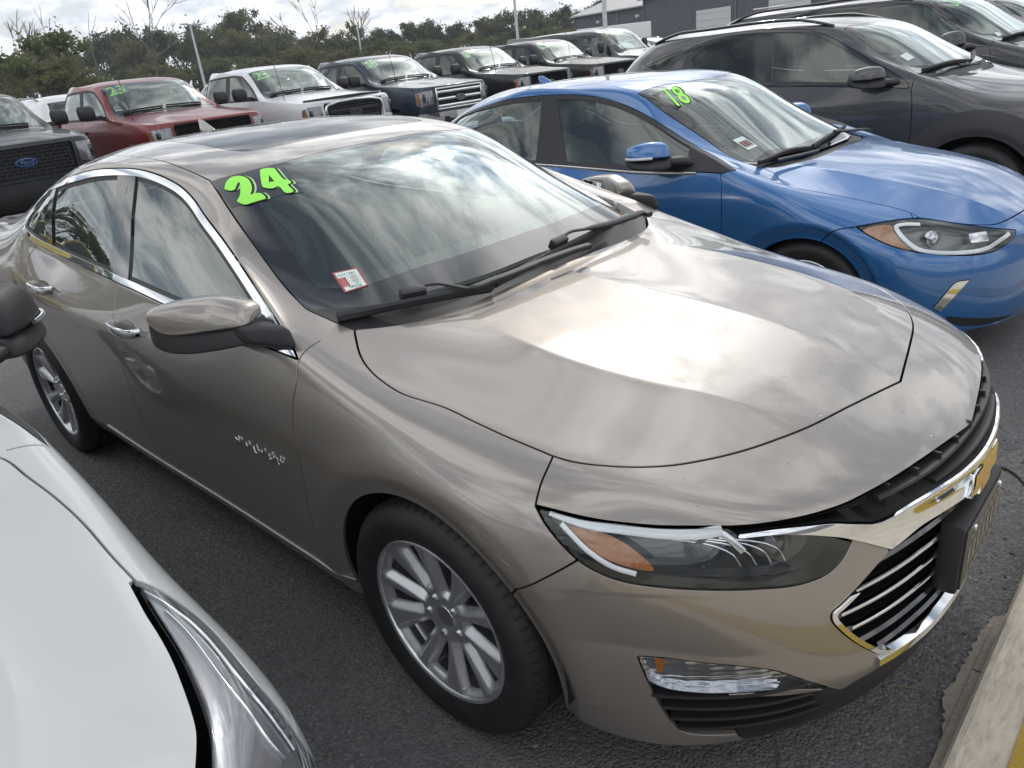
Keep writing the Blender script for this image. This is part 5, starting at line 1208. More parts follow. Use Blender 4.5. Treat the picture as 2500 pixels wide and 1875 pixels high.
def cut_top(sh, hood_rear, hood_side, hood_front, ws_r, wst, cowl_w=.07, frit=(.05,.10,.035), zmin=.6):
    hr = arr(hood_rear); yc = .2
    hood = poly(XY, [(hr[-1][0],yc,1)]+hr[::-1], arr(hood_side), arr(hood_front), np.array([[hood_front[-1][0],yc,.8]]))
    sh.region('hood', reg(XY, hood), ['body'], .006, lambda c, n: (n[:,2] > .3) & (c[:,0] > -.7) & (c[:,2] > zmin))
    gl = poly(XY, arr(ws_r)[::-1], arr(wst), np.array([[wst[-1][0],yc,1],[hr[-1][0],yc,1]]), hr[::-1])
    sh.region('screen', reg(XY, gl), ['body'], .005, lambda c, n: (c[:,2] > zmin+.2) & (n[:,2] > .2))
    cw = np.array([(x-cowl_w, y, 1) for x, y, *_ in hr]); cw = np.concatenate([[[cw[0,0]-.1,-1,1]], cw, [[cw[-1,0],yc,1],[1,yc,1],[1,-1,1]]])
    sh.region('cowl', reg(XY, poly(XY, cw)), ['screen'])
    sh.region('glass', lambda P, N: poly_sdf(XY(P), gl)+np.where(P[:,0] > cw[2,0]-.05, .16, .035), ['screen'])
def cut_windows(sh, outline, frame_w, pillars, zmin, gap=.005):
    side = lambda c, n: (c[:,1] < -.45) & (c[:,2] > zmin)
    sh.region('dlo', reg(TIL, outline), ['body'], gap, side)
    sh.region('dlo_gl', reg(TIL, outline, frame_w), ['dlo'], 0, side)
    for nm, pl in pillars: sh.region(nm, reg(XZ, np.array(pl, float)), ['dlo_gl'], 0, side)
def pod(parent, o, t, n, ln, H, mat_top, mat_low, lamp=None, split=.42, D=.075):
    """door mirror: root o, outward run t, facing n"""
    m = empty('door_mirror'); m.parent = parent; o = np.array(o, float); t = np.array(t, float); n = np.array(n, float)
    def sec(s, b, tp, n1, n0):
        c = o+t*s*ln; pt = lambda a, z: tuple(c+n*a+np.array([0,0,z])); h = tp-b
        return [pt(n1*.97,b),pt(n1,b+h*.10),pt(n1*.92,b+h*.45),pt(n1*.66,b+h*.82),pt(n1*.40,tp-h*.04),pt(n1*.1,tp),pt(n0*.7,tp-.003),pt(n0,tp-h*.12),pt(n0,b+h*.5),pt(n0,b+h*.06),pt(n0*.9,b),pt(0,b)]
    sp = H*split
    blob('mirror_cap', [sec(.0,sp+.004,H*.66,D*.55,-.03), sec(.02,sp,H*.78,D*.75,-.045), sec(.08,sp,H*.92,D*.9,-.055), sec(.30,sp,H,D,-.07), sec(.62,sp,H*.98,D*.96,-.07), sec(.84,sp,H*.90,D*.80,-.068), sec(.95,sp+.006,H*.80,D*.58,-.064), sec(1.0,sp+.014,H*.68,D*.34,-.058)], mat_top, m, 2)
    blob('mirror_base', [sec(-.04,.012,sp+.01,D*.5,-.03), sec(-.01,.004,sp+.01,D*.72,-.045), sec(.06,.0,sp+.008,D*.88,-.055), sec(.3,.0,sp+.006,D*.985,-.073), sec(.65,.004,sp+.006,D*.945,-.073), sec(.86,.012,sp+.008,D*.78,-.07), sec(.96,.024,sp+.016,D*.54,-.065), sec(1.01,.038,sp+.014,D*.28,-.058)], mat_low, m, 2)
    if lamp:
        pth = [o+t*s*ln+n*(D*k+.004)+np.array([0,0,sp+.006]) for s, k in ((.42,.99),(.6,.97),(.78,.86),(.92,.62),(1.0,.30))]
        sweep('turn_lamp', catmull(pth, 4), rrect(.012,.014,.4), lamp, m)
    a0 = o-t*.10+n*-.01
    blob('mirror_arm', [[tuple(c+n*dx+np.array([0,0,z])) for dx, z in ((.05,.01),(.055,.05),(0,.065),(-.06,.05),(-.06,.01),(0,0))] for c in (o+t*.03, o-t*.05, a0, a0+np.array([.05,.07*np.sign(-t[1]),-.055]), a0+np.array([.08,.11*np.sign(-t[1]),-.075]))], mat_low, m, 2)
    return m
def pods(car, o, t, n, *a, **k):
    o, t, n = map(lambda v: np.array(v, float), (o, t, n)); n /= np.linalg.norm(n); t /= np.linalg.norm(t); f = np.array([1,-1,1])
    pod(car, o, t, n, *a, **k); pod(car, o*f, t*f, n*f, *a, **k)
def wheels4(car, xs, y, r, style, mat=None, R_r=None, detail=False):
    w0 = make_wheel(car, R_t=r, R_r=R_r or r*.68, style=style, rim_mat=mat, detail=detail)
    for i, (x, s) in enumerate((x, s) for x in xs for s in (-1, 1)):
        w = w0 if i == 0 else copy_tree(w0, car); w.location = (x, s*y, r-.001); w.rotation_euler = (0, 0, 0 if s < 0 else math.pi)
def wiper(parent, bvh, blade, arm=None, off=.016):
    P, n_ = on_surface(bvh, catmull(blade, 5), off); w = sweep('wiper', P, [(-.011,-.004),(-.006,.012),(.006,.012),(.011,-.004),(0,-.016)], M_black, parent, up=n_)
    if arm: P, n_ = on_surface(bvh, catmull(arm, 5), off+.022); sweep('wiper_arm', P, rrect(.022,.014,.4), M_black, w, up=n_)
    return w
def year_mark(parent, bvh, quad, txt, back=True, sz=.80, dark=M_stblack):
    """green year digits on a dark strip stuck to the glass; quad = 4 corners tl,tr,br,bl as seen"""
    q = np.array([p[:3] for p in quad], float); q, nn = on_surface(bvh, q, .004); n = nn.mean(0); n /= np.linalg.norm(n)
    e = empty('year_sticker'); e.parent = parent
    if back: mesh_from('sticker_backing', [q[0],q[1],q[2],q[3]], [[0,3,2,1]], mat=dark, parent=e, smooth=False)
    c = q.mean(0); u = ((q[1]-q[0])+(q[2]-q[3]))/2; h = np.linalg.norm((q[3]-q[0]+q[2]-q[1])/2); wd = np.linalg.norm(u)
    for off, mt, b, d in ((.002, M_greenl, .002, 1), (.003, M_ink, .006, .5), (.0045, M_green, .004, 0)):
        text_obj('digits', txt, mt, e, frame(c+n*off+d*(.02*u/wd*h/.2-np.array([0,0,.0])), u, n), h*1.3, shear=.15, bold=b*h/.15, sx=wd*.95/(h*1.3*.60*len(txt)))
    return e
def build_blue():
    P = paint('blue_metallic', (.010,.125,.37), .35, .38, ior=1.75); L = LB
    car = tag(empty('sedan', (-.25,2.75,0)), 'bright blue sedan with a green 18 on its windshield, beside the tan sedan', 'car')
    sh, bvh = std_shell(TB, [(0,.322,.322),(-2.70,.322,.335)], 5, lip=.028, lw=.085, ridge=[([(-.20,-.52),(.024,-.484),(.41,-.457),(.63,-.405),(.78,-.36)], .010, .05)])
    wst = [(-1.127,-.589,1.349),(-1.016,-.289,1.374),(-.99,0,1.385)]
    hr = L['hood_rear'][:-1][:-1]+[(-.168,0,.95)]
    hs = L['hood_side'][1:]; hs = [(-.325,-.648,.951,'c')]+hs
    hf = [(.467,-.679,.736),(.6232,-.603,.70),(.735,-.50,.672),(.775,-.40,.68),(.805,-.23,.69),(.815,0,.692)]
    cut_top(sh, hr, hs, hf, L['ws_r'], wst)
    dlo = poly(TIL, [(-2.63,-.66,1.22),(-2.571,-.645,1.278),(-2.40,-.672,1.318)]+L['dlo_top'][1:], L['dlo_bot'][:-1][::-1]+[(-1.9,-.825,.985),(-2.3,-.815,1.04),(-2.55,-.76,1.14)])
    cut_windows(sh, dlo, .030, [('pillar', [(-1.79,1.5),(-1.77,.9),(-1.475,.9),(-1.605,1.17),(-1.67,1.34),(-1.68,1.5)]), ('sail', [(-.79,1.5),(-.65,.9),(-.2,.9),(-.2,1.5)])], .88)
    sh.region('glass_r', lambda P_, n: P_[:,0]+1.7, ['dlo_gl'])
    fr = lambda c, n: (c[:,0] > .05) & (c[:,2] < .8)
    sh.region('lamp', reg(CYL, poly(CYL, L['headlight'])), ['body'], .006, fr)
    sh.region('fogtrim', reg(CYL, poly(CYL, L['fog'])), ['body'], .004, fr)
    sh.region('lowtrim', reg(CYL, poly(CYL, L['lowtrim'])), ['body'], .004, fr)
    gr = np.array([[.87,-.36,.60],[.88,-.32,.62],[.9,.2,.63],[.9,.2,.30],[.89,-.10,.27],[.87,-.24,.35]])
    sh.region('grille', reg(CYL, poly(CYL, gr)), ['body'], .004, fr)
    cut = poly(CYL, L['cut'], np.array([[.09,-.95,.5],[.1,-.9,0],[.8,.2,0],[.8,.2,1.2],[.45,-.66,1.2],[.45,-.70,.72]]))
    sh.region('bumper', reg(CYL, cut), ['body'], .005, lambda c, n: (c[:,0] > .05) & (c[:,2] < .76))
    dr = lambda c, n: (c[:,1] < -.78) & (c[:,2] < .99-.045*(c[:,0]+.4))
    fd = poly(XZ, L['door_f'], [(-.44,-.9,.5),(-.47,-.88,.30)], np.array([[-.50,0,.255],[-1.56,0,.255],[-1.60,0,.5],[-1.62,0,1.1],[-.43,0,1.1]]))
    sh.region('door_f', reg(XZ, fd), ['body'], .005, dr)
    rd = np.array([[-1.60,1.1],[-1.60,.5],[-1.56,.255],[-2.28,.255],[-2.30,.5],[-2.42,.72],[-2.5,.9],[-2.5,1.1]])
    sh.region('door_r', reg(XZ, rd), ['body'], .005, dr)
    rf = poly(XY, [(-1.127,-.587,1.35),(-1.22,-.576,1.38),(-1.35,-.56,1.4),(-1.53,-.545,1.41),(-2.2,-.53,1.4),(-2.5,-.50,1.36)], np.array([[-2.52,.2,1.3],[-.99,.2,1.38],[-.99,0,1.385]]), wst[::-1][1:])
    sh.region('roof', reg(XY, rf), ['body'], .004, lambda c, n: c[:,2] > 1.2)
    sh.region('sunroof', reg(XY, np.array([[-1.33,.2],[-1.33,-.37],[-1.36,-.40],[-2.10,-.38],[-2.14,-.34],[-2.14,.2]])), ['roof'], .005)
    sh.region('backlight', reg(XY, np.array([[-2.54,.2],[-2.54,-.46],[-2.62,-.50],[-3.05,-.52],[-3.1,.2]])), ['body'], .005, lambda c, n: c[:,2] > 1.0)
    panel('hood', sh, ['hood'], P, car, sym=True); panel('body_shell', sh, ['body'], P, car, sym=True); panel('front_bumper', sh, ['bumper'], P, car, sym=True)
    rp = panel('roof', sh, ['roof'], P, car, sym=True)[0]; panel('sunroof', sh, ['sunroof'], M_gloss, rp, sym=True, off=-.001)
    panel('front_door', sh, ['door_f'], P, car); panel('rear_door', sh, ['door_r'], P, car)
    ws = panel('windshield', sh, ['glass'], G_ws, car, sym=True, dofold=False)[0]; panel('windshield_border', sh, ['screen'], M_gloss, ws, sym=True, dofold=False)
    panel('cowl', sh, ['cowl'], M_black, car, sym=True, off=-.015); panel('rear_glass', sh, ['backlight'], G_side, car, sym=True, dofold=False)
    panel('window_frame', sh, ['dlo'], M_black, car, off=.001); panel('door_pillar', sh, ['pillar'], M_black, car); panel('mirror_sail', sh, ['sail'], M_black, car)
    panel('front_window', sh, ['dlo_gl'], G_side, car, off=-.005, dofold=False); panel('rear_window', sh, ['glass_r'], G_side, car, off=-.005, dofold=False)
    panel('bumper_trim', sh, ['fogtrim'], M_chrome, car, depth=.02, off=.004); panel('lower_trim', sh, ['lowtrim'], M_black, car, depth=.02, off=-.006)
    g = recess('grille', sh, ['grille'], .05, M_dark, car)
    for z in (.34,.40,.46,.52,.58):
        pth = []
        for y in np.linspace(-.30, .30, 21):
            h = bvh.ray_cast(Vector((1.4,-abs(y)-1e-4,z)), Vector((-1,0,0)))[0]; pth.append((h.x-.012, y, z))
        sweep('grille_slat', pth, rrect(.022,.016,.3), M_chrome, g)
    # belt brightwork
    P_, n_ = on_surface(bvh, catmull([(-2.4,-.82,1.055),(-2.0,-.822,.995),(-1.489,-.826,.966),(-1.2,-.838,.953),(-.947,-.848,.944),(-.60,-.853,.948)], 6), .003)
    for f in (1,-1): sweep('belt_trim', P_*np.array([1,f,1]), rrect(.006,.016,.4), M_chrome, car, up=(0,0,1))
    # lamps
    V0, N0, T0 = sh.get('lamp'); Vf, Nf, Tf = fold(V0, N0, T0, .05); n0 = len(V0); Vb = Vf.copy(); Vb[:n0] = V0-N0*.05; nb = vnormals(Vb, Tf)
    drl, dn = on_surface(bvh, catmull(L['drl'], 5), -.012); am, an = on_surface(bvh, catmull(L['amber'], 4, True), -.012)
    pc, pn = on_surface(bvh, np.array([L['proj'][0][:3]]), -.028); bx_, bn = on_surface(bvh, np.array([L['proj'][2][:3]]), -.02)
    for f in (np.array([1,1,1]), np.array([1,-1,1])):
        e = empty('headlight'); e.parent = car; sl_ = slice(None, None, int(f[1]))
        mesh_from('lamp_bowl', Vb*f, Tf[:,sl_], nb*f, pm('lamp_bowl_grey',(.16,.16,.165),.25,.4), e); Vl, Nl, Tl = fold(V0+N0*.001, N0, T0, .006); mesh_from('lamp_lens', Vl*f, Tl[:,sl_], Nl*f, G_lens, e)
        sweep('daylight_hook', drl*f, rrect(.020,.006,.4), M_drl, e, up=dn*f); decal('side_marker', am*f, M_amber, e, 0, nrm=an.mean(0)*f)
        o = lathe('projector', [(0,-.012),(.02,-.008),(.030,.002),(.034,.012),(.040,.006),(.042,.02),(.042,.04)], M_refl, e, 28); o.location = pc[0]*f; o.rotation_euler = (0,0,R(60) if f[1] > 0 else R(120))
        b_ = box('turn_reflector', (0,0,0), (.09,.05,.02), M_refl, e, .006); b_.data.transform(frame(bx_[0]*f, Vector((.45,.55,0) if f[1] > 0 else (.45,-.55,0)), bn[0]*f))
    pods(car, (-.75,-.875,.98), (-.80,-.60,0), (.62,-.78,0), .235, .148, P, M_black, lamp=M_drl)
    wiper(car, bvh, L['w1'], L['hood_rear'][1:4]); wiper(car, bvh, L['w2'][:3]+[(-.36,.55,.985)], [(-.30,.2,.985),(-.24,.45,.97),(-.22,.62,.955)])
    year_mark(car, bvh, L['backing'], '18')
    q = np.array([p[:3] for p in L['sticker']]); q, nn = on_surface(bvh, q, .003)
    e = empty('stock_sticker'); e.parent = car; mesh_from('card', q, [[0,3,2,1]], mat=M_paper, parent=e, smooth=False)
    for k in range(5):
        t0, t1 = .12+.16*k, .22+.16*k; A, B_, C_, D_ = q
        mm = lambda u, v: (A*(1-u)+B_*u)*(1-v)+(D_*(1-u)+C_*u)*v+nn.mean(0)*.002
        mesh_from('card_bar', [mm(t0,.3),mm(t1,.3),mm(t1,.8),mm(t0,.8)], [[0,3,2,1]], mat=M_red if k%2 else M_ink, parent=e, smooth=False)
    sp = [(-3.30,y,1.115+.02*math.cos(y*1.6)) for y in np.linspace(-.62,.62,15)]
    sweep('boot_spoiler', sp, [(-.09,-.02),(-.085,.012),(.0,.012),(.08,-.005),(.08,-.02)], P, car, up=(0,0,1))
    blob('aerial_fin', [[(-2.36+x0, y, 1.405+z) for x0, y, z in r] for r in (
        [(.16,0,0),(.10,-.028,0),(0,-.03,0),(-.02,0,0),(0,.03,0),(.10,.028,0)],
        [(.09,0,.03),(.06,-.018,.03),(-.005,-.02,.03),(-.03,0,.03),(-.005,.02,.03),(.06,.018,.03)],
        [(.02,0,.068),(.01,-.006,.068),(-.02,-.007,.068),(-.035,0,.068),(-.02,.007,.068),(.01,.006,.068)])], P, car, 2)
    wheels4(car, (0,-2.70), .825, .312, 'five'); wheel_well(car, 0, .325, .38, .87); wheel_well(car, -2.70, .325, .38, .87); under(car, .4, -3.3, .70)
    cabin(car, -.36, -1.38, -2.15, .945, .66, pm('grey_cloth',(.20,.20,.19),.85), .47)
    mesh_from('engine_bay', [(.60,-.5,.30),(.60,.5,.30),(.60,.5,.60),(.60,-.5,.60),(-.18,-.58,.30),(-.18,.58,.30),(-.18,.58,.86),(-.18,-.58,.86)], [[0,1,2,3],[3,2,6,7],[0,3,7,4],[1,5,6,2]], mat=M_dark, parent=car, smooth=False)
    return car
def build_suv(kind):
    if kind == 'c':
        P = paint('graphite_metallic', (.062,.062,.070), .4, .40, ior=1.5); L = LC; T = TC; loc = (-.15,5.5,0); rt = .345; arches = [(0,.345,.41),(-2.66,.345,.41)]
        car = tag(empty('crossover', loc), 'dark grey crossover with roof rails, parked beyond the blue sedan', 'car')
    else:
        P = paint('black_metallic', (.040,.040,.046), .4, .40, ior=1.5); L = LD; T = TD; loc = (-.25,8.4,0); rt = .37; arches = [(0,.37,.43),(-2.9,.37,.43)]
        car = tag(empty('crossover', loc), 'tall black SUV with a green 26 on its windshield, behind the dark grey crossover', 'car')
    sh, bvh = std_shell(T, arches, 4)
    if kind == 'c':
        wst = [(-1.098,-.595,1.55),(-1.016,-.39,1.568),(-.98,0,1.58)]
        hr = [(-.43,-.80,1.15),(-.336,-.70,1.152),(-.27,-.5675,1.156),(-.225,-.30,1.145),(-.215,0,1.145)]
        hs = [(-.40,-.76,1.145,'c'),(-.30,-.80,1.13),(-.246,-.83,1.106),(-.16,-.84,1.057),(.0265,-.78,1.028),(.23,-.74,1.0),(.45,-.66,.96)]; hf = [(.45,-.66,.96),(.62,-.55,.93),(.74,-.36,.92),(.79,0,.92)]
        wr = L['ws_r'][:-1]+[(-.47,-.78,1.18)]
        dlo = poly(TIL, L['dlo_top'], L['dlo_bot']+[(-1.6,-.85,1.17),(-2.0,-.845,1.205),(-2.4,-.83,1.27),(-2.75,-.80,1.37)])
        pil = [('pillar', [(-1.82,1.7),(-1.755,1.35),(-1.72,1.0),(-1.545,1.0),(-1.61,1.37),(-1.68,1.6),(-1.69,1.7)]), ('sail', [(-.80,1.7),(-.74,1.0),(-.2,1.0),(-.2,1.7)]), ('qbar', [(-2.42,1.7),(-2.62,1.0),(-2.55,1.0),(-2.35,1.7)])]; zm = 1.04; xb = -1.72
        door = L['door_f']+[(-.45,0,.5)]; dz = 1.2
    else:
        wst = [(-1.241,-.645,1.715),(-1.19,-.4,1.735),(-1.17,0,1.745)]
        hr = [(-.44,-.82,1.215),(-.34,-.70,1.215),(-.29,-.55,1.215),(-.25,-.30,1.21),(-.24,0,1.21)]
        hs = [(-.42,-.79,1.21,'c'),(-.33,-.84,1.17),(-.25,-.86,1.14),(.02,-.84,1.1),(.25,-.79,1.07),(.45,-.70,1.04)]; hf = [(.45,-.70,1.04),(.65,-.58,1.0),(.76,-.36,.99),(.81,0,.99)]
        wr = L['ws_r'][:2]+[(-.7656,-.715,1.404),(-.56,-.765,1.28),(-.49,-.79,1.235)]
        dlo = poly(TIL, [(-3.55,-.80,1.45),(-3.5,-.78,1.60),(-3.2,-.76,1.69),(-2.4558,-.745,1.735)]+L['dlo_top'][3:], L['dlo_bot']+[(-1.6,-.88,1.275),(-2.6,-.87,1.29),(-3.4,-.84,1.33)])
        pil = [('pillar', [(-1.80,1.8),(-1.76,1.1),(-1.56,1.1),(-1.61,1.5),(-1.66,1.8)]), ('sail', [(-.86,1.8),(-.81,1.1),(-.2,1.1),(-.2,1.8)]), ('qbar', [(-2.72,1.8),(-2.68,1.1),(-2.6,1.1),(-2.64,1.8)])]; zm = 1.14; xb = -1.74
        door = L['door_f']+[(-.47,0,.8),(-.47,0,.5)]; dz = 1.3
    cut_top(sh, hr, hs, hf, wr, wst, zmin=.8)
    cut_windows(sh, dlo, .032, pil, zm)
    sh.region('glass_q', lambda P_, n: P_[:,0]-(-2.5 if kind == 'c' else -2.66), ['dlo_gl'])
    sh.region('glass_r', lambda P_, n: P_[:,0]-xb, ['dlo_gl'])
    dr = lambda c, n: (c[:,1] < -.80) & (c[:,2] < (1.16 if kind == 'c' else 1.26)-.04*(c[:,0]+.4))
    sh.region('door_f', reg(XZ, poly(XZ, door, np.array([[-.50,0,.30],[xb+.12,0,.30],[xb+.06,0,.6],[xb+.04,0,dz+.1],[-.45,0,dz+.1]]))), ['body'], .006, dr)
    sh.region('door_r', reg(XZ, np.array([[xb+.04,dz+.1],[xb+.06,.6],[xb+.12,.30],[-2.25,.30],[-2.35,.62],[-2.48,.9],[-2.52,dz+.1]])), ['body'], .006, dr)
    for cx, cz, r0 in arches: sh.region('clad', lambda P_, n, cx=cx, cz=cz, r0=r0: np.maximum(np.hypot(P_[:,0]-cx, (P_[:,2]-cz)*.97)-r0-(.085 if kind == 'd' else .16), -(-P_[:,1]-.5)), ['body','door_f','door_r'], .002, lambda c, n: (c[:,1] < -.5) & (c[:,2] < 1.0))
    sh.region('clad', lambda P_, n: P_[:,2]-.36, ['body','door_f','door_r'], .002, lambda c, n: c[:,2] < .5)
    sh.region('backlight', lambda P_, n: poly_sdf(P_[:,[1,2]], np.array([[.2,T['b1'][0][2]-.04],[-.5,T['b1'][0][2]-.06],[-.58,T['b2'][0][2]+.02],[.2,T['b2'][0][2]+.02]])), ['body'], .006, lambda c, n: c[:,0] < T['b1'][0][0]-.05)
    panel('hood', sh, ['hood'], P, car, sym=True); panel('body_shell', sh, ['body'], P, car, sym=True); panel('front_door', sh, ['door_f'], P, car); panel('rear_door', sh, ['door_r'], P, car)
    panel('cladding', sh, ['clad'], pm('cladding_%s' % kind, (.05,.05,.054) if kind == 'c' else (.03,.03,.033), .5), car, off=.012)
    ws = panel('windshield', sh, ['glass'], G_ws, car, sym=True, dofold=False)[0]; panel('windshield_border', sh, ['screen'], M_gloss, ws, sym=True, dofold=False)
    panel('cowl', sh, ['cowl'], M_black, car, sym=True, off=-.015); panel('rear_glass', sh, ['backlight'], G_priv, car, sym=True, dofold=False)
    panel('window_frame', sh, ['dlo'], M_gloss, car, off=.001); panel('door_pillar', sh, ['pillar'], M_gloss, car); panel('mirror_sail', sh, ['sail'], M_black, car); panel('quarter_bar', sh, ['qbar'], M_gloss, car)
    panel('front_window', sh, ['dlo_gl'], G_side, car, off=-.005, dofold=False); panel('rear_window', sh, ['glass_r'], G_priv, car, off=-.005, dofold=False); panel('quarter_window', sh, ['glass_q'], G_priv, car, off=-.005, dofold=False)
    # roof rails
    zr = T['r1'][3][2]; xr0, xr1 = (-1.18,-2.85) if kind == 'c' else (-1.35,-3.45)
    for f in (-1, 1):
        pth = []
        for t in np.linspace(0, 1, 20):
            x = xr0+(xr1-xr0)*t; y = .585+.02*math.sin(t*3.1) if kind == 'c' else .66
            h = bvh.ray_cast(Vector((x,-y,2.5)), Vector((0,0,-1)))[0]; pth.append((x, f*y, h.z+.035*min(1, 6*t, 6*(1-t))+.004))
        sweep('roof_rail', pth, rrect(.030,.026,.4), M_gloss if kind == 'c' else M_black, car)
    if kind == 'd':
        for f in (-1, 1):
            for x in (-2.05,-2.95): box('rail_plate', (x,f*.672,1.832), (.40,.012,.022), M_satin, car, .003)
    tr = (-.80,-.60,0)
    if kind == 'c': pods(car, (-.66,-.91,1.12), tr, (.60,-.80,0), .245, .16, P, M_black, lamp=M_gloss)
    else: pods(car, (-.75,-.96,1.20), (-.72,-.70,0), (.70,-.72,0), .24, .20, P, M_black, lamp=M_gloss, split=.3, D=.085)
    zc = hr[-1][2]
    wiper(car, bvh, [(-.47,-.70,zc+.02),(-.40,-.50,zc+.03),(-.36,-.28,zc+.035),(-.33,-.08,zc+.03)], [(-.30,-.45,zc+.01),(-.26,-.25,zc),(-.24,-.1,zc)])
    wiper(car, bvh, [(-.32,-.04,zc+.03),(-.36,.2,zc+.04),(-.43,.45,zc+.05)], [(-.32,.2,zc+.02),(-.27,.42,zc+.01),(-.26,.55,zc)])
    # simple lamps and grille on the nose
    fr = lambda c, n: c[:,0] > .3
    for nm, y0, y1, z0, z1, mt in (('headlight', .50,.80,.62,.74,G_lens), ('headlight', .50,.86,.86,.90,M_drl)):
        for f in (-1, 1):
            pth = []
            for y in np.linspace(y0, y1, 10):
                h = bvh.ray_cast(Vector((1.4,-y,(z0+z1)/2)), Vector((-1,0,0)))[0]
                if h is not None: pth.append((h.x-.01, f*y, h.z))
            if len(pth) > 2: sweep(nm, pth, rrect(.02,z1-z0,.3), mt, car)
    gp = []
    for z in (.45,.52,.59,.66,.73):
        pth = []
        for y in np.linspace(-.42,.42,15):
            h = bvh.ray_cast(Vector((1.4,-abs(y)-1e-4,z)), Vector((-1,0,0)))[0]; pth.append((h.x-.004, y, z))
        sweep('grille_slat', pth, rrect(.03,.05,.3), M_gloss, car)
    wheels4(car, (0, arches[1][0]), .90 if kind == 'c' else .94, rt, 'five', M_alloy); wheel_well(car, 0, rt, .44, .88); wheel_well(car, arches[1][0], rt, .44, .88); under(car, .4, -3.2, .72, .26)
    cs_ = pm('dark_leather', (.05,.05,.052), .6)
    cabin(car, -.40, -1.35, -2.2, zc-.03, .68, cs_, .66 if kind == 'c' else .76)
    if kind == 'd':
        q = [(-1.083,-.609,1.675),(-1.10,-.33,1.70),(-.92,-.38,1.63),(-.945,-.60,1.60)]
        year_mark(car, bvh, q, '26', back=False)
        s_, n_ = on_surface(bvh, np.array([p[:3] for p in L['sticker']]), .003); mesh_from('stock_sticker', s_, [[0,3,2,1]], mat=M_paper, parent=car, smooth=False)
    else:
        s_, n_ = on_surface(bvh, np.array([(-.66,-.60,1.30),(-.64,-.53,1.31),(-.57,-.55,1.275),(-.59,-.62,1.265)]), .003); mesh_from('stock_sticker', s_, [[0,3,2,1]], mat=M_paper, parent=car, smooth=False)
    return car
def build_white():
    P = paint('pearl_white', (.50,.515,.515), .0, .38, dust=.03, ior=1.5); L = LW; f = -1
    car = tag(empty('sedan', (-.06,-2.325,0)), 'white car in the foreground at the lower left, its hood and headlight showing', 'car')
    sh, bvh = std_shell(TW, [(0,.335,.372),(-2.829,.335,.385)], 5, ridge=[([(-.30,-.60),(.05,-.615),(.30,-.585),(.52,-.50),(.68,-.40)], .010, .07), ([(-.30,-.30),(.1,-.29),(.5,-.23),(.7,-.18)], .006, .08)])
    mr = lambda pts: [(p[0],-p[1],p[2],*p[3:]) for p in pts]
    hc = mr(L['hood_cut']); hin = mr(L['hl_in']); hout = mr(L['hl_out'])
    hr = [(-.44,-.70,1.0),(-.314,-.60,.993),(-.278,-.4956,.992),(-.264,-.3435,.995),(-.265,0,.998)]
    hs = [(-.44,-.735,1.01,'c')]+hc+hin[1:]; e_ = hs[-1]
    hf = [e_,(e_[0]+.06,e_[1]+.06,.82),(.68,-.50,.82),(.76,-.30,.82),(.80,0,.82)]
    wst = [(-1.185,-.609,1.352),(-1.09,-.3786,1.379),(-1.085,0,1.393)]
    d2 = hout+[(.58,-.80,.64),(.66,-.74,.66),(.67,-.66,.76)]
    hl = poly(CYL, d2, hin[::-1])
    fr = lambda c, n: (c[:,0] > .0) & (c[:,2] < .95)
    sh.region('lamp', reg(CYL, hl), ['body'], .006, fr)
    hs = [(-.44,-.735,1.01,'c')]+hc[:-1]+[(p[0]+.006,p[1]-.012,p[2]) for p in hin[1:]]
    cut_top(sh, hr, hs, hf, LA['ws_r'][:-1]+[(-.56,-.73,1.04)], wst)
    dlo = poly(TIL, [(-2.655,-.815,1.16),(-2.63,-.80,1.20),(-2.555,-.775,1.25),(-2.41,-.735,1.316)]+LA['dlo_top'][5:], LA['dlo_bot'][:0:-1]+[(-2.66,-.82,1.135)])
    cut_windows(sh, dlo, .03, [('pillar', [(-1.745,1.5),(-1.70,.9),(-1.52,.9),(-1.63,1.5)]), ('sail', [(-.79,1.5),(-.69,.9),(-.3,.9),(-.3,1.5)])], .9)
    sh.region('glass_r', lambda P_, n: P_[:,0]+1.65, ['dlo_gl'])
    dr = lambda c, n: (c[:,1] < -.80) & (c[:,2] < 1.01-.045*(c[:,0]+.4))
    sh.region('door_f', reg(XZ, poly(XZ, LA['front_door'], np.array([[-.52,-.9,.268],[-1.585,-.9,.272],[-1.6,0,1.2],[-.41,-.8,1.2]]))), ['body'], .005, dr)
    sh.region('bumper', reg(CYL, poly(CYL, [(.33,-.88,.70),(.30,-.9,.62),(.28,-.95,.5)], np.array([[.3,-.9,0],[.8,.2,0],[.8,.2,1.2],[.56,-.6,1.2],[.56,-.74,.74]]))), ['body'], .005, lambda c, n: (c[:,0] > .2) & (c[:,2] < .80))
    gr = np.array([[.86,-.42,.70],[.95,.2,.72],[.95,.2,.36],[.90,-.25,.36],[.85,-.42,.48]])
    sh.region('grille', reg(CYL, poly(CYL, gr)), ['bumper','body'], .004, fr)
    sh.region('backlight', reg(XY, np.array([[-2.62,.2],[-2.62,-.5],[-2.7,-.55],[-3.2,-.57],[-3.27,-.4],[-3.28,.2]])), ['body'], .006, lambda c, n: (c[:,2] > 1.05))
    panel('hood', sh, ['hood'], P, car, sym=True); panel('body_shell', sh, ['body'], P, car, sym=True); panel('front_bumper', sh, ['bumper'], P, car, sym=True); panel('front_door', sh, ['door_f'], P, car)
    ws = panel('windshield', sh, ['glass'], G_ws, car, sym=True, dofold=False)[0]; panel('windshield_border', sh, ['screen'], M_gloss, ws, sym=True, dofold=False)
    panel('cowl', sh, ['cowl'], M_black, car, sym=True, off=-.015); panel('rear_glass', sh, ['backlight'], G_side, car, sym=True, dofold=False)
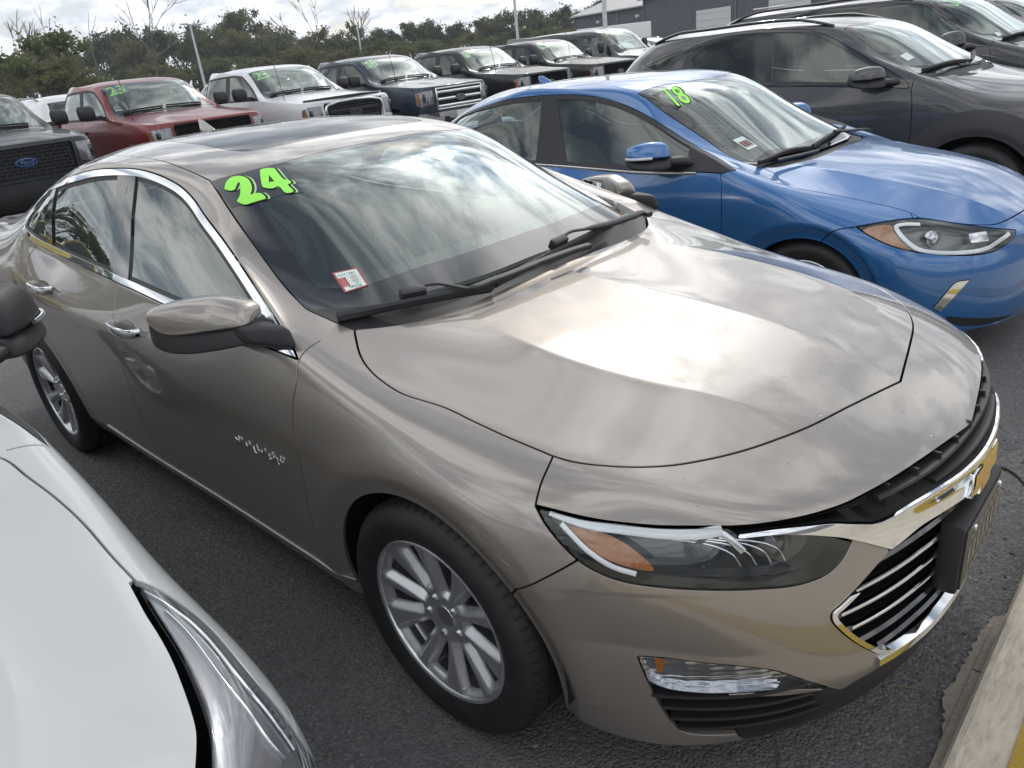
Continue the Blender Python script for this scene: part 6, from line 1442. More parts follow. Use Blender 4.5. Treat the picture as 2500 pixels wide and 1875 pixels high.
    panel('window_frame', sh, ['dlo'], M_black, car); panel('door_pillar', sh, ['pillar'], M_black, car); panel('mirror_sail', sh, ['sail'], M_black, car)
    panel('front_window', sh, ['dlo_gl'], G_side, car, off=-.005, dofold=False); panel('rear_window', sh, ['glass_r'], G_side, car, off=-.005, dofold=False)
    recess('grille', sh, ['grille'], .05, M_dark, car)
    V0, N0, T0 = sh.get('lamp'); Vf, Nf, Tf = fold(V0, N0, T0, .014); n0 = len(V0); Vb = Vf.copy(); c = CYL(V0); Vb[:n0] = V0-N0*.013; nb = vnormals(Vb, Tf)
    bowl = pm('lamp_bezel', (.20,.20,.225), .30, .35)
    mid_ = [((a[0]*.45+b[0]*.55), (a[1]*.45+b[1]*.55), (a[2]*.45+b[2]*.55)) for a, b in zip(hin[2:], hout[3:])]
    q1, n1 = on_surface(bvh, catmull(mid_, 4), -.012); q2, n2 = on_surface(bvh, catmull([(a[0]*.88+b[0]*.12, a[1]*.88+b[1]*.12, a[2]*.88+b[2]*.12) for a, b in zip(hout[1:], hin[1:])], 4), -.010)
    q3, n3 = on_surface(bvh, catmull([(p[0]+.01,p[1]-.012,p[2]) for p in hin[1:]], 4), -.006)
    for g_ in (np.array([1,-1,1]), np.array([1,1,1])):
        e = empty('headlight'); e.parent = car; sl_ = slice(None, None, int(g_[1]))
        mesh_from('lamp_bowl', Vb*g_, Tf[:,sl_], nb*g_, bowl, e); Vl, Nl, Tl = fold(V0+N0*.001, N0, T0, .01); mesh_from('lamp_lens', Vl*g_, Tl[:,sl_], Nl*g_, G_lens, e)
        sweep('chrome_divider', q1*g_, rrect(.005,.010,.4), M_chrome, e, up=n1*g_); sweep('chrome_edge', q2*g_, rrect(.007,.006,.4), M_chrome, e, up=n2*g_); sweep('lamp_seal', q3*g_, rrect(.004,.008,.4), M_gloss, e, up=n3*g_)
        for k, s in enumerate(()):
            cc = q1[int(len(q1)*(.80+.12*k))]-np.array([0,0,.03]); o = lathe('projector', [(0,-.010),(.018,-.006),(.026,.003),(.032,.0),(.036,.012),(.036,.04)], M_refl, e, 24); o.location = cc*g_; o.rotation_euler = (0,0,R(65) if g_[1] > 0 else R(115))
    pods(car, (-.95,-.935,1.035), (-.80,-.60,0), (.60,-.80,0), .24, .18, M_black, M_black, lamp=M_refl, split=.34)
    wheels4(car, (0,-2.829), .885, .333, 'five'); wheel_well(car, 0, .335, .40, .89); wheel_well(car, -2.829, .335, .40, .89); under(car, .45, -3.6, .74); cabin(car, -.40, -1.45, -2.25, .985, .70, M_cabin_l, .50)
    return car
build_blue(); build_suv('c'); build_suv('d'); build_white()
# ------------------------------------------------------------------ pickups, van and far vehicles
TZ = (.42,.50,.62,.80,1.0,1.15,1.24)
TF = {
 'F0': SB((.80,.90,.93,.93,.925,.915,.885), (0,)*7, TZ), 'F1': SB((.80,.90,.93,.93,.925,.915,.885), (.34,)*7, TZ),
 'F2': SB((.78,.875,.905,.905,.90,.89,.86), (.62,)*7, TZ), 'F3': SB((.72,.82,.85,.86,.855,.84,.81), (.81,.82,.83,.83,.83,.82,.80), TZ),
 'F4': SB((.62,.70,.73,.74,.735,.72,.69), (.88,.92,.94,.945,.945,.935,.90), TZ),
 'S0': SB(.42, (.90,.95,.98,.995,1.0,.99,.95), (.42,.5,.62,.80,1.0,1.15,1.265)), 'S1': SB(0, (.90,.95,.985,1.0,1.005,1.0,.96), (.42,.5,.62,.81,1.01,1.17,1.30)),
 'S2': SB(-.55, (.90,.95,.985,1.0,1.005,1.0,.965), (.42,.5,.62,.82,1.02,1.18,1.335)),
 'S3': SB(-1.2, (.90,.95,.985,1.0,1.005,1.0,.96), (.42,.5,.62,.82,1.02,1.18,1.335)), 'S4': SB(-1.75, (.90,.95,.985,1.0,1.005,1.0,.955), (.42,.5,.62,.82,1.02,1.18,1.335)),
 'S5': SB(-2.3, (.90,.95,.985,1.0,1.005,1.0,.955), (.42,.5,.62,.82,1.02,1.18,1.34)), 'S6': SB(-2.78, (.90,.95,.985,1.0,1.005,1.0,.95), (.42,.5,.62,.82,1.02,1.18,1.345)),
 'S7': SB(-2.87, (.88,.93,.965,.98,.985,.98,.93), (.42,.5,.62,.82,1.02,1.18,1.345)), 'S8': SB(-2.91, (.80,.85,.88,.90,.90,.90,.86), (.42,.5,.62,.82,1.02,1.18,1.345)),
 'R4': SB(-2.92, (.66,)*7, (.42,.5,.62,.82,1.02,1.18,1.345)), 'R3': SB(-2.92, (.5,)*7, (.42,.5,.62,.82,1.02,1.18,1.345)), 'R2': SB(-2.92, (.25,)*7, (.42,.5,.62,.82,1.02,1.18,1.345)), 'R0': SB(-2.92, (0,)*7, (.42,.5,.62,.82,1.02,1.18,1.345)),
 'h1': [(.45,0,1.325),(.45,.35,1.325),(.43,.60,1.30),(.40,.80,1.285)], 'h2': [(0,0,1.37),(0,.35,1.37),(-.01,.60,1.345),(-.02,.80,1.325)], 'h3': [(-.50,0,1.395),(-.51,.35,1.393),(-.53,.62,1.385),(-.60,.86,1.375)],
 'w1': [(-.86,0,1.635),(-.865,.35,1.63),(-.885,.60,1.615),(-.93,.785,1.59),(-.92,.855,1.545)], 'w2': [(-1.23,0,1.88),(-1.235,.35,1.876),(-1.25,.55,1.862),(-1.285,.715,1.835),(-1.30,.795,1.785)],
 'r1': [(-1.8,0,1.94),(-1.8,.35,1.936),(-1.8,.55,1.922),(-1.8,.705,1.895),(-1.8,.80,1.838)], 'r2': [(-2.4,0,1.93),(-2.4,.35,1.926),(-2.4,.55,1.912),(-2.4,.705,1.885),(-2.4,.80,1.825)],
 'b1': [(-2.76,0,1.875),(-2.76,.35,1.872),(-2.76,.55,1.86),(-2.76,.72,1.83)], 'b2': [(-2.87,0,1.40),(-2.87,.35,1.40),(-2.87,.55,1.395),(-2.86,.78,1.39)], 'd1': [(-2.90,0,1.36),(-2.90,.35,1.36),(-2.90,.5,1.36),(-2.89,.72,1.36)],
}
CF = chain([(s,6) for s in ('S2','S3','S4','S5','S6')], .6)+chain([(s,1) for s in ST], .6)+chain([('h3',i) for i in range(4)], .8)+chain([('S2',6)]+[(r,4) for r in ('w1','w2','r1','r2')], .6)+chain([(s,6) for s in ('F0','F1','F2','F3','F4','S0','S1','S2')], .55)+chain([('b1',i) for i in range(4)], .6)+chain([('F4',l) for l in range(1,6)], .35)
TRUCK_GLASS = glass('truck_glass', (.16,.18,.18), haze=.01)
def truck_half(T, CZ, arch, zc):
    V, Q, N = car_half(T, CZ, 4); sh = Shell(V, N, quads_to_tris(Q))
    sh.region('hole', lambda P, n: np.hypot(P[:,0], P[:,2]-zc)-arch, where=lambda c, n: (c[:,1] < -.5) & (c[:,2] < zc+.6))
    bvh = BVHTree.FromPolygons([tuple(v) for v in V], [tuple(q) for q in Q]); return sh, bvh
_tk = {}
def truck_parts():
    if 'sh' in _tk: return _tk['sh'], _tk['bvh']
    sh, bvh = truck_half(TF, CF, .50, .41)
    hood = np.array([[.84,.2],[.84,-.55],[.80,-.70],[.70,-.80],[.55,-.83],[-.1,-.85],[-.57,-.83],[-.50,-.55],[-.46,.2]])
    sh.region('hood', reg(XY, hood), ['body'], .008, lambda c, n: (n[:,2] > .4) & (c[:,2] > 1.1))
    gl = np.array([[-.48,.2],[-.49,-.35],[-.52,-.60],[-.60,-.84],[-.92,-.772],[-1.265,-.70],[-1.235,-.5],[-1.215,.2]])
    sh.region('screen', reg(XY, gl), ['body'], .006, lambda c, n: (c[:,2] > 1.3) & (n[:,2] > .25))
    sh.region('glass', lambda P, n: poly_sdf(XY(P), gl)+np.where(P[:,0] > -.66, .09, .035), ['screen'])
    dlo = np.array([[-.66,1.35],[-.98,1.58],[-1.22,1.73],[-1.34,1.795],[-1.6,1.822],[-2.2,1.82],[-2.68,1.80],[-2.735,1.76],[-2.76,1.45],[-2.73,1.36]])
    side = lambda c, n: (c[:,1] < -.5) & (c[:,2] > 1.25)
    sh.region('dlo', reg(XZ, dlo), ['body'], .006, side); sh.region('dlo_gl', reg(XZ, dlo, .03), ['dlo'], 0, side)
    sh.region('pillar', reg(XZ, np.array([[-1.93,2],[-1.90,1.2],[-1.76,1.2],[-1.79,2]])), ['dlo_gl'], 0, side)
    sh.region('glass_r', lambda P, n: P[:,0]+1.85, ['dlo_gl'])
    dr = lambda c, n: (c[:,1] < -.6) & (c[:,2] < 1.4)
    sh.region('door_f', reg(XZ, np.array([[-.66,1.5],[-.64,1.0],[-.66,.62],[-.72,.56],[-1.80,.56],[-1.83,1.0],[-1.83,1.5]])), ['body'], .008, dr)
    sh.region('door_r', reg(XZ, np.array([[-1.83,1.5],[-1.83,1.0],[-1.80,.56],[-2.72,.56],[-2.80,.9],[-2.80,1.5]])), ['body'], .008, dr)
    sh.region('flare', lambda P, n: np.hypot(P[:,0], P[:,2]-.41)-.575, ['body'], .002, lambda c, n: (c[:,1] < -.6) & (c[:,2] < 1.05))
    fr = lambda c, n: (c[:,0] > .55)
    sh.region('grille', lambda P, n: poly_sdf(P[:,[1,2]], np.array([[.2,1.20],[-.60,1.20],[-.64,1.16],[-.62,.86],[-.58,.80],[.2,.80]])), ['body'], .004, fr)
    sh.region('lamp', lambda P, n: poly_sdf(CYL(P), CYL(np.array([[.85,-.66,1.17],[.78,-.86,1.17],[.66,-.935,1.13],[.66,-.94,.93],[.76,-.90,.88],[.86,-.66,.92]]))), ['body'], .004, fr)
    sh.region('bumper', lambda P, n: P[:,2]-.76, ['body'], .008, lambda c, n: (c[:,0] > .5) & (c[:,2] < .9))
    sh.region('rear_glass', lambda P, n: poly_sdf(P[:,[1,2]], np.array([[.2,1.80],[-.58,1.78],[-.66,1.45],[.2,1.45]])), ['body'], .006, lambda c, n: c[:,0] < -2.7)
    _tk['sh'], _tk['bvh'] = sh, bvh; return sh, bvh
def box_bed(parent, P, x0=-2.95, x1=-4.80):
    """pickup bed with a wheel arch cut"""
    def sidewall(s):
        th = np.linspace(math.pi, 0, 14); cx = -3.68; pts = [(x0,.62)]+[(cx+.50*math.cos(t)*-1, .41+.50*math.sin(t)) for t in th[::-1]][::-1]
        pts = [(x0,1.34),(x0,.60)]+[(cx+.50*math.cos(t), .41+.50*math.sin(t)) for t in np.linspace(.40, math.pi-.40, 12)]+[(x1,.66),(x1,1.36)]
        return prism('bed_side', pts, P, parent, .10, frame((0, s*.99, 0), (1,0,0), (0,-1,0)) if s > 0 else frame((0, -.89, 0), (1,0,0), (0,-1,0)))
    sidewall(-1); sidewall(1)
    box('tailgate', (x1+.04,0,1.0), (.07,1.84,.68), P, parent, .01); box('bed_front', (x0-.02,0,1.0), (.05,1.78,.66), P, parent); box('bed_floor', ((x0+x1)/2,0,.78), (x0-x1-.1,1.78,.05), M_dark, parent)
    box('rear_bumper', (x1-.12,0,.62), (.2,1.7,.2), M_black, parent, .03)
    for s in (-1, 1): box('tail_light', (x1-.012,s*.90,1.10), (.03,.16,.40), pm('tail_red',(.35,.01,.01),.2,coat=1), parent, .01)
def oval(parent, c, s=1.0):
    a = np.linspace(0, 2*math.pi, 36, endpoint=False); fm = frame(c, (0,1,0), (1,0,0))
    e = prism('emblem', [(.135*s*math.cos(t), .055*s*math.sin(t)) for t in a], M_chrome, parent, .014, fm)
    prism('emblem_face', [(.122*s*math.cos(t), .044*s*math.sin(t)) for t in a], pm('emblem_blue',(.006,.007,.010),.3), e, .003, fm @ Matrix.Translation((0,0,.0135)))
    text_obj('emblem_script', 'Ford', M_chrome, e, fm @ Matrix.Translation((.0,-.002,.018)), .085*s, .001, shear=.3, bold=.001)
def build_truck(y, col, label, year=None, x=-11.43, grille='mesh', mirror_mat=None, chrome=False, flare=None, deflector=False, metal=.25, group='pickups in the back row', rough=.3, detail=True, rz=0, bed=True):
    sh, bvh = truck_parts(); P = paint('truck_'+label.split()[0]+str(int(y*10)), col, metal, rough, ior=1.45, coat=.55)
    t = tag(empty('pickup_truck', (x, y, 0), rz), label, 'truck', group)
    base = _tk.get('base')
    if base is None:
        base = _tk['base'] = []; P0 = _tk['P0'] = P
        for nm, lab, sy, mt, kw in (('hood','hood',1,P,{}),('cab_shell','body',1,P,{}),('front_door','door_f',0,P,{}),('rear_door','door_r',0,P,{}),('wheel_flare','flare',0,P,dict(off=.02)),
            ('window_frame','dlo',0,M_black,{}),('door_pillar','pillar',0,M_black,{}),('headlight','lamp',0,pm('truck_lamp',(.22,.22,.24),.15,.7,coat=1),dict(off=.004)), ('front_bumper','bumper',1,P,dict(off=.03))): base += panel(nm, sh, [lab], mt, t, sym=bool(sy), **kw)
        ws = panel('windshield', sh, ['glass'], G_ws, t, sym=True, dofold=False)[0]; panel('windshield_border', sh, ['screen'], M_gloss, ws, sym=True, dofold=False); base.append(ws)
        base += panel('front_window', sh, ['dlo_gl'], TRUCK_GLASS, t, dofold=False, off=-.005)+panel('rear_window', sh, ['glass_r'], TRUCK_GLASS, t, dofold=False, off=-.005)+panel('rear_glass', sh, ['rear_glass'], TRUCK_GLASS, t, sym=True, dofold=False)
        base.append(recess('grille', sh, ['grille'], .05, M_dark, t)); mine = list(base)
    else: mine = [copy_tree(o, t) for o in base]
    for o in mine:
        if o.material_slots[0].material is _tk['P0'] or o.material_slots[0].link == 'OBJECT':
            m_ = P
            if o.name.startswith('wheel_flare') and flare: m_ = flare
            if o.name.startswith('front_bumper') and chrome: m_ = M_chrome
            o.material_slots[0].link = 'OBJECT'; o.material_slots[0].material = m_
    g = mine[-1]
    if grille == 'chrome':
        for z in (.86,.99,1.12): box('grille_bar', (.905,0,z), (.05,1.20,.055), M_chrome, g, .012)
        for pp in (((.905,0,1.19),(.05,1.26,.03)),((.905,0,.81),(.05,1.22,.03)),((.905,.62,1.0),(.05,.03,.40)),((.905,-.62,1.0),(.05,.03,.40))): box('grille_frame', *pp, M_chrome, g, .008)
    else:
        if grille == 'frame':
            a = [(-.56,1.17),(-.61,1.10),(-.57,.84),(-.50,.815),(.50,.815),(.57,.84),(.61,1.10),(.56,1.17)]
            sweep('grille_frame', catmull([(.905,p,q) for p, q in a], 4, True), rrect(.05,.05,.4), M_chrome, g, up=(1,0,0), closed=True)
            for z in (.92,1.06): box('grille_bar', (.90,0,z), (.03,1.08,.05), M_black, g, .008)
        else:
            for k, z in enumerate(np.linspace(.84,1.16,8)):
                box('grille_bar', (.888,0,z), (.02,1.18,.012), M_black, g)
                for i in range(12): box('grille_cell', (.888,-.54+i*.098+(.05 if k%2 else 0)-.02,z+.022), (.02,.012,.035), M_black, g)
            box('grille_frame', (.895,0,1.195), (.04,1.24,.03), M_gloss, g, .008)
    oval(t, (.915 if grille != 'chrome' else .935, 0, 1.0 if grille != 'chrome' else .99))
    for s in (-1, 1):
        q, n_ = on_surface(bvh, np.array([(.70,-.925,1.13),(.74,-.905,1.13),(.75,-.905,.95),(.70,-.93,.95)]), .012); mm = np.array([1,-s,1])
        decal('side_marker', q*mm, M_amber, t, 0, nrm=n_.mean(0)*mm)
        box('lamp_block', (.80,s*.80,1.04), (.06,.20,.16), M_gloss, t, .02, rz=s*-.35)
        mr = empty('door_mirror'); mr.parent = t
        mm_ = mirror_mat or M_black
        blob('mirror_cap', [[(xx,s*yy,zz) for xx, yy, zz in ((-.98+dx,yy_,1.36),(-.86+dx,yy_,1.36),(-.83+dx,yy_,1.50),(-.88+dx,yy_,1.60),(-.98+dx,yy_,1.60))] for yy_, dx in ((1.03,0),(1.10,0),(1.24,-.01),(1.29,-.03))], mm_, mr, 2)
        box('mirror_arm', (-.90,s*1.0,1.40), (.09,.12,.06), M_black, mr, .01)
        for xh in (-1.66,-2.60): box('door_handle', (xh,s*1.012,1.17), (.20,.03,.04), M_chrome if chrome else M_black, t, .012)
        box('side_step', (-1.7,s*.93,.44), (1.9,.14,.05), M_black, t, .015)
        box('lower_lamp', (.90,s*.66,.60), (.04,.16,.10), M_gloss, t, .01)
    box('air_intake', (.945,0,.60), (.03,1.0,.13), M_dark, t, .01)
    if chrome: box('plate_frame', (.965,0,.66), (.01,.32,.16), M_white, t)
    if deflector:
        pth = [(.86-.25*(yy/.85)**2, yy, 1.27-.02*(yy/.85)**2) for yy in np.linspace(-.85,.85,15)]
        sweep('bug_deflector', pth, [(-.10,-.01),(.02,.035),(.025,.03),(-.09,-.02)], M_gloss, t)
    for (s0, s1) in ((-.72,-.06),(.0,.62)):
        wiper(t, bvh, [(-.62,s0,1.43),(-.60,(s0+s1)/2,1.45),(-.60,s1,1.45)], off=.02)
    tube('radio_aerial', [(.05,-.86,1.32),(.02,-.865,1.6),(-.08,-.87,2.15)], .006, M_black, t, 5)
    if year: year_mark(t, bvh, [(-1.23,-.69,1.80),(-1.21,-.36,1.84),(-.99,-.37,1.70),(-1.01,-.72,1.67)], year, sz=1)
    if bed: box_bed(t, P)
    w0 = _tk.get('w')
    if w0 is None: w0 = make_wheel(t, R_t=.41, R_r=.245, w=.27, style='five', detail=False); _tk['w'] = w0; src = True
    else: src = False
    for i, (xx, s) in enumerate(((0,-1),(0,1),(-3.68,-1),(-3.68,1))):
        w = w0 if (i == 0 and src) else copy_tree(w0, t); w.parent = t; w.location = (xx, s*.97, .41); w.rotation_euler = (0,0,0 if s < 0 else math.pi)
    wheel_well(t, 0, .41, .52, .97, .6); under(t, .6, -4.7, .80, .38, .75)
    if 'cab' not in _tk:
        n0_ = set(t.children); cabin(t, -.62, -1.55, -2.30, 1.36, .78, M_cabin_l, .86, rear=True); _tk['cab'] = [o for o in t.children if o not in n0_]
    else:
        for o in _tk['cab']: copy_tree(o, t)
    return t
build_truck(1.42, (.007,.007,.008), 'black pickup with a dark honeycomb grille, leftmost in the back row', None, rough=.5, metal=0)
build_truck(4.15, (.20,.022,.022), 'red pickup with a green 23 on its windshield', '23')
build_truck(6.85, (.72,.73,.75), 'white pickup with a green 23 and a black bug deflector', '23', grille='frame', metal=0, flare=M_black, deflector=True)
build_truck(9.45, (.018,.032,.055), 'navy blue pickup with a chrome bar grille and a green 18', '18', grille='chrome', chrome=True)
build_truck(12.35, (.013,.013,.014), 'black pickup with a green 24 on its windshield', '24', rough=.4)
build_truck(15.1, (.014,.014,.015), 'black pickup with a green 25, between the 24 pickup and the van', '25', rough=.4)
# passenger van
TV = {k: [(x, y, z) for x, y, z in v] for k, v in TF.items()}
def setrow(r, x, zs, ys): TV[r] = [(x if not hasattr(x,'__len__') else x[i], ys[i], zs[i]) for i in range(len(zs))]
for s in ST:
    TV[s] = [((x*.86 if x > 0 else x), y*1.0, z) for x, y, z in TV[s]]
TV['h1'] = [(.34,0,1.29),(.34,.35,1.29),(.32,.6,1.28),(.30,.8,1.265)]; TV['h2'] = [(0,0,1.36),(0,.35,1.36),(-.01,.6,1.35),(-.03,.8,1.335)]; TV['h3'] = [(-.30,0,1.42),(-.31,.35,1.42),(-.34,.62,1.41),(-.44,.88,1.38)]
setrow('w1', (-.70,-.70,-.72,-.78,-.78), (1.76,1.755,1.745,1.72,1.69), (0,.35,.62,.83,.88)); setrow('w2', (-1.10,-1.11,-1.13,-1.18,-1.22), (2.03,2.025,2.01,1.98,1.92), (0,.35,.6,.78,.85))
setrow('r1', -2.0, (2.11,2.105,2.09,2.055,1.98), (0,.35,.6,.78,.87)); setrow('r2', -3.6, (2.11,2.105,2.09,2.055,1.98), (0,.35,.6,.78,.87))
setrow('b1', -4.75, (2.05,2.045,2.03,1.99), (0,.35,.6,.77)); setrow('b2', -4.90, (1.42,1.42,1.41,1.40), (0,.35,.6,.84)); setrow('d1', -4.93, (1.36,)*4, (0,.35,.55,.78))
for s, x in zip(('S3','S4','S5','S6','S7','S8','R4','R3','R2','R0'), (-1.3,-2.4,-3.6,-4.7,-4.86,-4.92,-4.94,-4.94,-4.94,-4.94)): TV[s] = [(x, y, z) for _, y, z in TV[s]]
def build_van():
    P = paint('van_black', (.018,.018,.021), .4, .3); t = tag(empty('passenger_van', (-12.0,18.6,0)), 'long black passenger van at the right end of the back row', 'van')
    sh, bvh = truck_half(TV, CF, .44, .36)
    gl = np.array([[-.34,.2],[-.35,-.35],[-.40,-.64],[-.50,-.85],[-.80,-.815],[-1.17,-.765],[-1.12,-.5],[-1.09,.2]])
    sh.region('screen', reg(XY, gl), ['body'], .006, lambda c, n: (c[:,2] > 1.35) & (n[:,2] > .2)); sh.region('glass', lambda P_, n: poly_sdf(XY(P_), gl)+.035, ['screen'])
    side = lambda c, n: (c[:,1] < -.5) & (c[:,2] > 1.2)
    for i, (a, b) in enumerate(((-.98,-1.62),(-1.80,-2.62),(-2.78,-3.60),(-3.74,-4.50))):
        pl = np.array([[a+.10 if i == 0 else a,1.42],[a-(.12 if i == 0 else 0),1.86],[a-.20,1.90],[b+.03,1.90],[b,1.86],[b,1.42]]) if i == 0 else np.array([[a,1.44],[a,1.86],[b,1.86],[b,1.44]])
        sh.region('win%d' % i, reg(XZ, pl), ['body'], .008, side)
    sh.region('door', reg(XZ, np.array([[-.70,1.95],[-.62,1.3],[-.62,.6],[-1.68,.6],[-1.70,1.95]])), ['body'], .008, lambda c, n: (c[:,1] < -.5) & (c[:,2] < 2))
    panel('body_shell', sh, ['body'], P, t, sym=True); panel('front_door', sh, ['door'], P, t)
    ws = panel('windshield', sh, ['glass'], G_ws, t, sym=True, dofold=False)[0]; panel('windshield_border', sh, ['screen'], M_gloss, ws, sym=True, dofold=False)
    for i in range(4): panel('side_window', sh, ['win%d' % i], TRUCK_GLASS if i else G_side, t, dofold=False, off=-.004)
    for s in (-1, 1):
        m = empty('door_mirror'); m.parent = t; blob('mirror_cap', [[(xx,s*yy,zz) for xx, yy, zz in ((-.86,y_,1.42),(-.76,y_,1.42),(-.74,y_,1.66),(-.80,y_,1.74),(-.88,y_,1.72))] for y_ in (1.02,1.08,1.2,1.25)], M_black, m, 2)
        box('headlight', (.66,s*.82,1.0), (.16,.2,.26), M_refl, t, .04, rz=s*-.4)
    box('grille', (.80,0,.95), (.03,1.1,.28), M_black, t, .02); oval(t, (.82,0,1.02))
    year_mark(t, bvh, [(-1.04,-.72,1.95),(-1.02,-.45,1.97),(-.90,-.46,1.88),(-.92,-.74,1.86)], '23', back=False)
    for i, (xx, s) in enumerate(((0,-1),(0,1),(-3.75,-1),(-3.75,1))):
        w = copy_tree(_tk['w'], t); w.location = (xx, s*.96, .36); w.scale = (.88,1,.88); w.rotation_euler = (0,0,0 if s < 0 else math.pi)
    under(t, .5, -4.8, .85, .35, .7); cabin(t, -.55, -1.3, -2.3, 1.3, .8, M_cabin_l, .95)
    for xs in (-3.1,-3.9):
        for yy in (-.4,.4): seat(t, xs, yy, .95, M_cabin_l, 'rear_seat')
build_van()
# ------------------------------------------------------------------ kerb and ground bits
def concrete(name, col, scale=60, rough=.85, stripes=False):
    m = bpy.data.materials.new(name); m.use_nodes = True; t = m.node_tree; b = t.nodes['Principled BSDF']; tcn = nd(t, 'ShaderNodeTexCoord')
    mp = nd(t, 'ShaderNodeMapping'); mp.inputs['Scale'].default_value = (1, .25 if stripes else 1, 1); lk(t, tcn.outputs['Object'], mp.inputs[0])
    a = nd(t, 'ShaderNodeTexNoise', i_Scale=float(scale), i_Detail=8.0, i_Roughness=.65); lk(t, mp.outputs[0], a.inputs['Vector'])
    c = nd(t, 'ShaderNodeTexNoise', i_Scale=7.0, i_Detail=6.0, i_Roughness=.6); lk(t, tcn.outputs['Object'], c.inputs['Vector'])
    k = ramp(t, a.outputs[0], [(.25, tuple(x*.62 for x in col)), (.5, col), (.8, tuple(min(1, x*1.25) for x in col))])
    k = mixc(t, ramp(t, c.outputs[0], [(.35, 0.0), (.7, .55)]), k, tuple(x*.72 for x in col)); lk(t, k, b.inputs['Base Color'])
    b.inputs['Roughness'].default_value = rough
    bp = nd(t, 'ShaderNodeBump', i_Strength=.7, i_Distance=.004); lk(t, a.outputs[0], bp.inputs['Height']); lk(t, bp.outputs[0], b.inputs['Normal'])
    return m
M_kerb = concrete('kerb_concrete', (.58,.51,.415), 85, stripes=True); M_mort = concrete('mortar', (.38,.335,.285), 90); M_yel = concrete('yellow_paint', (.42,.28,.03), 120, .7)
kp = [(0,-.05),(0,.105),(.008,.117),(.022,.121),(2.2,.121),(2.2,-.05)]
kb = mesh_from('kerb', [(1.045+a,y,z) for y in (-9,16) for a, z in kp], [[i,i+6,(i+1)%6+6,(i+1)%6] for i in range(6)]+[[0,1,2,3,4,5],[11,10,9,8,7,6]], mat=M_kerb, smooth=False); tag(kb, kind='structure')
yb_ = mesh_from('painted_band', [(1.156,-9,.1255),(1.31,-9,.1255),(1.31,16,.1255),(1.156,16,.1255)], [[0,1,2,3]], mat=M_yel, parent=kb, smooth=False)
# spilled mortar under the kerb, a ragged slab with a raised strip
rg_ = np.array([(1.05,-.42),(1.03,-.304),(1.015,-.245),(.998,-.139),(.975,-.058),(.988,-.021),(.989,.07),(.99,.118),(.996,.227),(1.004,.304),(1.025,.326),(1.05,.33)])
rag = []
for i in range(len(rg_)-1):
    for t in np.linspace(0, 1, 7, endpoint=False):
        p_ = rg_[i]*(1-t)+rg_[i+1]*t; rag.append((p_[0]+(random.random()-.5)*.010*(0 < i < len(rg_)-2), p_[1]))
mo = prism('mortar_spill', rag+[(1.05,.33)], M_mort, kb, .014, Matrix.Translation((0,0,.002)))
for y0, y1 in ((-.42,.035),(.041,.24)): box('mortar_strip', (1.031,(y0+y1)/2,.022), (.032,y1-y0,.028), M_mort, kb, .004)
wr_ = tag(tube('cable', catmull([(.70,1.10,.006),(.80,1.195,.006),(.844,1.208,.006),(.89,1.177,.006),(.924,1.131,.006),(.99,1.02,.006),(1.03,.9,.006)], 6), .0045, M_black, None, 6), 'thin black cable lying on the asphalt near the kerb', 'cable')
# straw, twigs and loose chips
def bits(name, n, fn, mat, label_kind='stuff'):
    V = []; F = []
    for _ in range(n):
        v = fn(); k = len(V); V += v; F += [[k+i for i in f] for f in ([0,1,2,3],[4,5,6,7],[0,1,5,4],[1,2,6,5],[2,3,7,6],[3,0,4,7])]
    o = mesh_from(name, V, F, mat=mat, smooth=False); tag(o, kind='stuff'); return o
def chip(rx, ry, smin, smax, fl=.5):
    def fn():
        x, y = random.uniform(*rx), random.uniform(*ry); s = random.uniform(smin, smax); a = random.random()*6.28; ca, sa = math.cos(a), math.sin(a); h = s*fl
        q = [(-s,-s*.6),(s*.8,-s*.7),(s,s*.5),(-s*.7,s*.6)]; j = [(u*random.uniform(.7,1.2), w*random.uniform(.7,1.2)) for u, w in q]
        return [(x+u*ca-w*sa, y+u*sa+w*ca, .001) for u, w in j]+[(x+(u*ca-w*sa)*.7, y+(u*sa+w*ca)*.7, .001+h) for u, w in j]
    return fn
def straw(rx, ry, l0, l1):
    def fn():
        x, y = random.uniform(*rx), random.uniform(*ry); l = random.uniform(l0, l1); a = random.random()*6.28; ca, sa = math.cos(a), math.sin(a); w = .0012; h = random.uniform(.002,.008)
        P_ = [(-l,-w),(l,-w),(l,w),(-l,w)]
        return [(x+u*ca-v*sa, y+u*sa+v*ca, .002+(h if u > 0 else 0)) for u, v in P_]+[(x+u*ca-v*sa, y+u*sa+v*ca, .004+(h if u > 0 else 0)) for u, v in P_]
    return fn
bits('loose_chips', 1500, chip((-2.0,1.04), (-1.4,1.9), .0025, .0085), concrete('chip_stone', (.13,.125,.12), 200))
bits('pale_chips', 90, chip((-1.5,1.03), (-1.4,1.9), .004, .011), concrete('pale_stone', (.28,.26,.23), 200))
bits('straw', 45, straw((.55,1.03), (-.9,1.9), .012, .035), pm('straw_dry', (.24,.19,.12), .9))
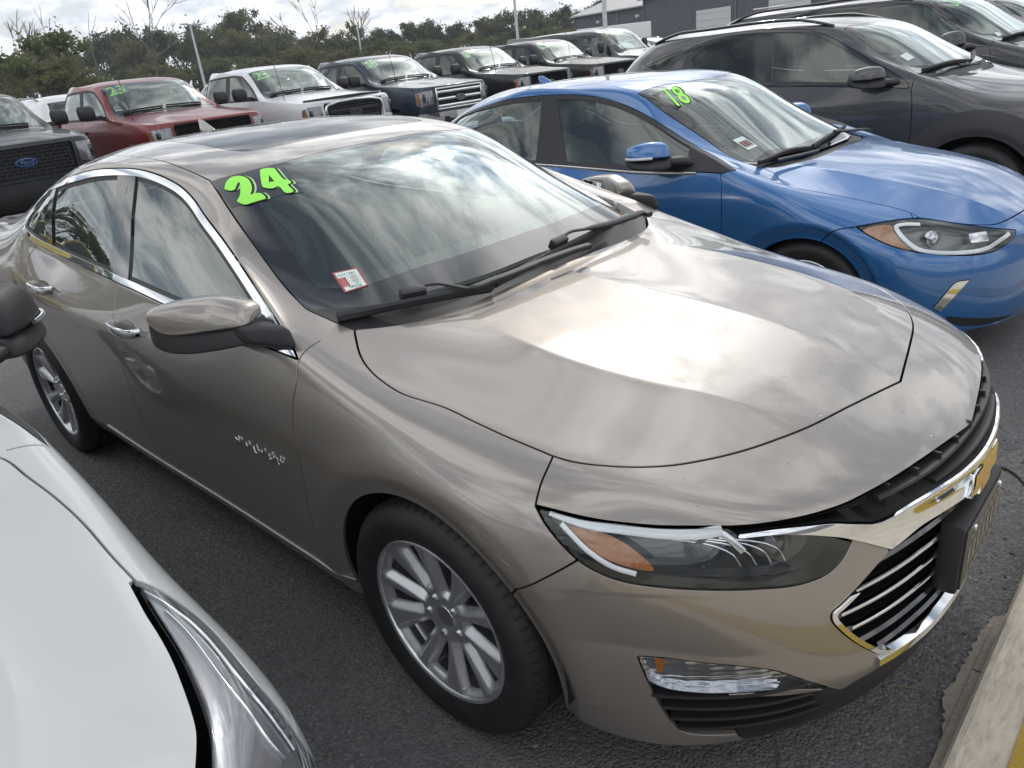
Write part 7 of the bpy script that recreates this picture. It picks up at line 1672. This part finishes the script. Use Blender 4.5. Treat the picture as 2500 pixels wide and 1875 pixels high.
# ------------------------------------------------------------------ light poles
M_pole = pm('pole_white', (.62,.63,.64), .45, .3)
def light_pole(x, y, h, label, head=True, r=.085):
    t = tag(empty('light_pole', (x, y, 0)), label, 'light pole', 'light poles of the lot')
    lathe_p = tube('pole', [(0,0,0),(0,0,h*.5),(0,0,h)], r, M_pole, t, 10, up=(1,0,0), scale=[1.25,1.0,.75])
    lathe('pole_base', [(r*2.6,0),(r*2.6,.5),(r*2.2,.55),(0,.55)], M_kerb, t, 14).rotation_euler = (R(90),0,0)
    if head:
        box('lamp_arm', (0,0,h-.05), (.10,1.5,.07), M_pole, t, .01, rz=R(30))
        for s in (-1, 1): box('lamp_head', (math.sin(R(30))*-s*.75, math.cos(R(30))*s*.75, h-.02), (.45,.55,.09), M_pole, t, .02, rz=R(30))
light_pole(-62.15,30.18,6.6,'white light pole rising behind the gap between the red and white pickups',r=.10)
light_pole(-78.27,58.85,6.9,'bare white pole left of a shorter lamp behind the navy pickup',head=False,r=.11)
light_pole(-104.3,80.74,6.9,'short double headed light pole beyond the navy pickup',r=.12)
light_pole(-29.43,32.5,8.2,'tall white pole behind the black pickup marked 25',r=.075)
light_pole(-104.1,125.2,6.8,'small double headed light pole far behind the black van',r=.14)
light_pole(-23.31,32.29,8.0,'thick white pole in front of the grey building',r=.11)
# ------------------------------------------------------------------ building and trailer
def siding(name, col):
    m = bpy.data.materials.new(name); m.use_nodes = True; t = m.node_tree; b = t.nodes['Principled BSDF']; tcn = nd(t, 'ShaderNodeTexCoord')
    w = nd(t, 'ShaderNodeTexWave', i_Scale=1.6); w.bands_direction = 'X'; lk(t, tcn.outputs['Object'], w.inputs['Vector'])
    n = nd(t, 'ShaderNodeTexNoise', i_Scale=.8, i_Detail=6.0); lk(t, tcn.outputs['Object'], n.inputs['Vector'])
    lk(t, mixc(t, n.outputs[0], tuple(x*.85 for x in col), tuple(x*1.15 for x in col)), b.inputs['Base Color']); b.inputs['Roughness'].default_value = .5; b.inputs['Metallic'].default_value = .2
    bp = nd(t, 'ShaderNodeBump', i_Strength=.6, i_Distance=.05); lk(t, w.outputs[0], bp.inputs['Height']); lk(t, bp.outputs[0], b.inputs['Normal']); return m
M_side = siding('slate_siding', (.10,.11,.13)); M_roof = siding('metal_roof', (.36,.36,.36))
def shed(x, y, rz, ln, dp, eave, rise, label, doors, name='metal_building'):
    t = tag(empty(name, (x, y, 0), rz), label, 'building')
    V = [(0,0,0),(ln,0,0),(ln,dp,0),(0,dp,0),(0,0,eave),(ln,0,eave),(ln,dp,eave),(0,dp,eave),(0,dp/2,eave+rise),(ln,dp/2,eave+rise)]
    mesh_from('wall', V, [[0,1,5,4],[1,2,6,9,5],[2,3,7,6],[3,0,4,8,7]], mat=M_side, parent=t, smooth=False)
    o = .35; k = rise/(dp/2)
    for s in (0, 1):
        yA, yB = (-o, dp/2) if s == 0 else (dp/2, dp+o); zA, zB = (eave-o*k, eave+rise) if s == 0 else (eave+rise, eave-o*k)
        Vr = [(-o,yA,zA+.02),(ln+o,yA,zA+.02),(ln+o,yB,zB+.02),(-o,yB,zB+.02)]; Vr += [(a,b,c+.14) for a, b, c in Vr]
        rf = mesh_from('roof', Vr, [[0,1,2,3],[7,6,5,4],[0,4,5,1],[1,5,6,2],[2,6,7,3],[3,7,4,0]], mat=M_roof, parent=t, smooth=False)
        if s == 0:
            n = int(ln/1.2)
            for i in range(n): box('roof_seam', (ln*(i+.5)/n, (yA+yB)/2, (zA+zB)/2+.19), (.06, .05, .05), M_roof, rf)
    tube('gutter', [(-o,-o-.05,eave-o*k+.06),(ln+o,-o-.05,eave-o*k+.06)], .08, M_roof, t, 6)
    for a in np.arange(0, ln+.1, ln/4): box('trim_strip', (min(max(a,.1),ln-.1),-.05,eave/2), (.16,.06,eave), pm('trim_grey',(.13,.14,.16),.5), t)
    for dx, w, h in doors:
        d = box('overhead_door', (dx,-.06,h/2), (w,.08,h), pm('door_white',(.62,.63,.63),.5), t)
        for zz in np.arange(.55, h, .55): box('door_panel_rib', (dx,-.11,zz), (w,.03,.04), pm('door_rib',(.5,.51,.51),.5), d)
    for dx in (ln*.3, ln*.72): box('wall_lamp', (dx,-.25,eave-.9), (.3,.4,.25), M_white, t, .03)
shed(-58.7,75.4,R(-14.5),15.5,15,5.0,2.0,'slate grey metal building with a pale roof behind the van',[(4,3,3.2),(12.5,3.4,3.2)])
shed(-43.6,66.8,R(-14.5),46,17,5.3,2.3,'longer grey metal building with overhead doors at the upper right',[(9,4,3.6),(17,4,3.6),(26,4,3.6),(35,4,3.6)])
tl = tag(empty('box_trailer', (-33.4,47.3,0), R(35)), 'white box trailer standing in front of the grey building', 'trailer')
box('trailer_box', (0,0,1.75), (5.2,2.2,2.2), M_white, tl, .05); box('trailer_frame', (0,0,.58), (5.4,1.9,.16), M_black, tl)
for sx in (-.5,.5):
    for sy in (-1.0,1.0):
        o = lathe('trailer_wheel', [(0,-.1),(.2,-.1),(.36,-.09),(.38,0),(.36,.09),(0,.1)], M_tyre, tl, 20); o.location = (sx,sy,.38)
# ------------------------------------------------------------------ far white cars
def recolour(root, old, new):
    for o in [root]+list(root.children_recursive):
        if o.type == 'MESH' and o.material_slots and o.material_slots[0].material is old: o.material_slots[0].link = 'OBJECT'; o.material_slots[0].material = new
P_far = paint('far_white', (.74,.75,.76), 0, .35)
suv_src = [o for o in S.objects if o.get('label', '').startswith('dark grey crossover')][0]
def far_suv(x, y, rz, label, mat, sc=1.0):
    c = copy_tree(suv_src); c.location = (x, y, 0); c.rotation_euler = (0,0,rz); c.scale = (sc,)*3; tag(c, label, 'car', 'cars further back'); recolour(c, MATS['graphite_metallic'], mat)
far_suv(-14.5,22.4,0,'white car just right of the black van',P_far,1.05)
far_suv(-15.0,25.6,0,'second white car right of the black van, mostly hidden',P_far,1.05)
far_suv(-20.6,4.55,R(180),'white car seen from behind, between the leftmost black pickup and the red one',P_far,1.12)
far_suv(-21.2,9.6,R(180),'white car seen from behind, between the red and the white pickup',P_far,1.12)
far_suv(-.35,11.35,0,'grey car at the upper right edge, beyond the tall black SUV',paint('far_grey', (.16,.16,.17), .5, .3),1.05)
# ------------------------------------------------------------------ yellow off-roaders outside the frame, seen in the reflections
P_jeep = paint('offroad_yellow', (.46,.34,.03), 0, .35)
def offroader(x, y, rz, label):
    t = tag(empty('offroad_car', (x, y, 0), rz), label, 'car', 'yellow off-roaders')
    box('tub', (-1.45,0,.95), (2.5,1.5,.62), P_jeep, t, .05); box('hood', (.35,0,1.05), (1.25,1.30,.42), P_jeep, t, .06); box('grille', (1.0,0,1.0), (.08,1.25,.50), P_jeep, t, .03)
    box('roof', (-1.55,0,1.83), (2.35,1.42,.07), P_jeep, t, .03)
    for s in (-1, 1):
        for xx, w in ((-.42,.10),(-1.40,.10),(-2.65,.12)): box('pillar', (xx,s*.70,1.54), (w,.06,.58), P_jeep, t, .01)
        box('side_window', (-.91,s*.71,1.53), (.86,.02,.48), M_gloss, t); box('side_window', (-2.02,s*.71,1.53), (1.12,.02,.48), M_gloss, t)
        box('fender', (.45,s*.80,.93), (.95,.26,.10), M_black, t, .03); box('fender', (-2.05,s*.80,.93), (.95,.2,.10), M_black, t, .03)
        for xx in (.45,-2.05): 
            w = copy_tree(_tk['w'], t); w.location = (xx, s*.80, .40); w.rotation_euler = (0,0,0 if s < 0 else math.pi)
        o = lathe('headlight', [(0,-.02),(.08,-.01),(.10,.01),(.10,.04)], M_refl, t, 20); o.rotation_euler = (0,0,R(90)); o.location = (1.05,s*.45,1.05); box('door_mirror', (-.35,s*.86,1.35), (.10,.16,.20), M_black, t, .03)
    box('windshield', (-.33,0,1.52), (.04,1.30,.52), M_gloss, t); box('front_bumper', (1.15,0,.62), (.2,1.5,.18), M_black, t, .03); box('rear_wheel', (-2.85,0,1.15), (.25,.7,.7), M_tyre, t, .1)
offroader(-11.6,-4.0,0,'yellow off-road car, out of frame left, mirrored in the tan doors')
offroader(7.0,9.5,R(200),'yellow off-road car, out of frame right, mirrored in the tan nose')
# ------------------------------------------------------------------ trees
def leaf_mat(name, a, b, c):
    m = bpy.data.materials.new(name); m.use_nodes = True; t = m.node_tree; t.nodes.clear(); o = nd(t, 'ShaderNodeOutputMaterial')
    g = nd(t, 'ShaderNodeNewGeometry'); oi = nd(t, 'ShaderNodeObjectInfo')
    n = nd(t, 'ShaderNodeTexNoise', i_Scale=.45, i_Detail=4.0); lk(t, g.outputs['Position'], n.inputs['Vector'])
    n2 = nd(t, 'ShaderNodeTexNoise', i_Scale=6.0, i_Detail=2.0); lk(t, g.outputs['Position'], n2.inputs['Vector'])
    k = mth(t, 'ADD', mth(t, 'MULTIPLY', n.outputs[0], .6), mth(t, 'ADD', mth(t, 'MULTIPLY', n2.outputs[0], .35), mth(t, 'MULTIPLY', oi.outputs['Random'], .22)))
    col = ramp(t, k, [(.35, a), (.58, b), (.85, c)])
    d = nd(t, 'ShaderNodeBsdfDiffuse'); tr = nd(t, 'ShaderNodeBsdfTranslucent'); mx = nd(t, 'ShaderNodeMixShader'); mx.inputs[0].default_value = .5
    lk(t, col, d.inputs[0]); lk(t, col, tr.inputs[0]); lk(t, d.outputs[0], mx.inputs[1]); lk(t, tr.outputs[0], mx.inputs[2]); lk(t, mx.outputs[0], o.inputs[0]); return m
LM = [leaf_mat('leaf_green', (.082,.112,.050), (.132,.158,.072), (.185,.195,.095)), leaf_mat('leaf_olive', (.108,.115,.050), (.168,.164,.072), (.24,.215,.095)), leaf_mat('leaf_dark', (.050,.076,.040), (.084,.112,.058), (.120,.150,.072))]
M_bark = pm('bark', (.085,.07,.055), .9, noise=(8, .35)); M_dead = pm('dead_wood', (.14,.125,.115), .9, noise=(8, .3))
def limb_tubes(segs, n=6):
    V = []; F = []
    for (p0, p1, r0, r1) in segs:
        d = np.array(p1)-np.array(p0); L_ = np.linalg.norm(d)+1e-9; d = d/L_; u = np.cross(d, (0,0,1.0) if abs(d[2]) < .9 else (1.0,0,0)); u /= np.linalg.norm(u); v = np.cross(d, u); k = len(V)
        for p, r in ((p0, r0), (p1, r1)):
            for i in range(n): a = 6.2832*i/n; V.append(tuple(np.array(p)+r*(math.cos(a)*u+math.sin(a)*v)))
        F += [[k+i, k+(i+1)%n, k+n+(i+1)%n, k+n+i] for i in range(n)]
    return V, F
def grow(rng, p, d, L_, r, depth, out, spread=.6, tips=None):
    q = p+d*L_; out.append((tuple(p), tuple(q), r, r*.68))
    if tips is not None and depth <= 1: tips.append(q)
    if depth == 0: return
    for _ in range(rng.integers(2, 4)):
        nd_ = d+rng.normal(0, spread, 3); nd_[2] = abs(nd_[2])*.8+.15; nd_ /= np.linalg.norm(nd_)
        grow(rng, p+d*L_*rng.uniform(.55, 1), nd_, L_*rng.uniform(.6,.82), r*.6, depth-1, out, spread, tips)
def crown_mesh(rng, tips, rad, nl, size, sq=.75):
    tips = np.array(tips); k = len(tips); c = tips[rng.integers(0, k, nl)]+rng.normal(0, 1, (nl,3))*rad*np.array([1,1,sq])*rng.uniform(.25,1,(nl,1))
    c[:,2] = np.maximum(c[:,2], .02)
    a = rng.normal(0, 1, (nl,3)); a /= np.linalg.norm(a, axis=1)[:,None]; b = np.cross(a, rng.normal(0, 1, (nl,3))); b /= np.linalg.norm(b, axis=1)[:,None]
    s = size*rng.uniform(.5, 1.3, (nl,1)); V = np.stack([c-a*s, c+b*s*.55, c+a*s, c-b*s*.55], 1).reshape(-1,3)
    return V, np.arange(nl*4).reshape(-1,4)
PROTO = []
for i in range(7):
    rng = np.random.default_rng(40+i); segs = []; tips = []
    if i < 5:
        grow(rng, np.array([0,0,0.]), np.array([rng.normal(0,.05),rng.normal(0,.05),1.]), .26, .022, 4, segs, .42, tips)
        for _ in range(14): z = rng.uniform(.06,.5); a = rng.uniform(0,6.28); rr = rng.uniform(.10,.26); tips.append(np.array([rr*math.cos(a), rr*math.sin(a), z]))
    else:
        segs = [((0,0,0),(0,0,.95),.02,.005)]
        for z in np.linspace(.1,.93,16):
            for _ in range(3): a = rng.uniform(0,6.28); rr = .20*(1-z)**.7*rng.uniform(.4,1)+.01; tips.append(np.array([rr*math.cos(a), rr*math.sin(a), z])); segs.append(((0,0,z),tuple(tips[-1]),.006,.003))
    T_ = np.array(tips); zmax = T_[:,2].max()+.03; sc = 1/zmax
    segs = [(tuple(np.array(a)*sc), tuple(np.array(b)*sc), r0*sc, r1*sc) for a, b, r0, r1 in segs]; tips = [t*sc for t in tips]
    tv, tf = limb_tubes(segs, 5); cv_, cf = crown_mesh(rng, tips, .062 if i < 5 else .035, 3400 if i < 5 else 2600, .022)
    PROTO.append((tv, tf, cv_, cf))
_tm = {}
def tree(x, y, h, kind, mat, label, group, wide=1.0, cat='tree', name='leafy_tree'):
    e = tag(empty(name, (x, y, 0), random.random()*6.28), label, cat, group); s = (h*wide, h*wide, h); e.scale = s
    k = (kind, mat)
    if k not in _tm:
        tv, tf, cv_, cf = PROTO[kind]; a = mesh_from('trunk', tv, tf, mat=M_bark, parent=e); b = mesh_from('crown', cv_, cf, mat=LM[mat], parent=e, smooth=False); _tm[k] = (a.data, b.data)
    else:
        for nm, me in zip(('trunk','crown'), _tm[k]): o = bpy.data.objects.new(nm, me); link(o); o.parent = e
    return e
TREES = [(-70.98,18.42,4.2),(-89.63,25.88,6.6),(-103.33,32.31,9.3),(-93.44,30.37,7.0),(-109.4,39.25,9.4),(-110.3,42.35,10.0),(-107.7,43.49,10.3),(-101.6,42.57,8.5),(-108.1,47.67,9.3),(-105.1,49.32,9.9),(-110.5,54.14,9.7),(-106.8,54.84,10.1),(-103.7,56.44,11.5),(-101.1,56.92,8.7),(-97.9,56.56,7.5),(-105.1,63.93,9.5),(-98.1,61.84,7.8),(-98.4,65.1,8.2),(-98.7,68.23,7.5),(-95.4,69.34,7.0),(-95.4,72.61,8.4),(-92.7,72.83,7.0),(-91.1,74.88,7.1),(-91.,78.05,7.7),(-89.4,79.85,7.8),(-90.1,83.54,6.8),(-90.5,87.48,7.3),(-90.1,90.73,7.7),(-88.3,92.45,6.9),(-87.7,95.79,8.4),(-84.5,95.92,7.0),(-81.2,96.13,8.0),(-78.,96.17,7.8),(-75.8,96.69,7.1),(-82.5,110.4,8.6),(-83.2,116.1,9.3)]
spots_ = [(14, 'at the far left, above the leftmost black pickup'), (24.5, 'above the red pickup'), (33.5, 'above the white pickup'), (39.5, 'above the navy pickup'), (45, 'above the black pickup marked 24'), (49, 'above the black pickup marked 25'), (90, 'left of and behind the grey building')]
def where_(x, y):
    a = math.degrees(math.atan2(y+1.78, -(x-1.25)))
    for lim, s_ in spots_:
        if a < lim: return s_
    return spots_[-1][1]
def lab3(i, x, y, row='in the wood'): return ('mid green tree', 'yellowing olive tree', 'dark green tree')[i]+' '+row+' '+where_(x, y)
rt = np.random.default_rng(3)
for i, (x, y, h) in enumerate(TREES):
    mt = int(rt.choice([0,1,2], p=[.4,.35,.25])); kd = int(rt.integers(0,5))
    if i == 12: tree(x, y, h, 1, 0, 'tallest green tree of the wood, above the gap between the red and white pickups', 'wood beyond the pickups', .8); continue
    tree(x, y, h, kd, mt, lab3(mt, x, y), 'wood beyond the pickups', rt.uniform(.75,1.05))
# second row behind and undergrowth in front keep the wood closed
for i in range(len(TREES)-1):
    (x0,y0,h0), (x1,y1,h1) = TREES[i], TREES[i+1]; mt = int(rt.integers(0,3)); k = rt.uniform(1.04,1.12)
    tree((x0+x1)/2*k, (y0+y1)/2*k, min(h0,h1)*.92, int(rt.integers(0,7)) if i%6 == 0 else int(rt.integers(0,5)), mt, lab3(mt, (x0+x1)/2, (y0+y1)/2, 'in the back of the wood'), 'wood beyond the pickups', rt.uniform(.85,1.2))
for i in range(44):
    t_ = i/43*(len(TREES)-1); j = min(int(t_), len(TREES)-2); f_ = t_-j; x = TREES[j][0]*(1-f_)+TREES[j+1][0]*f_; y = TREES[j][1]*(1-f_)+TREES[j+1][1]*f_; k = rt.uniform(.78,.9); mt = int(rt.choice([0,1], p=[.55,.45]))
    tree(x*k, y*k, rt.uniform(3.4,5.2), int(rt.integers(0,5)), mt, ('green shrub', 'olive shrub')[mt]+' at the foot of the wood '+where_(x, y).replace('above', 'behind'), 'undergrowth of the wood', rt.uniform(1.1,1.6), 'shrub', 'shrub')
tree(-52,16.6,6.0,2,0,'broad green tree nearest the left edge, closer than the wood','',1.15); tree(-58,13.0,5.6,3,2,'dark tree cut by the left edge of the picture','',1.1); tree(-50,14.2,3.6,1,1,'low olive shrub below the broad tree at the left','',1.5,'shrub','shrub')
# the wood runs on outside the frame (seen mirrored in paint and glass)
for i in range(30):
    a = R(170+i*3.6); d = 70+20*math.sin(i*1.7)*.5; mt = int(rt.integers(0,3)); tree(1.25+d*math.cos(a), -1.78+d*math.sin(a), rt.uniform(7,13), int(rt.integers(0,5)), mt, 'tree of the same wood, out of frame, mirrored in the tan side windows', 'wood outside the frame', rt.uniform(.9,1.2))
def dead_tree(x, y, h, seed, label, spread=.33, depth=4):
    rng = np.random.default_rng(seed); segs = []; e = tag(empty('dead_tree', (x, y, 0)), label, 'tree', 'bare dead trees')
    grow(rng, np.array([0,0,0.]), np.array([rng.normal(0,.06),rng.normal(0,.06),1.]), .42, .016, depth, segs, spread)
    zm = max(b[2] for _, b, _, _ in segs); segs = [(tuple(np.array(a)*h/zm), tuple(np.array(b)*h/zm), max(r0*h/zm*.55,.03), max(r1*h/zm*.5,.02)) for a, b, r0, r1 in segs]
    n1 = 1; V, F = limb_tubes(segs[:1], 6); mesh_from('trunk', V, F, mat=M_dead, parent=e); V, F = limb_tubes(segs[1:], 5); o = mesh_from('branches', V, F, mat=M_dead, parent=e); tag(o, kind='stuff')
dead_tree(-94.3,27.7,11.4,5,'fine twigged bare tree at the far left of the skyline'); dead_tree(-98.1,32.1,12.2,8,'thin bare snag right of the far left bare tree',.22,3); dead_tree(-99.3,42.7,13.9,11,'tall forked dead tree standing above the red pickup',.30)
dead_tree(-97.1,34.9,11.2,21,'leaning bare snag left of the tall dead tree',.4,3); dead_tree(-90.3,59.2,12.4,17,'many branched dead tree above the white and navy pickups',.34); dead_tree(-90.3,67.8,10.2,29,'small bare tree top behind the navy pickup',.28,4)
# ------------------------------------------------------------------ damp air between here and the wood
hm = bpy.data.materials.new('haze'); hm.use_nodes = True; ht = hm.node_tree; ht.nodes.clear()
ho = nd(ht, 'ShaderNodeOutputMaterial'); hv = nd(ht, 'ShaderNodeVolumePrincipled', i_Density=.0008); hv.inputs['Color'].default_value = (.86,.90,.95,1); lk(ht, hv.outputs[0], ho.inputs['Volume'])
hz_o = box('haze', (0,0,7.2), (806,806,16.4), hm); tag(hz_o, kind='stuff')
bpy.data.scenes.remove(TMP)
